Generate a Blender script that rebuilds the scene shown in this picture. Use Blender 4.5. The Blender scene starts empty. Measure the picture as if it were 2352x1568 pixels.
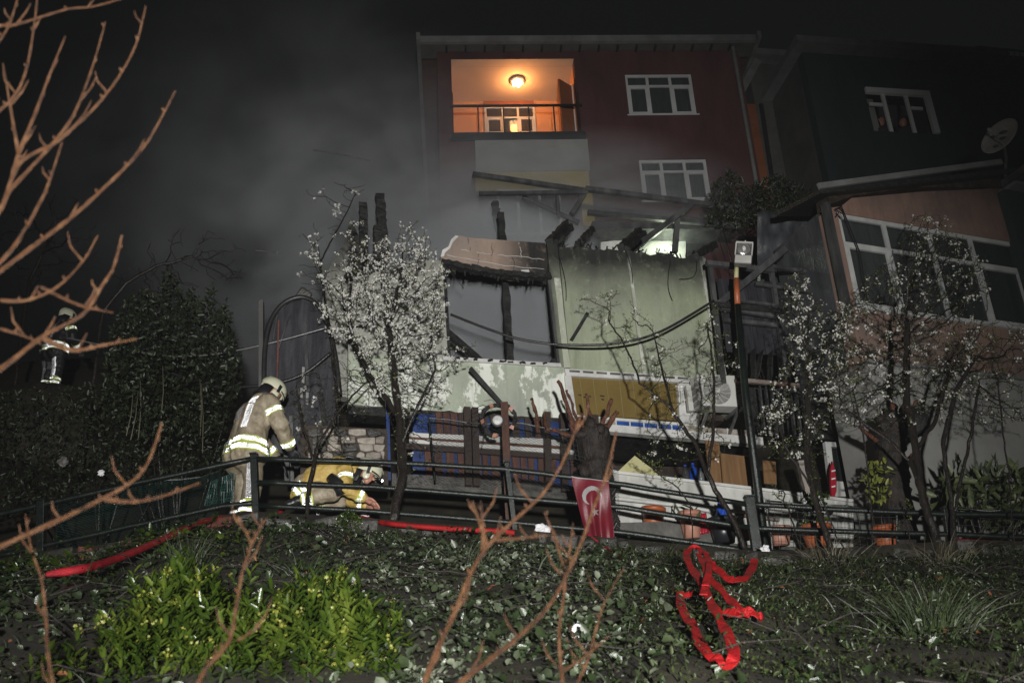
import bpy, math, random
import numpy as np
from mathutils import Vector, Matrix, Euler
from mathutils.bvhtree import BVHTree

random.seed(7)
RNG = np.random.default_rng(11)
SC = bpy.context.scene
COL = SC.collection
rad = math.radians

# ------------------------------------------------------------------ camera
LENS = 35.0
FPX = LENS / 36.0 * 2352.0
CAM_ROT = Matrix.Rotation(math.pi / 2 + rad(24), 3, 'X') @ Matrix.Rotation(rad(-3), 3, 'Z')
cd = bpy.data.cameras.new('camera')
cam = bpy.data.objects.new('camera', cd)
COL.objects.link(cam)
cam.matrix_world = CAM_ROT.to_4x4()
cd.lens = LENS
cd.sensor_width = 36.0
cd.clip_start = 0.05
cd.clip_end = 600
cd.dof.use_dof = True
cd.dof.focus_distance = 13.5
cd.dof.aperture_fstop = 3.2
SC.camera = cam

# ------------------------------------------------------------------ night sky
w = bpy.data.worlds.new('World')
SC.world = w
w.use_nodes = True
bgn = w.node_tree.nodes['Background']
bgn.inputs['Color'].default_value = (0.92, 0.97, 1.0, 1)
bgn.inputs['Strength'].default_value = 0.0036      # low cloud at night over a town

# ------------------------------------------------------------------ the flood lamp of the crew, behind the photographer
ld = bpy.data.lights.new('scene_light', 'SPOT')
ld.energy = 15800
ld.color = (1.0, 0.985, 0.95)
ld.shadow_soft_size = 0.16
ld.spot_size = rad(58)
ld.spot_blend = 1.0
lamp = bpy.data.objects.new('scene_light', ld)
COL.objects.link(lamp)
lamp.location = (0.7, -5.0, -0.2)

# ------------------------------------------------------------------ render settings
SC.view_settings.view_transform = 'Standard'
SC.view_settings.look = 'None'
SC.view_settings.exposure = 0.0
SC.view_settings.gamma = 1.0
SC.render.engine = 'CYCLES'
cy = SC.cycles
cy.use_denoising = True
cy.max_bounces = 7
cy.diffuse_bounces = 2
cy.glossy_bounces = 5
cy.transmission_bounces = 5
cy.transparent_max_bounces = 8
cy.volume_bounces = 0
cy.volume_step_rate = 6.0
cy.volume_max_steps = 32
cy.sample_clamp_indirect = 12
cy.use_light_tree = True
cy.caustics_reflective = True
cy.caustics_refractive = False


# ------------------------------------------------------------------ measuring: a picture point at a given distance
def ray(px, py):
    return CAM_ROT @ Vector(((px - 1176) / FPX, -(py - 784) / FPX, -1.0))


def at(px, py, Y):
    d = ray(px, py)
    return d * (Y / d.y)


def aim(o, tgt):
    o.rotation_euler = (Vector(tgt) - o.location).to_track_quat('-Z', 'Y').to_euler()


aim(lamp, at(1100, 930, 14.0))

# terrain heights ---------------------------------------------------------
_pb = [at(x, y, 12.3) for x, y in ((-500, 1360), (0, 1310), (300, 1268), (500, 1215), (588, 1197), (900, 1216), (1185, 1238), (1740, 1288), (2184, 1262), (2600, 1270))]
PX_ = [p.x for p in _pb]
PZ_ = [p.z for p in _pb]
_fb = [at(x, 1568, 5.0) for x in (-600, 0, 600, 1176, 1800, 2352, 2900)]
FX_ = [p.x for p in _fb]
FZ_ = [p.z for p in _fb]


def path_z(x):
    return np.interp(x, PX_, PZ_)


def gz(x, y):
    x = np.asarray(x, float)
    y = np.asarray(y, float)
    zp = path_z(x)
    zf = np.interp(x, FX_, FZ_)
    t = np.clip((y - 5.0) / 6.75, 0, 1)
    z = zf + (zp - 0.16 - zf) * t
    z = np.where(y < 5.0, np.maximum(zf + (y - 5.0) * 0.45, -1.6), z)
    z = np.where(y > 11.75, zp, z)
    z = np.where(y > 14.3, zp + np.minimum((y - 14.3) * 0.95, 7.5), z)
    return z


def gzf(x, y):
    return float(gz(x, y))


def on_ground(px, py, y0=3.0, y1=60.0, lift=0.0):
    d = ray(px, py)
    d = d / d.y
    ys = np.linspace(y0, y1, 1200)
    dz = d.z * ys - (gz(d.x * ys, ys) + lift)
    k = np.where(dz <= 0)[0]
    if len(k) == 0:
        return at(px, py, y1)
    i = k[0]
    # first time the ray dips below the ground seen from the camera
    for i in k:
        if i > 0 and dz[i - 1] > 0:
            break
    y = ys[i]
    return Vector((d.x * y, y, gzf(d.x * y, y) + lift))


# ------------------------------------------------------------------ materials
def newmat(name):
    m = bpy.data.materials.new(name)
    m.use_nodes = True
    nt = m.node_tree
    return m, nt, nt.nodes['Principled BSDF']


def ramp(nt, fac, stops):
    r = nt.nodes.new('ShaderNodeValToRGB')
    el = r.color_ramp.elements
    el[0].position, el[0].color = stops[0][0], (*stops[0][1], 1)
    el[1].position, el[1].color = stops[-1][0], (*stops[-1][1], 1)
    for p, c in stops[1:-1]:
        e = el.new(p)
        e.color = (*c, 1)
    nt.links.new(fac, r.inputs[0])
    return r.outputs[0]


def noise(nt, vec, scale, detail=4, rough=0.6, dist=0.0, stretch=None):
    if stretch:
        mp = nt.nodes.new('ShaderNodeMapping')
        mp.inputs['Scale'].default_value = stretch
        nt.links.new(vec, mp.inputs[0])
        vec = mp.outputs[0]
    n = nt.nodes.new('ShaderNodeTexNoise')
    n.inputs['Scale'].default_value = scale
    n.inputs['Detail'].default_value = detail
    n.inputs['Roughness'].default_value = rough
    n.inputs['Distortion'].default_value = dist
    nt.links.new(vec, n.inputs['Vector'])
    return n.outputs['Fac']


def math_node(nt, op, a, b=None, clamp=False):
    n = nt.nodes.new('ShaderNodeMath')
    n.operation = op
    n.use_clamp = clamp
    for i, v in enumerate((a, b)):
        if v is None:
            continue
        if isinstance(v, (int, float)):
            n.inputs[i].default_value = v
        else:
            nt.links.new(v, n.inputs[i])
    return n.outputs[0]


def mix(nt, fac, a, b):
    n = nt.nodes.new('ShaderNodeMix')
    n.data_type = 'RGBA'
    if isinstance(fac, (int, float)):
        n.inputs[0].default_value = fac
    else:
        nt.links.new(fac, n.inputs[0])
    for i, v in ((6, a), (7, b)):
        if isinstance(v, tuple):
            n.inputs[i].default_value = (*v, 1)
        else:
            nt.links.new(v, n.inputs[i])
    return n.outputs[2]


def coords(nt, kind='Object'):
    t = nt.nodes.new('ShaderNodeTexCoord')
    return t.outputs[kind]


MATS = {}


def pm(name, stops, scale=3.0, rough=0.7, bump=0.0, bscale=None, metal=0.0, stretch=None, spec=0.5, detail=5, rvar=0.0,
       coat=0.0, trans=None, space='Object', per_object=0.0):
    """stops: list of colours spread over a noise, or [(pos, colour)...]."""
    m, nt, b = newmat(name)
    vec = coords(nt, space)
    if not isinstance(stops[0][1], (tuple, list)):
        if len(stops) == 1:
            stops = [stops[0], stops[0]]
        n_ = len(stops)
        stops = [(0.3 + 0.4 * i / (n_ - 1), c) for i, c in enumerate(stops)]
    f = noise(nt, vec, scale, detail, 0.62, 0.2, stretch)
    colr = ramp(nt, f, stops)
    if per_object:
        oi = nt.nodes.new('ShaderNodeObjectInfo')
        hs = nt.nodes.new('ShaderNodeHueSaturation')
        nt.links.new(colr, hs.inputs['Color'])
        v = math_node(nt, 'MULTIPLY_ADD', oi.outputs['Random'], per_object)
        v.node.inputs[2].default_value = 1 - per_object / 2
        nt.links.new(v, hs.inputs['Value'])
        colr = hs.outputs[0]
    nt.links.new(colr, b.inputs['Base Color'])
    b.inputs['Metallic'].default_value = metal
    b.inputs['Specular IOR Level'].default_value = spec
    b.inputs['Coat Weight'].default_value = coat
    if rvar:
        f2 = noise(nt, vec, scale * 1.7, 3)
        rr = math_node(nt, 'MULTIPLY_ADD', f2, rvar)
        rr.node.inputs[2].default_value = rough - rvar / 2
        nt.links.new(rr, b.inputs['Roughness'])
    else:
        b.inputs['Roughness'].default_value = rough
    if bump:
        bn = nt.nodes.new('ShaderNodeBump')
        bn.inputs['Strength'].default_value = bump
        bn.inputs['Distance'].default_value = 0.03
        nt.links.new(noise(nt, vec, bscale or scale * 4, 6, 0.65, 0.1, stretch), bn.inputs['Height'])
        nt.links.new(bn.outputs[0], b.inputs['Normal'])
    if trans:
        b.inputs['Subsurface Weight'].default_value = trans
        b.inputs['Subsurface Radius'].default_value = (0.02, 0.02, 0.01)
    MATS[name] = m
    return m


def emis(name, colr, strength):
    m, nt, b = newmat(name)
    b.inputs['Base Color'].default_value = (*colr, 1)
    b.inputs['Emission Color'].default_value = (*colr, 1)
    b.inputs['Emission Strength'].default_value = strength
    MATS[name] = m
    return m


# ------------------------------------------------------------------ mesh helpers
class MB:
    def __init__(self):
        self.v, self.f = [], []

    def add(self, vs, fs):
        o = len(self.v)
        self.v += [tuple(p) for p in vs]
        self.f += [tuple(i + o for i in f) for f in fs]
        return self

    def box(self, c, s, R=None):
        c = Vector(c)
        h = Vector(s) / 2
        vs = []
        for z in (-1, 1):
            for y in (-1, 1):
                for x in (-1, 1):
                    p = Vector((x * h.x, y * h.y, z * h.z))
                    vs.append(c + (R @ p if R else p))
        return self.add(vs, [(0, 2, 3, 1), (4, 5, 7, 6), (0, 1, 5, 4), (2, 6, 7, 3), (0, 4, 6, 2), (1, 3, 7, 5)])

    def prism(self, poly, y0, y1):
        """poly: (x, z) counter-clockwise as seen from -y; front at y0, back at y1."""
        n = len(poly)
        vs = [(x, y0, z) for x, z in poly] + [(x, y1, z) for x, z in poly]
        fs = [tuple(range(n)), tuple(range(2 * n - 1, n - 1, -1))]
        fs += [(i, i + n, (i + 1) % n + n, (i + 1) % n) for i in range(n)]
        return self.add(vs, fs)

    def bar(self, p0, p1, w_, h_, up=(0, 0, 1), jit=0.0, seg=1):
        p0, p1 = Vector(p0), Vector(p1)
        d = (p1 - p0).normalized()
        s = d.cross(Vector(up))
        if s.length < 1e-4:
            s = d.cross(Vector((1, 0, 0)))
        s.normalize()
        u = s.cross(d).normalized()
        vs, fs = [], []
        for k in range(seg + 1):
            c = p0.lerp(p1, k / seg)
            for a, b in ((-1, -1), (1, -1), (1, 1), (-1, 1)):
                q = c + s * (a * w_ / 2) + u * (b * h_ / 2)
                if jit:
                    q = q + Vector((random.uniform(-jit, jit), random.uniform(-jit, jit), random.uniform(-jit, jit)))
                vs.append(q)
        for k in range(seg):
            o = 4 * k
            for i in range(4):
                j = (i + 1) % 4
                fs.append((o + i, o + j, o + 4 + j, o + 4 + i))
        fs += [(3, 2, 1, 0), (4 * seg, 4 * seg + 1, 4 * seg + 2, 4 * seg + 3)]
        return self.add(vs, fs)

    def tube(self, pts, r, n=6, cap=True):
        pts = [Vector(p) for p in pts]
        m = len(pts)
        rs = r if isinstance(r, (list, tuple)) else [r] * m
        ref = None
        vs, fs = [], []
        for i, p in enumerate(pts):
            d = (pts[min(i + 1, m - 1)] - pts[max(i - 1, 0)])
            d = d.normalized() if d.length > 1e-9 else Vector((0, 0, 1))
            if ref is None:
                ref = d.orthogonal().normalized()
            ref = (ref - d * ref.dot(d))
            ref = ref.normalized() if ref.length > 1e-6 else d.orthogonal().normalized()
            b = d.cross(ref)
            for k in range(n):
                a = 2 * math.pi * k / n
                vs.append(p + (ref * math.cos(a) + b * math.sin(a)) * rs[i])
        for i in range(m - 1):
            for k in range(n):
                k2 = (k + 1) % n
                fs.append((i * n + k, i * n + k2, (i + 1) * n + k2, (i + 1) * n + k))
        if cap:
            fs += [tuple(range(n - 1, -1, -1)), tuple((m - 1) * n + k for k in range(n))]
        return self.add(vs, fs)

    def lathe(self, prof, n=16, c=(0, 0, 0), R=None):
        c = Vector(c)
        vs, fs = [], []
        m = len(prof)
        for r, z in prof:
            for k in range(n):
                a = 2 * math.pi * k / n
                p = Vector((r * math.cos(a), r * math.sin(a), z))
                vs.append(c + (R @ p if R else p))
        for i in range(m - 1):
            for k in range(n):
                k2 = (k + 1) % n
                fs.append((i * n + k, i * n + k2, (i + 1) * n + k2, (i + 1) * n + k))
        fs += [tuple(range(n - 1, -1, -1)), tuple((m - 1) * n + k for k in range(n))]
        return self.add(vs, fs)

    def ball(self, c, r, n=10, m=7):
        rx, ry, rz = r if isinstance(r, (tuple, list)) else (r, r, r)
        c = Vector(c)
        vs, fs = [], []
        for i in range(m + 1):
            t = math.pi * i / m
            for k in range(n):
                a = 2 * math.pi * k / n
                vs.append(c + Vector((rx * math.sin(t) * math.cos(a), ry * math.sin(t) * math.sin(a), -rz * math.cos(t))))
        for i in range(m):
            for k in range(n):
                k2 = (k + 1) % n
                fs.append((i * n + k, i * n + k2, (i + 1) * n + k2, (i + 1) * n + k))
        return self.add(vs, fs)

    def ribbon(self, pts, wv, th=0.006):
        """flat strap: centre points and half-width vectors."""
        vs, fs = [], []
        m = len(pts)
        for i, (p, h) in enumerate(zip(pts, wv)):
            p, h = Vector(p), Vector(h)
            d = (Vector(pts[min(i + 1, m - 1)]) - Vector(pts[max(i - 1, 0)])).normalized()
            n = d.cross(h)
            n = n.normalized() * th / 2 if n.length > 1e-9 else Vector((0, 0, th / 2))
            vs += [p - h - n, p + h - n, p + h + n, p - h + n]
        for i in range(m - 1):
            o = 4 * i
            for a in range(4):
                b = (a + 1) % 4
                fs.append((o + a, o + b, o + 4 + b, o + 4 + a))
        fs += [(3, 2, 1, 0), (4 * m - 4, 4 * m - 3, 4 * m - 2, 4 * m - 1)]
        return self.add(vs, fs)

    def build(self, name, mat, parent=None, smooth=False, bevel=0.0):
        me = bpy.data.meshes.new(name)
        me.from_pydata(self.v, [], self.f)
        me.validate()
        o = bpy.data.objects.new(name, me)
        COL.objects.link(o)
        me.materials.append(MATS[mat] if isinstance(mat, str) else mat)
        if smooth:
            me.polygons.foreach_set('use_smooth', [True] * len(me.polygons))
        if bevel:
            bv = o.modifiers.new('bevel', 'BEVEL')
            bv.width = bevel
            bv.segments = 2
            bv.limit_method = 'ANGLE'
        if parent is not None:
            o.parent = parent
        return o


def tag(o, label=None, cat=None, group=None, kind=None):
    if label:
        o['label'] = label
    if cat:
        o['category'] = cat
    if group:
        o['group'] = group
    if kind:
        o['kind'] = kind
    return o


def thing(name, label, cat, loc=(0, 0, 0), rz=0.0, group=None):
    o = bpy.data.objects.new(name, None)
    o.empty_display_size = 0.2
    COL.objects.link(o)
    o.location = loc
    o.rotation_euler = (0, 0, rz)
    return tag(o, label, cat, group)


def one(name, mb, mat, label, cat, group=None, smooth=False, bevel=0.0, kind=None):
    return tag(mb.build(name, mat, None, smooth, bevel), label, cat, group, kind)


def array_mesh(name, V, F, mats, midx=None, parent=None, smooth=False):
    """V (n,3), F (m,k) with one k: a fast mesh."""
    me = bpy.data.meshes.new(name)
    V = np.ascontiguousarray(V, dtype=np.float32)
    F = np.ascontiguousarray(F, dtype=np.int32)
    m, k = F.shape
    me.vertices.add(len(V))
    me.vertices.foreach_set('co', V.ravel())
    me.loops.add(m * k)
    me.loops.foreach_set('vertex_index', F.ravel())
    me.polygons.add(m)
    me.polygons.foreach_set('loop_start', np.arange(0, m * k, k, dtype=np.int32))
    if midx is not None:
        me.polygons.foreach_set('material_index', np.ascontiguousarray(midx, dtype=np.int32))
    if smooth:
        me.polygons.foreach_set('use_smooth', np.ones(m, dtype=bool))
    me.update(calc_edges=True)
    for a in mats:
        me.materials.append(MATS[a])
    o = bpy.data.objects.new(name, me)
    COL.objects.link(o)
    if parent is not None:
        o.parent = parent
    return o


def unit(a):
    return a / np.maximum(np.linalg.norm(a, axis=-1, keepdims=True), 1e-9)


def leaf_mesh(P, D, N, L, W, fold=0.25, droop=0.15):
    """leaves as folded six-vertex blades: base P, direction D, normal N, length L, width W."""
    n = len(P)
    D = unit(D)
    S = unit(np.cross(D, N))
    N = np.cross(S, D)
    L = np.broadcast_to(np.asarray(L, float).reshape(-1, 1), (n, 1))
    W = np.broadcast_to(np.asarray(W, float).reshape(-1, 1), (n, 1))
    tip = P + D * L - N * L * droop
    lo = P + D * L * 0.27 - N * L * droop * 0.24
    hi = P + D * L * 0.7 - N * L * droop * 0.64
    e = N * W * fold
    V = np.stack([P, lo + S * W * 0.46 + e, hi + S * W * 0.4 + e, tip, hi - S * W * 0.4 + e, lo - S * W * 0.46 + e], 1).reshape(-1, 3)
    b = np.arange(n)[:, None] * 6
    # two quads per leaf, folded along the midrib
    F = np.concatenate([b + np.array([[0, 1, 2, 3]]), b + np.array([[0, 3, 4, 5]])], 0)
    return V, F


def blade_mesh(P, D, side, L, W, bend):
    """grass blades: three narrow quads that bend over."""
    n = len(P)
    D = unit(D)
    S = unit(np.cross(D, side)) * np.reshape(W, (-1, 1))
    L = np.reshape(L, (-1, 1))
    out = unit(D * np.array([1, 1, 0]) + 1e-4)
    st = []
    for t, w_ in ((0, 1.0), (0.35, 0.9), (0.7, 0.6), (1.0, 0.06)):
        c = P + D * L * t + (out * 0.6 - np.array([0, 0, 0.5])) * L * bend * t * t
        st += [c - S * w_ / 2, c + S * w_ / 2]
    V = np.stack(st, 1).reshape(-1, 3)
    b = np.arange(n)[:, None] * 8
    F = np.concatenate([b + np.array([[2 * k, 2 * k + 1, 2 * k + 3, 2 * k + 2]]) for k in range(3)], 0)
    return V, F


def rand_dir(n, zmin=-1.0, zmax=1.0):
    z = RNG.uniform(zmin, zmax, n)
    a = RNG.uniform(0, 2 * np.pi, n)
    r = np.sqrt(np.maximum(0, 1 - z * z))
    return np.stack([r * np.cos(a), r * np.sin(a), z], 1)


# a wall plane: local x along the wall, local y into it, local z up
class Fac:
    def __init__(self, px, py, Y, yaw):
        self.o = at(px, py, Y)
        self.yaw = rad(yaw)
        self.u = Vector((math.cos(self.yaw), math.sin(self.yaw), 0))
        self.n = Vector((math.sin(self.yaw), -math.cos(self.yaw), 0))

    def uv(self, px, py, d=0.0):
        r = ray(px, py)
        t = (self.o + self.n * d).dot(self.n) / r.dot(self.n)
        q = r * t - self.o
        return (q.dot(self.u), q.z)

    def loc(self, px, py, d=0.0):
        a, b = self.uv(px, py, d)
        return Vector((a, -d, b))

    def world(self, px, py, d=0.0):
        a, b = self.uv(px, py, d)
        return self.o + self.u * a + Vector((0, 0, b)) + self.n * d

    def poly(self, pts, d=0.0):
        """picture corners to wall coordinates, ordered for MB.prism."""
        q = [self.uv(x, y, d) for x, y in pts]
        a = sum(q[i][0] * q[(i + 1) % len(q)][1] - q[(i + 1) % len(q)][0] * q[i][1] for i in range(len(q)))
        return q if a > 0 else q[::-1]

    def rect(self, x0, y0, x1, y1, d=0.0):
        a, b = self.uv(x0, y0, d), self.uv(x1, y1, d)
        return min(a[0], b[0]), max(a[0], b[0]), min(a[1], b[1]), max(a[1], b[1])

    def root(self, name, label, cat, group=None):
        return thing(name, label, cat, self.o, self.yaw, group)


def slab(name, mat, par, u0, u1, v0, v1, d0, d1, bevel=0.0):
    """box on a wall: d is the distance out of the wall (towards the viewer)."""
    return MB().box(((u0 + u1) / 2, -(d0 + d1) / 2, (v0 + v1) / 2), (u1 - u0, abs(d1 - d0), v1 - v0)).build(name, mat, par, bevel=bevel)


def holed(name, mat, par, u0, u1, v0, v1, holes, d0, d1):
    """a wall slab with rectangular openings, built of cells that butt."""
    us = sorted({u0, u1, *[h[0] for h in holes], *[h[1] for h in holes]})
    vs = sorted({v0, v1, *[h[2] for h in holes], *[h[3] for h in holes]})
    us = [a for a in us if u0 <= a <= u1]
    vs = [a for a in vs if v0 <= a <= v1]
    idx, V, F = {}, [], []

    def vid(i, j, k):
        key = (i, j, k)
        if key not in idx:
            idx[key] = len(V)
            V.append((us[i], -(d1 if k == 0 else d0), vs[j]))
        return idx[key]
    nu, nv = len(us) - 1, len(vs) - 1
    solid = [[not any(h[0] - 1e-6 <= (us[i] + us[i + 1]) / 2 <= h[1] + 1e-6 and h[2] - 1e-6 <= (vs[j] + vs[j + 1]) / 2 <= h[3] + 1e-6 for h in holes)
              for j in range(nv)] for i in range(nu)]
    for i in range(nu):
        for j in range(nv):
            if not solid[i][j]:
                continue
            F.append((vid(i, j, 0), vid(i + 1, j, 0), vid(i + 1, j + 1, 0), vid(i, j + 1, 0)))
            F.append((vid(i, j, 1), vid(i, j + 1, 1), vid(i + 1, j + 1, 1), vid(i + 1, j, 1)))
            for (a, b, ii, jj) in (((i, j), (i, j + 1), i - 1, j), ((i + 1, j + 1), (i + 1, j), i + 1, j), ((i + 1, j), (i, j), i, j - 1), ((i, j + 1), (i + 1, j + 1), i, j + 1)):
                if 0 <= ii < nu and 0 <= jj < nv and solid[ii][jj]:
                    continue
                F.append((vid(*a, 0), vid(*b, 0), vid(*b, 1), vid(*a, 1)))
    m = MB()
    m.add(V, F)
    return m.build(name, mat, par)


def window(par, u0, u1, v0, v1, cols, transom=None, d=0.0, fr=0.07, frame='pvc', glass='glass_dark', sill=True, curtain=None, curtain_cols=()):
    """three-light window: frame > mullions as sub-parts, panes as sub-parts."""
    t = 0.06
    m = MB()
    for a, b, c, e in ((u0, u1, v1 - fr, v1), (u0, u1, v0, v0 + fr), (u0, u0 + fr, v0 + fr, v1 - fr), (u1 - fr, u1, v0 + fr, v1 - fr)):
        m.box(((a + b) / 2, -d, (c + e) / 2), (b - a, t, e - c))
    win = m.build('window', frame, par)
    xs = [u0 + fr] + [u0 + (u1 - u0) * c for c in cols] + [u1 - fr]
    for c in cols:
        x = u0 + (u1 - u0) * c
        MB().box((x, -d - 0.004, (v0 + v1) / 2), (fr, t, v1 - v0 - 2 * fr)).build('mullion', frame, win)
    if transom:
        zt = v0 + (v1 - v0) * transom
        for i in range(len(xs) - 1):
            a = xs[i] + (fr / 2 if i else 0)
            b = xs[i + 1] - (fr / 2 if i < len(xs) - 2 else 0)
            MB().box(((a + b) / 2, -d - 0.004, zt), (b - a, t, fr * 0.8)).build('transom', frame, win)
    for i in range(len(xs) - 1):
        a = xs[i] + (fr / 2 if i else 0)
        b = xs[i + 1] - (fr / 2 if i < len(xs) - 2 else 0)
        if transom:
            zt = v0 + (v1 - v0) * transom
            spans = ((v0 + fr, zt - fr * 0.4), (zt + fr * 0.4, v1 - fr))
        else:
            spans = ((v0 + fr, v1 - fr),)
        for k, (c, e) in enumerate(spans):
            MB().box(((a + b) / 2, -d + 0.012, (c + e) / 2), (b - a, 0.012, e - c)).build('pane', glass, win)
            if k == 0 and transom and (i in (0, len(xs) - 2)):
                s = MB()
                q = 0.045
                for a1, b1, c1, e1 in ((a, b, e - q, e), (a, b, c, c + q), (a, a + q, c + q, e - q), (b - q, b, c + q, e - q)):
                    s.box(((a1 + b1) / 2, -d - 0.012, (c1 + e1) / 2), (b1 - a1, 0.05, e1 - c1))
                s.build('sash', frame, win)
    if curtain:
        for i in curtain_cols:
            a, b = xs[i], xs[i + 1]
            n = 22
            vs, fs = [], []
            for k in range(n + 1):
                x = a + (b - a) * k / n
                y = -d + 0.14 + 0.02 * math.sin(k * 1.9) + random.uniform(-.006, .006)
                vs += [(x, y, v0 + 0.02), (x, y, v1 - 0.02)]
            for k in range(n):
                fs.append((2 * k, 2 * k + 2, 2 * k + 3, 2 * k + 1))
            MB().add(vs, fs).build('curtain', curtain, win, smooth=True)
    if sill:
        MB().box(((u0 + u1) / 2, -d - 0.03, v0 - 0.02), (u1 - u0 + 0.1, 0.16, 0.038)).build('sill', frame, win)
    return win

# ------------------------------------------------------------------ palette
pm('earth', [(0.010, 0.009, 0.007), (0.022, 0.018, 0.012), (0.035, 0.032, 0.018)], 2.2, 0.75, 0.6, 9, rvar=0.3)
pm('concrete', [(0.035, 0.035, 0.032), (0.08, 0.077, 0.07), (0.14, 0.135, 0.122)], 2.5, 0.55, 0.35, 14, rvar=0.3)
pm('wet_stone', [(0.014, 0.014, 0.013), (0.04, 0.038, 0.033), (0.085, 0.08, 0.07)], 5, 0.45, 0.7, 18, rvar=0.3, per_object=0.7)
pm('brick_red', [(0.07, 0.02, 0.014), (0.14, 0.04, 0.025)], 9, 0.6, 0.5, 30, per_object=0.6)
pm('limewashed', [(0.13, 0.11, 0.095), (0.27, 0.235, 0.2), (0.37, 0.34, 0.3)], 7, 0.6, 0.5, 25, per_object=0.5)
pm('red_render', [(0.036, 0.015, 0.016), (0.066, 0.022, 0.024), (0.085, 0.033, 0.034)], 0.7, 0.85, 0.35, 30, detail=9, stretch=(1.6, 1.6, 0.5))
pm('orange_render', [(0.5, 0.24, 0.11), (0.58, 0.29, 0.13)], 1.3, 0.85, 0.1, 40)
pm('cream_render', [(0.5, 0.38, 0.27), (0.58, 0.45, 0.33)], 1.3, 0.85, 0.1, 40)
pm('white_render', [(0.19, 0.19, 0.18), (0.28, 0.28, 0.265)], 1.2, 0.8, 0.15, 30)
pm('yellow_render', [(0.3, 0.22, 0.04), (0.4, 0.3, 0.07)], 1.2, 0.8, 0.1, 30)
pm('grey_render', [(0.05, 0.049, 0.047), (0.1, 0.097, 0.093)], 1.4, 0.85, 0.15, 30)
pm('teal_render', [(0.008, 0.015, 0.017), (0.018, 0.029, 0.031), (0.026, 0.038, 0.04)], 0.7, 0.85, 0.3, 24, detail=9, stretch=(1.5, 1.5, .5))
pm('rust_render', [(0.16, 0.05, 0.02), (0.24, 0.08, 0.03)], 1.4, 0.85, 0.1, 30)
pm('fascia', [(0.11, 0.11, 0.11), (0.19, 0.19, 0.19)], 2.5, 0.6, 0.1, 20)
pm('roof_tile', [(0.05, 0.03, 0.025), (0.1, 0.05, 0.04)], 3, 0.8, 0.3)
pm('pvc', [(0.36, 0.37, 0.37), (0.5, 0.51, 0.51)], 1.5, 0.4, 0.0, rvar=0.1)
pm('pvc_brightened', [(0.7, 0.71, 0.71), (0.8, 0.8, 0.8)], 1.5, 0.4)  # teal window's copy of pvc, colour raised to offset weak lamp light
pm('pvc_dirty', [(0.34, 0.35, 0.34), (0.55, 0.56, 0.55)], 2.5, 0.5, 0.05, rvar=0.2)
pm('curtain_cloth', [(0.16, 0.18, 0.17), (0.26, 0.28, 0.27)], 2, 0.9, 0, stretch=(8, 1, 0.5))
pm('black_metal', [(0.012, 0.012, 0.013), (0.025, 0.025, 0.025)], 6, 0.4, 0.1, 60)
pm('steel', [(0.12, 0.12, 0.12), (0.25, 0.25, 0.25)], 8, 0.35, 0.1, 50, metal=0.6, rvar=0.2)
pm('fence_paint', [(0.003, 0.005, 0.0045), (0.006, 0.010, 0.008), (0.012, 0.017, 0.014)], 7, 0.33, 0.25, 60, rvar=0.25)
pm('rust_pipe', [(0.10, 0.04, 0.02), (0.26, 0.24, 0.22)], 6, 0.6, 0.3, 30)
pm('char', [(0.004, 0.004, 0.004), (0.010, 0.010, 0.010), (0.028, 0.027, 0.026)], 9, 0.6, 1.0, 26, rvar=0.35, stretch=(1, 1, 1))
pm('char_wood', [(0.008, 0.007, 0.006), (0.03, 0.02, 0.014), (0.06, 0.035, 0.022)], 6, 0.65, 0.8, 20, rvar=0.2)
pm('soot_metal', [(0.018, 0.018, 0.019), (0.05, 0.05, 0.052), (0.1, 0.1, 0.1)], 3.5, 0.5, 0.4, 15, rvar=0.3, stretch=(1, 1, 0.3))
pm('soot_cloth', [(0.008, 0.008, 0.011), (0.022, 0.022, 0.028), (0.05, 0.05, 0.056)], 2.6, 0.55, 0.5, 9, rvar=0.3, stretch=(3, 3, 0.4))
pm('brown_slat', [(0.03, 0.011, 0.006), (0.065, 0.022, 0.011), (0.1, 0.04, 0.022)], 5, 0.5, 0.35, 22, stretch=(6, 6, 1), rvar=0.2, per_object=0.5)
pm('dark_post', [(0.018, 0.011, 0.008), (0.04, 0.022, 0.015)], 6, 0.55, 0.4, 22, stretch=(6, 6, 1))
pm('blue_paint', [(0.007, 0.018, 0.075), (0.016, 0.045, 0.17)], 4, 0.4, 0.15, 20, rvar=0.2)
pm('blue_tile', [(0.015, 0.05, 0.2), (0.03, 0.08, 0.3)], 5, 0.25, 0.1, 20)
pm('white_paint', [(0.33, 0.33, 0.31), (0.5, 0.5, 0.48), (0.62, 0.62, 0.6)], 2.2, 0.55, 0.2, 18, rvar=0.2)
pm('ply', [(0.11, 0.055, 0.022), (0.2, 0.11, 0.045)], 2.2, 0.6, 0.1, 20, stretch=(8, 8, 0.7))
pm('yellow_board', [(0.38, 0.36, 0.17), (0.46, 0.44, 0.24)], 2.2, 0.6, 0.05, 20)
pm('terracotta', [(0.26, 0.065, 0.022), (0.38, 0.105, 0.038)], 4, 0.42, 0.15, 30, rvar=0.2)
pm('pale_pot', [(0.3, 0.13, 0.09), (0.42, 0.22, 0.16)], 4, 0.5, 0.15, 30)
pm('dark_plastic', [(0.01, 0.011, 0.013), (0.018, 0.019, 0.022)], 4, 0.35)
pm('blue_plastic', [(0.01, 0.05, 0.3), (0.015, 0.07, 0.38)], 3, 0.3)
pm('red_plastic', [(0.25, 0.01, 0.02), (0.33, 0.016, 0.03)], 3, 0.3)
pm('hose_red', [(0.14, 0.005, 0.01), (0.27, 0.007, 0.015), (0.36, 0.012, 0.02)], 7, 0.5, 0.5, 90, spec=0.35, detail=9)
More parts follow.
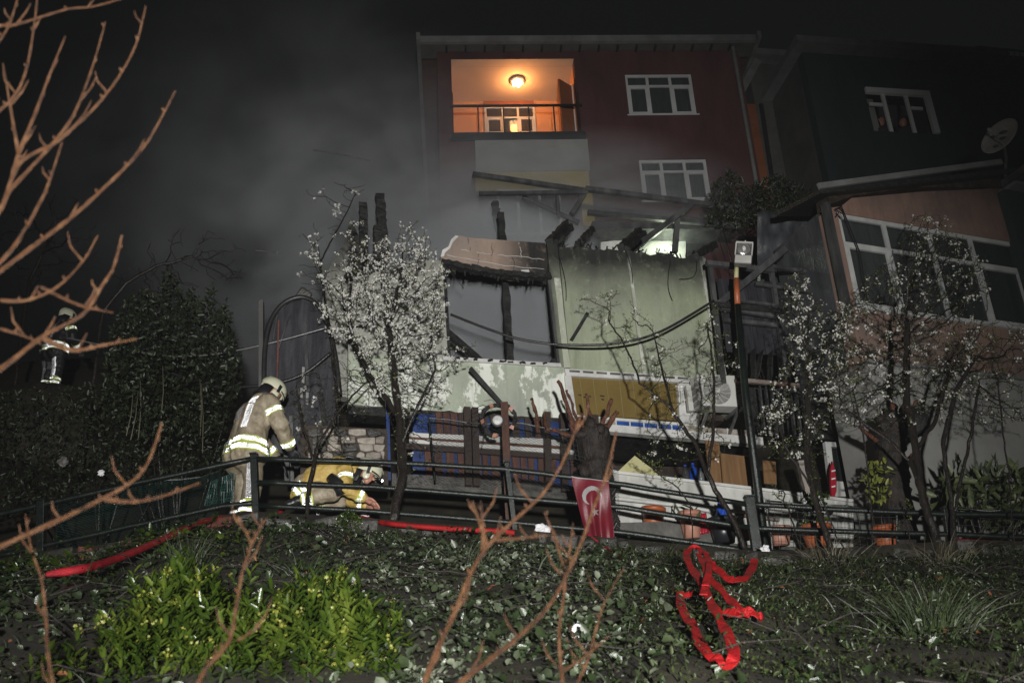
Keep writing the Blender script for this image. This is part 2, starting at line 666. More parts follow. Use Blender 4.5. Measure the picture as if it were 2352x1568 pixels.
pm('hose_bright', [(0.16, 0.004, 0.006), (0.33, 0.007, 0.009), (0.42, 0.012, 0.013)], 7, 0.5, 0.5, 90, spec=0.35, detail=9, rvar=0.2)
pm('bark_wet', [(0.010, 0.008, 0.007), (0.026, 0.021, 0.018)], 12, 0.3, 0.6, 40, stretch=(1, 1, 0.3), rvar=0.25)
pm('bark_stump', [(0.005, 0.004, 0.003), (0.013, 0.009, 0.007), (0.032, 0.02, 0.013)], 14, 0.6, 1.0, 30, stretch=(1, 1, 0.3))
pm('bark_pruned', [(0.035, 0.012, 0.006), (0.085, 0.027, 0.012), (0.15, 0.06, 0.03)], 14, 0.45, 0.9, 40, rvar=0.2)
pm('bark_sapling', [(0.018, 0.007, 0.0025), (0.062, 0.024, 0.008), (0.11, 0.054, 0.023)], 26, 0.42, 0.8, 120, rvar=0.25, detail=8)
pm('petal', [(0.42, 0.42, 0.39), (0.68, 0.67, 0.63)], 30, 0.6, trans=0.15)
pm('stamen', [(0.45, 0.4, 0.16), (0.5, 0.46, 0.2)], 30, 0.7)
pm('young_leaf', [(0.04, 0.06, 0.012), (0.11, 0.12, 0.03)], 9, 0.4)
pm('ivy', [(0.007, 0.013, 0.004), (0.02, 0.031, 0.012), (0.052, 0.065, 0.033)], 1.6, 0.3, 0.2, 50, rvar=0.2)
pm('silver_leaf', [(0.014, 0.022, 0.009), (0.05, 0.064, 0.036), (0.17, 0.185, 0.135)], 3.1, 0.38, 0.15, 60, rvar=0.2)
pm('bush_leaf', [(0.008, 0.017, 0.002), (0.026, 0.045, 0.005), (0.07, 0.092, 0.013)], 5, 0.27, 0.1, 60, rvar=0.15)
pm('bush_flower', [(0.13, 0.14, 0.015), (0.24, 0.23, 0.04)], 30, 0.5)
pm('hedge_leaf', [(0.006, 0.010, 0.005), (0.015, 0.022, 0.009), (0.034, 0.04, 0.02)], 6, 0.45, 0.1, 60, rvar=0.2, spec=0.35)
pm('moss', [(0.008, 0.013, 0.004), (0.022, 0.034, 0.009), (0.05, 0.065, 0.018)], 3.5, 0.4, rvar=0.2)
pm('grass_blade', [(0.010, 0.018, 0.005), (0.032, 0.046, 0.014)], 5, 0.5)
pm('straw', [(0.06, 0.05, 0.03), (0.12, 0.105, 0.065)], 6, 0.5)
pm('loquat_leaf', [(0.025, 0.036, 0.014), (0.06, 0.08, 0.03), (0.13, 0.15, 0.07)], 5, 0.4, 0.3, 30)
pm('yellow_leaf', [(0.06, 0.09, 0.015), (0.2, 0.2, 0.04)], 14, 0.35)
pm('dead_leaf', [(0.12, 0.04, 0.015), (0.22, 0.09, 0.04)], 9, 0.5)
pm('paper', [(0.6, 0.6, 0.62), (0.75, 0.75, 0.76)], 8, 0.6, 0.4, 25)
pm('turnout', [(0.09, 0.075, 0.052), (0.27, 0.225, 0.155), (0.4, 0.35, 0.265)], 4, 0.55, 0.45, 14, rvar=0.2, detail=8)
pm('turnout_yellow', [(0.3, 0.2, 0.045), (0.46, 0.32, 0.085), (0.5, 0.37, 0.12)], 5, 0.55, 0.6, 14, rvar=0.2)
pm('turnout_dark', [(0.008, 0.008, 0.011), (0.018, 0.018, 0.022)], 5, 0.5, 0.5, 16)
pm('rubber', [(0.01, 0.01, 0.011), (0.02, 0.02, 0.02)], 6, 0.3, 0.2, 40)
pm('helmet_shell', [(0.55, 0.55, 0.4), (0.62, 0.62, 0.47)], 3, 0.28, 0.03, 60)
pm('lime_trim', [(0.42, 0.5, 0.05), (0.55, 0.62, 0.1)], 12, 0.45)
pm('skin', [(0.36, 0.17, 0.12), (0.46, 0.23, 0.165)], 14, 0.42, 0.1, 60)
pm('hair', [(0.01, 0.008, 0.006), (0.02, 0.016, 0.012)], 20, 0.5)
pm('net_green', [(0.006, 0.035, 0.03), (0.012, 0.06, 0.05)], 8, 0.5)
pm('wire', [(0.02, 0.022, 0.022), (0.05, 0.055, 0.055)], 20, 0.4)
pm('flag_red', [(0.1, 0.006, 0.013), (0.15, 0.01, 0.019)], 3, 0.45, 0.1, 40)
pm('flag_white', [(0.25, 0.245, 0.245), (0.31, 0.3, 0.3)], 3, 0.5)
pm('ac_shell', [(0.42, 0.42, 0.39), (0.55, 0.55, 0.52)], 3, 0.5, 0.05, rvar=0.2)
pm('ac_text', [(0.2, 0.01, 0.05), (0.26, 0.015, 0.07)], 6, 0.5)
pm('amber_seam', [(0.17, 0.13, 0.05), (0.22, 0.17, 0.07)], 2, 0.5)
pm('amber_blind', [(0.12, 0.08, 0.016), (0.17, 0.115, 0.03)], 1.5, 0.5, 0.05, 20)
pm('lens_glass', [(0.45, 0.45, 0.43), (0.68, 0.68, 0.66)], 20, 0.15, 0.3, 60)
pm('reflector', [(0.6, 0.6, 0.58), (0.75, 0.75, 0.73)], 10, 0.22, 0.2, 40, metal=0.8)
pm('dish', [(0.2, 0.2, 0.195), (0.34, 0.34, 0.33)], 3.5, 0.5)
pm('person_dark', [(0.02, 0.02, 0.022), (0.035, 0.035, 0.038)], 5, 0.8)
pm('silver_back', [(0.75, 0.76, 0.78), (0.85, 0.86, 0.88)], 20, 0.33, metal=1.0)


def glass_mat(name, tint, rough=0.05, alpha=0.55):
    m, nt, b = newmat(name)
    f = noise(nt, coords(nt), 2.5, 4, 0.6, 0, (3, 3, 0.4))
    c = ramp(nt, f, [(0.3, tint), (0.7, tuple(min(1, t * 1.9) for t in tint))])
    nt.links.new(c, b.inputs['Base Color'])
    b.inputs['Roughness'].default_value = rough
    b.inputs['Alpha'].default_value = alpha
    b.inputs['IOR'].default_value = 1.5
    MATS[name] = m


glass_mat('glass_dark', (0.02, 0.022, 0.023), 0.06, 0.75)
glass_mat('glass_clear', (0.03, 0.033, 0.035), 0.05, 0.5)
glass_mat('plastic_sheet', (0.1, 0.11, 0.11), 0.25, 0.5)


def burnt_wall(name, base, zlo, zhi, soot_pow=1.0, peel=None, xsoot=None, base2=None):
    """painted plaster with soot deposit towards its burnt upper edge, streaks and peeled paint."""
    m, nt, b = newmat(name)
    v = coords(nt)
    sep = nt.nodes.new('ShaderNodeSeparateXYZ')
    nt.links.new(v, sep.inputs[0])
    n1 = noise(nt, v, 1.1, 6, 0.65, 0.3)
    n2 = noise(nt, v, 2.0, 8, 0.72, 0.5, (1.3, 1, 0.5))
    n3 = noise(nt, v, 0.55, 4)
    dark = tuple(c * 0.62 for c in base)
    base2 = base2 or tuple(min(1, c * 1.12) for c in base)
    c = ramp(nt, n2, [(0.25, dark), (0.5, base), (0.75, base2)])
    c = mix(nt, math_node(nt, 'MULTIPLY', math_node(nt, 'SUBTRACT', n3, 0.42, True), 2.0, True), c, tuple(x * 0.7 for x in (base[1], base[1], base[1])))
    if peel:
        pk = ramp(nt, noise(nt, v, 1.7, 12, 0.68, 0.15, (1.1, 1, 0.75)), [(0.52, (0, 0, 0)), (0.545, (1, 1, 1))])
        c = mix(nt, pk, c, peel)
    t = math_node(nt, 'DIVIDE', math_node(nt, 'SUBTRACT', sep.outputs[2], zlo), zhi - zlo)
    t = math_node(nt, 'ADD', t, math_node(nt, 'MULTIPLY', math_node(nt, 'SUBTRACT', n1, 0.5), 0.9))
    t = math_node(nt, 'POWER', math_node(nt, 'MAXIMUM', t, 0.0), soot_pow, True)
    if xsoot:
        for (xc, wd, amt) in xsoot:
            q = math_node(nt, 'ABSOLUTE', math_node(nt, 'SUBTRACT', sep.outputs[0], xc))
            q = math_node(nt, 'SUBTRACT', 1.0, math_node(nt, 'DIVIDE', q, wd), True)
            q = math_node(nt, 'MULTIPLY', math_node(nt, 'MULTIPLY', q, n1), amt * 2)
            t = math_node(nt, 'MAXIMUM', t, q)
    t = math_node(nt, 'MINIMUM', t, 0.97)
    c = mix(nt, t, c, (0.006, 0.006, 0.006))
    sk = ramp(nt, noise(nt, v, 3.2, 9, 0.75, 0.4, (3.0, 1, 0.18)), [(0.5, (0, 0, 0)), (0.72, (1, 1, 1))])
    c = mix(nt, math_node(nt, 'MULTIPLY', sk, 0.28), c, tuple(x * 0.3 for x in base))
    bl = ramp(nt, noise(nt, v, 5.5, 10, 0.75, 0.6), [(0.55, (0, 0, 0)), (0.75, (1, 1, 1))])
    c = mix(nt, math_node(nt, 'MULTIPLY', bl, 0.35), c, tuple(min(1, x * 1.7) for x in base))
    speck = ramp(nt, noise(nt, v, 26, 3), [(0.68, (0, 0, 0)), (0.74, (1, 1, 1))])
    c = mix(nt, math_node(nt, 'MULTIPLY', speck, 0.6), c, (0.02, 0.02, 0.018))
    nt.links.new(c, b.inputs['Base Color'])
    b.inputs['Roughness'].default_value = 0.7
    bn = nt.nodes.new('ShaderNodeBump')
    bn.inputs['Strength'].default_value = 0.3
    bn.inputs['Distance'].default_value = 0.02
    nt.links.new(noise(nt, v, 9, 8, 0.7), bn.inputs['Height'])
    nt.links.new(bn.outputs[0], b.inputs['Normal'])
    MATS[name] = m
    return m

# ------------------------------------------------------------------ the hillside: one sheet
def axis(segs):
    out = []
    for a, b, n in segs:
        out += list(np.linspace(a, b, n, endpoint=False))
    return np.array(out + [segs[-1][1]])


gx = axis([(-150, -20, 12), (-20, -8, 16), (-8, 8, 110), (8, 20, 16), (20, 150, 12)])
gy = axis([(-60, 0, 12), (0, 3, 10), (3, 11.7, 80), (11.7, 11.8, 3), (11.8, 14.2, 12), (14.2, 24, 30), (24, 60, 12), (60, 400, 8)])
GX, GY = np.meshgrid(gx, gy, indexing='ij')
GZ = gz(GX, GY)
bumpy = 0.05 * np.sin(GX * 3.1 + np.sin(GY * 2.3)) * np.sin(GY * 2.7 + np.cos(GX * 1.9)) + 0.03 * np.sin(GX * 7.3 + GY * 5.1)
mask = np.clip((11.3 - GY) / 1.0, 0, 1) * np.clip((GY - 0.5) / 2, 0, 1)
GZ = GZ + bumpy * mask
GZ[(GY > 11.9) & (GY < 14.2)] -= 0.02
nx_, ny_ = GX.shape
ii = np.arange(nx_ * ny_).reshape(nx_, ny_)
GF = np.stack([ii[:-1, :-1], ii[1:, :-1], ii[1:, 1:], ii[:-1, 1:]], -1).reshape(-1, 4)
g = array_mesh('ground', np.stack([GX, GY, GZ], -1).reshape(-1, 3), GF, ['earth'], smooth=True)
tag(g, kind='structure')

# the terraced alley behind the railing
xs = np.linspace(-14, 14, 57)
m = MB()
vs, fs = [], []
for x in xs:
    z = gzf(x, 12.3) + 0.012
    vs += [(x, 11.92, z), (x, 14.1, z + 0.01)]
for i in range(len(xs) - 1):
    fs.append((2 * i, 2 * i + 2, 2 * i + 3, 2 * i + 1))
m.add(vs, fs)
tag(m.build('path', 'concrete'), kind='structure')

# stone kerb under the railing: uneven stones with open joints
kerb = thing('stone_kerb', 'low rough stone kerb holding up the alley under the dark railing', 'kerb', (0, 11.8, gzf(0, 12)))
k0 = gzf(0, 12)
x = -7.5
while x < 7.5:
    wd = random.uniform(0.14, 0.5)
    z = gzf(x + wd / 2, 12.3)
    for lev in range(2):
        hgt = random.uniform(0.1, 0.19)
        zz = z - 0.03 - 0.15 * (lev + 0.5) + random.uniform(-.03, .02)
        c = Vector((x + wd / 2 + (0.1 if lev else 0), random.uniform(-0.03, 0.07), zz - k0))
        R = Euler((random.uniform(-.2, .2), random.uniform(-.14, .14), random.uniform(-.2, .2))).to_matrix()
        m = MB().box((0, 0, 0), (wd - 0.02, 0.24, hgt))
        m.v = [tuple(c + R @ (Vector(p_) * random.uniform(0.78, 1.08))) for p_ in m.v]
        m.build('stone', 'brick_red' if (x < -3.6 and random.random() < 0.5) else 'wet_stone', kerb, bevel=0.03)
    x += wd

# ================================================================== red apartment building
R = Fac(1437, 264, 21.0, 4.0)
rb = R.root('apartment_building', 'dark red apartment building with a warmly lit orange balcony under its roof', 'building')
u0 = R.uv(1004, 140)[0]
u1 = R.uv(1700, 150)[0]
vt = R.uv(1200, 118)[1]
vb = -7.5
bu0, bu1, bv0, bv1 = R.rect(1036, 136, 1334, 318)
bv1 = R.uv(1180, 136)[1]
bv0 = R.uv(1190, 314)[1]
wa = R.rect(1439, 168, 1596, 263)
wa = (R.uv(1440, 215)[0], R.uv(1595, 215)[0], R.uv(1520, 262)[1], R.uv(1520, 168)[1])
wb = (R.uv(1472, 410)[0], R.uv(1629, 410)[0], R.uv(1555, 460)[1], R.uv(1540, 364)[1])
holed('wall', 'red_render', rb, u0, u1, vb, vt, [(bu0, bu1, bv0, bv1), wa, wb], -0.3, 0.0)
for s, uu in (('l', u0), ('r', u1)):
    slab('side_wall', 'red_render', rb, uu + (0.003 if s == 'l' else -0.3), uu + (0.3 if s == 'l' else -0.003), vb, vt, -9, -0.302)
slab('roof', 'roof_tile', rb, u0 - 0.45, u1 + 0.45, vt + 0.16, vt + 0.3, -9.5, 0.24)
# eaves: soffit, gutter board and brackets
fa = MB().box(((u0 + u1) / 2, -0.3, vt + 0.12), (u1 - u0 + 1.0, 0.1, 0.2)).build('eave_board', 'fascia', rb)
slab('soffit', 'grey_render', rb, u0 - 0.45, u1 + 0.45, vt + 0.02, vt + 0.05, -0.3, 0.249)
for i in range(16):
    uu = u0 + (u1 - u0) * (i + 0.5) / 16
    MB().box((uu, -0.12, vt - 0.02), (0.05, 0.22, 0.07)).build('bracket', 'black_metal', rb)
for i in range(9):
    uu = u0 - 0.4 + (u1 - u0 + 0.8) * i / 8
    MB().box((uu, -0.355, vt + 0.12), (0.03, 0.02, 0.18)).build('gutter_clip', 'fascia', fa)
for sx, uu in ((-1, u0 - 0.47), (1, u1 + 0.47)):
    MB().box((uu, 3.5, vt + 0.1), (0.1, 8.0, 0.22)).build('eave_board', 'fascia', rb)
# balcony recess
D = 1.75
slab('balcony_back_wall', 'orange_render', rb, bu0 - 0.1, bu1 + 0.1, bv0, bv1, -D - 0.2, -D)
slab('balcony_ceiling', 'cream_render', rb, bu0 - 0.1, bu1 + 0.1, bv1 + 0.002, bv1 + 0.12, -D, -0.302)
MB().box(((bu0 + bu1) / 2, 0.15, bv1 + 0.002), (bu1 - bu0, 0.29, 0.006)).build('lintel_face', 'cream_render', rb)
slab('balcony_floor', 'concrete', rb, bu0 - 0.1, bu1 + 0.1, bv0 - 0.12, bv0 - 0.002, -D, 0.12)
slab('balcony_edge', 'black_metal', rb, bu0 - 0.06, bu1 + 0.12, bv0 - 0.2, bv0 + 0.0, 0.122, 0.16)
# right reveal with a door and its open leaf, left end open on a low side wall
slab('balcony_side_wall', 'orange_render', rb, bu1, bu1 + 0.12, bv0, bv1 - 0.002, -D + 0.002, -0.304)
slab('balcony_side_wall', 'orange_render', rb, bu0 - 0.12, bu0, bv0, bv1 - 0.002, -D + 0.002, -0.304)
MB().box((bu1 - 0.02, 0.95, bv0 + 1.05), (0.05, 0.8, 2.0)).build('balcony_door', 'pvc_dirty', rb)
MB().box((bu1 - 0.05, 0.95, bv0 + 1.2), (0.02, 0.6, 1.5)).build('balcony_door_pane', 'glass_dark', rb)
MB().bar((bu1 - 0.06, 0.5, bv0 + 1.0), (bu1 - 0.42, 0.2, bv0 + 1.0), 0.05, 1.9).build('door_leaf', 'rust_render', rb)
# window on the back wall
q = R.rect(1112, 238, 1226, 308, -D)
ww = window(rb, R.uv(1112, 250, -D)[0], R.uv(1228, 250, -D)[0], R.uv(1170, 312, -D)[1], R.uv(1170, 247, -D)[1], (0.36, 0.66), 0.6, -D + 0.02, 0.06, 'pvc', 'glass_dark', sill=False)
slab('roller_shutter_box', 'rust_render', rb, R.uv(1110, 250, -D)[0], R.uv(1226, 250, -D)[0], R.uv(1170, 247, -D)[1] + 0.004, R.uv(1170, 238, -D)[1], -D, -D + 0.12)
# railing
rt = R.uv(1185, 243, 0.08)[1]
rl = R.uv(1190, 306, 0.08)[1]
rail = MB().bar((bu0 - 0.06, -0.08, rt), (bu1 + 0.1, -0.08, rt), 0.05, 0.05).build('railing', 'black_metal', rb)
MB().bar((bu0 - 0.06, -0.08, rl), (bu1 + 0.1, -0.08, rl), 0.05, 0.04).build('lower_rail', 'black_metal', rail)
for i in range(6):
    uu = bu0 + (bu1 - bu0) * i / 5
    MB().bar((uu, -0.08, rl), (uu, -0.08, rt + (0.42 if i in (0, 5) else 0)), 0.035, 0.035).build('baluster', 'black_metal', rail)
MB().bar((bu0 - 0.05, -0.08, rl - 0.05), (bu1 + 0.1, -0.08, rl - 0.05), 0.02, 0.02).build('wash_line', 'wire', rail)
# the lit ceiling lamp
lc = R.loc(1187, 168, -0.85)
lx, ly = lc.x, 0.85
lz = bv1 - 0.004
lmp = MB().lathe([(0.0, 0), (0.2, 0), (0.22, -0.03), (0.17, -0.06), (0.0, -0.07)][::-1], 20, (lx, ly, lz)).build('ceiling_lamp', 'dish', rb, smooth=True)
emis('bulb_warm', (1.0, 0.6, 0.28), 25)
for i in range(5):
    a = 2 * math.pi * i / 5
    MB().ball((lx + 0.1 * math.cos(a), ly + 0.1 * math.sin(a), lz - 0.1), 0.05, 8, 6).build('bulb', 'bulb_warm', lmp, smooth=True)
pl = bpy.data.lights.new('balcony_light', 'POINT')
pl.energy = 50
pl.color = (1.0, 0.41, 0.13)
pl.shadow_soft_size = 0.12
po = bpy.data.objects.new('balcony_light', pl)
COL.objects.link(po)
po.parent = lmp
po.location = (lx, ly, lz - 0.28)
# front windows
window(rb, *wa, (0.33, 0.67), 0.72, -0.1, 0.075, 'pvc', 'glass_clear', curtain='curtain_cloth', curtain_cols=(0, 1, 2))
window(rb, *wb, (0.33, 0.67), 0.72, -0.1, 0.075, 'pvc', 'glass_clear', curtain='curtain_cloth', curtain_cols=(0, 1, 2))
for h in (wa, wb):
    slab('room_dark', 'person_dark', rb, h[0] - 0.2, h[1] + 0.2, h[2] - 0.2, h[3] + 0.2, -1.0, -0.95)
# closed-in balcony below: white band, yellow band, window strip
y0 = R.uv(1200, 326)[1]
y1 = R.uv(1200, 400)[1]
y2 = R.uv(1200, 440)[1]
slab('parapet', 'white_render', rb, R.uv(1092, 360)[0], bu1 + 0.14, y1, y0, 0.003, 0.14)
slab('yellow_band', 'yellow_render', rb, R.uv(1092, 420)[0], bu1 + 0.1, y2, y1 - 0.002, 0.003, 0.1)
slab('yellow_pier', 'yellow_render', rb, bu1 + 0.1 - 0.25, bu1 + 0.14, y2 - 1.5, y2 - 0.002, 0.003, 0.12)
window(rb, R.uv(1140, 445)[0], R.uv(1285, 445)[0], y2 - 1.3, y2 - 0.02, (0.33, 0.67), None, 0.1, 0.07, 'pvc_dirty', 'glass_dark', sill=False)
slab('grey_infill', 'grey_render', rb, R.uv(1092, 460)[0], R.uv(1350, 460)[0], y2 - 3.4, y2 - 1.31, 0.003, 0.1)
MB().tube([(u1 - 0.15, -0.1, vb + 1), (u1 - 0.15, -0.1, vt)], 0.05, 8).build('downpipe', 'fascia', rb)

# ================================================================== middle house behind, with an orange corner
Mh = Fac(1760, 380, 22.5, 10.0)
mb = Mh.root('middle_house', 'narrow dark house with rust orange corner between the red and the teal building', 'building')
mu0 = Mh.uv(1705, 300)[0]
mu1 = Mh.uv(1960, 300)[0]
mv = Mh.uv(1800, 150)[1]
slab('wall', 'grey_render', mb, mu0 + 0.5, mu1, -8, mv, -5, 0)
slab('corner_wall', 'rust_render', mb, mu0, mu0 + 0.498, -8, Mh.uv(1740, 240)[1], -5, 0.003)
slab('eave_board', 'fascia', mb, mu0 - 0.1, mu1 + 0.2, mv, mv + 0.2, -5.2, 0.4)
a = Mh.loc(1740, 140, 0.4)
b = Mh.loc(1700, 215, 0.4)
MB().bar(a, b, 0.12, 0.2).build('gable_board', 'fascia', mb)
MB().tube([Mh.loc(1748, 240, 0.08), Mh.loc(1772, 400, 0.08)], 0.06, 8).build('downpipe', 'black_metal', mb)

# ================================================================== teal building on the right
T = Fac(2070, 260, 21.0, 9.8)
tb = T.root('teal_building', 'dark teal building on the right with a white window where people look out', 'building')
tu0 = T.uv(1880, 300)[0]
tu1 = T.uv(2520, 300)[0]
tv = T.uv(2050, 134)[1]
tw = (T.uv(1997, 255)[0], T.uv(2143, 255)[0], T.uv(2075, 304)[1], T.uv(2060, 208)[1])
holed('wall', 'teal_render', tb, tu0, tu1, -8.5, tv, [tw], -0.3, 0.0)
slab('side_wall', 'grey_render', tb, tu0, tu0 + 0.298, -8.5, tv, -7, -0.302)
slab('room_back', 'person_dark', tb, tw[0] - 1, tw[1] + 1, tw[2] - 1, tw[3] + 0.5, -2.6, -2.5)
slab('eave_board', 'fascia', tb, tu0 - 0.3, T.uv(2300, 160)[0], tv, tv + 0.2, -7.5, 0.4)
slab('eave_board', 'fascia', tb, T.uv(2300, 160)[0] + 0.005, tu1 + 0.3, tv + 0.004, tv + 0.09, -7.5, 0.3)
# wide white reveal and frame
fr = 0.16
m = MB()
for aa, bb, cc, ee in ((tw[0], tw[1], tw[3] - fr, tw[3]), (tw[1] - fr, tw[1], tw[2], tw[3] - fr)):
    m.box(((aa + bb) / 2, -0.02, (cc + ee) / 2), (bb - aa, 0.1, ee - cc))
wf = m.build('window', 'pvc_brightened', tb)
uw = tw[1] - tw[0]
hw = tw[3] - tw[2]
for c in (0.27, 0.63):
    MB().box((tw[0] + uw * c, 0.02, tw[2] + (hw - fr) / 2), (0.09, 0.06, hw - fr - 0.002)).build('mullion', 'pvc_brightened', wf)
MB().box((tw[0] + uw * 0.13, 0.021, tw[2] + hw * 0.64), (uw * 0.2, 0.05, 0.08)).build('transom', 'pvc_brightened', wf)
MB().box((tw[0] + uw * 0.76, 0.021, tw[2] + hw * 0.6), (uw * 0.18, 0.05, 0.08)).build('transom', 'pvc_brightened', wf)
MB().box((tw[0] + uw * 0.775, 0.03, tw[2] + hw * 0.3), (uw * 0.2, 0.012, hw * 0.5)).build('pane', 'glass_dark', wf)
MB().box((tw[0] + uw * 0.12, 0.25, tw[2] + hw * 0.5), (uw * 0.13, 0.02, hw * 0.8)).build('curtain', 'white_render', wf)
# roof railing, top right
tr = thing('roof_railing', 'thin grey roof railing at the top right corner above the teal building', 'railing', T.world(2240, 175, -3), T.yaw)
ox, oz = T.uv(2240, 175, -3)


def tl(px, py):
    a_, b_ = T.uv(px, py, -3)
    return Vector((a_ - ox, 0, b_ - oz))


MB().bar(tl(2243, 108), tl(2460, 128), 0.05, 0.05).build('top_rail', 'steel', tr)
MB().bar(tl(2205, 165), tl(2243, 108), 0.05, 0.05).build('sloping_rail', 'steel', tr)
MB().bar(tl(2205, 165), tl(2460, 190), 0.05, 0.05).build('lower_rail', 'steel', tr)
for i in range(18):
    t = i / 17
    MB().bar(tl(2243 + 210 * t, 108 + 19 * t), tl(2250 + 210 * t, 168 + 20 * t), 0.025, 0.025).build('baluster', 'steel', tr)

# ================================================================== people at the teal window
def onlooker(px, py, s, label, hairlong, d):
    w_ = T.world(px, py, d)
    t = thing('person', label, 'person', (w_.x, w_.y, T.o.z + tw[2] - 0.95), T.yaw, 'people at the teal window')
    z = w_.z - t.location.z
    m_ = MB()
    prof = [(0.0, 0.0), (0.15, 0.0), (0.17, 0.3), (0.16, 0.55), (0.2, z - 0.42), (0.21, z - 0.33), (0.12, z - 0.25), (0.055, z - 0.21), (0.055, z - 0.13), (0.08, z - 0.1), (0.095, z), (0.085, z + 0.06), (0.05, z + 0.11), (0.0, z + 0.12)]
    m_.lathe([(r * s, zz) for r, zz in prof], 14)
    body = m_.build('body', 'skin', t, smooth=True)
    MB().ball((0.0, -0.1 * s, z + 0.0), (0.018, 0.03, 0.03), 6, 5).build('nose', 'skin', body, smooth=True)
    MB().lathe([(0.001, 0.2), (0.17 * s, 0.25), (0.19 * s, 0.55), (0.23 * s, z - 0.42), (0.235 * s, z - 0.33), (0.14 * s, z - 0.235), (0.075 * s, z - 0.2)], 14).build('shirt', 'person_dark', t, smooth=True)
    h = MB().ball((0, 0.02, z + 0.04), (0.11 * s, 0.105 * s, 0.12 * s), 12, 8)
    if hairlong:
        h.ball((-0.09 * s, 0.0, z - 0.12), (0.045, 0.06, 0.17), 8, 6)
        h.ball((0.09 * s, 0.0, z - 0.12), (0.045, 0.06, 0.17), 8, 6)
    h.build('hair', 'hair', t, smooth=True)
    for sx in (-1, 1):
        MB().tube([(sx * 0.2 * s, 0, z - 0.36), (sx * 0.26 * s, -0.08, z - 0.55), (sx * 0.1 * s, -0.22, z - 0.62)], [0.06 * s, 0.05 * s, 0.04 * s], 8).build('sleeve', 'person_dark', t, smooth=True)


onlooker(2023, 278, 1.0, 'person with long dark hair at the left of the teal building window', True, -0.35)
onlooker(2073, 280, 1.1, 'person in dark clothes leaning at the middle of the teal building window', False, -0.4)
onlooker(2127, 299, 0.85, 'small person low behind the right pane of the teal building window', False, -0.45)

# ================================================================== the burnt house
H = Fac(1300, 850, 14.5, 14.0)
hv = lambda px, py, d=0.0: H.uv(px, py, d)[1]
hu = lambda px, py, d=0.0: H.uv(px, py, d)[0]
VT = hv(1360, 574)           # top of the green panels
burnt_wall('green_wall', (0.295, 0.33, 0.225), VT - 1.15, VT - 0.12, 1.25, xsoot=[(hu(1262, 700), 0.3, 0.9)], base2=(0.35, 0.385, 0.275))
burnt_wall('lower_wall', (0.34, 0.38, 0.29), 3.0, 5.0, 1.0, peel=(0.66, 0.68, 0.62))
burnt_wall('parapet_wall', (0.30, 0.22, 0.17), VT + 0.05, VT + 1.2, 1.2, xsoot=[(hu(1240, 600), 0.75, 1.1)])
burnt_wall('side_plaster', (0.30, 0.30, 0.26), VT - 1.0, VT + 0.5, 1.3)
burnt_wall('batten_paint', (0.4, 0.42, 0.33), VT - 0.7, VT - 0.05, 1.0, peel=(0.55, 0.56, 0.5))
hb = H.root('burnt_house', 'burnt out roofless house with pale green panel walls and an empty window opening', 'house')


def hp(name, mat, pts, d0, d1, par=None, bevel=0.0):
    """polygon on the house front given by picture corners; d1 is the outer face."""
    return MB().prism(H.poly(pts, d1), -d1, -d0).build(name, mat, par or hb, bevel=bevel)


def ragged(p0, p1, n, amp):
    out = []
    for i in range(n + 1):
        t = i / n
        out.append((p0[0] + (p1[0] - p0[0]) * t + random.uniform(-3, 3) * (0 < i < n), p0[1] + (p1[1] - p0[1]) * t + random.uniform(-amp, amp)))
    return out


# green panels with burnt ragged tops
p1 = ragged((1283, 566), (1441, 576), 14, 4) + [(1477, 868), (1310, 846)]
p2 = ragged((1446, 578), (1611, 592), 14, 5) + [(1662, 884), (1482, 869)]
hp('green_panel', 'green_wall', p1, -0.1, 0.0)
hp('green_panel', 'green_wall', p2, -0.1, 0.0)
# battens covering the joints
for a, b, w_ in (((1441, 576), (1480, 868), 0.055), ((1610, 590), (1660, 884), 0.09), ((1279, 640), (1302, 845), 0.1)):
    q0, q1 = H.loc(*a, 0.02), H.loc(*b, 0.02)
    MB().bar(q0, q1, 0.045, w_, up=(1, 0, 0), seg=6, jit=0.004).build('batten', 'batten_paint', hb)
MB().bar(H.loc(1616, 594, 0.03), H.loc(1668, 884, 0.03), 0.06, 0.05, up=(1, 0, 0), seg=6, jit=0.004).build('batten', 'side_plaster', hb)
# pier between opening and panels
hp('pier', 'green_wall', [(1256, 556), (1280, 560), (1308, 846), (1284, 842), (1264, 636)], -0.16, 0.012)
hp('pier_crack', 'white_paint', [(1272, 640), (1277, 642), (1286, 712), (1280, 705)], 0.013, 0.016)
# left wall beside the opening, behind the blossom
hp('side_wall', 'side_plaster', [(905, 615), (960, 590), (1018, 600), (1030, 822), (1000, 925), (800, 905), (800, 640)], -0.16, 0.0)
hp('burnt_return', 'char', [(1016, 600), (1024, 600), (1036, 822), (1029, 822)], -0.3, 0.006)
hp('white_patch', 'white_paint', [(880, 715), (912, 690), (915, 712)], 0.001, 0.004)
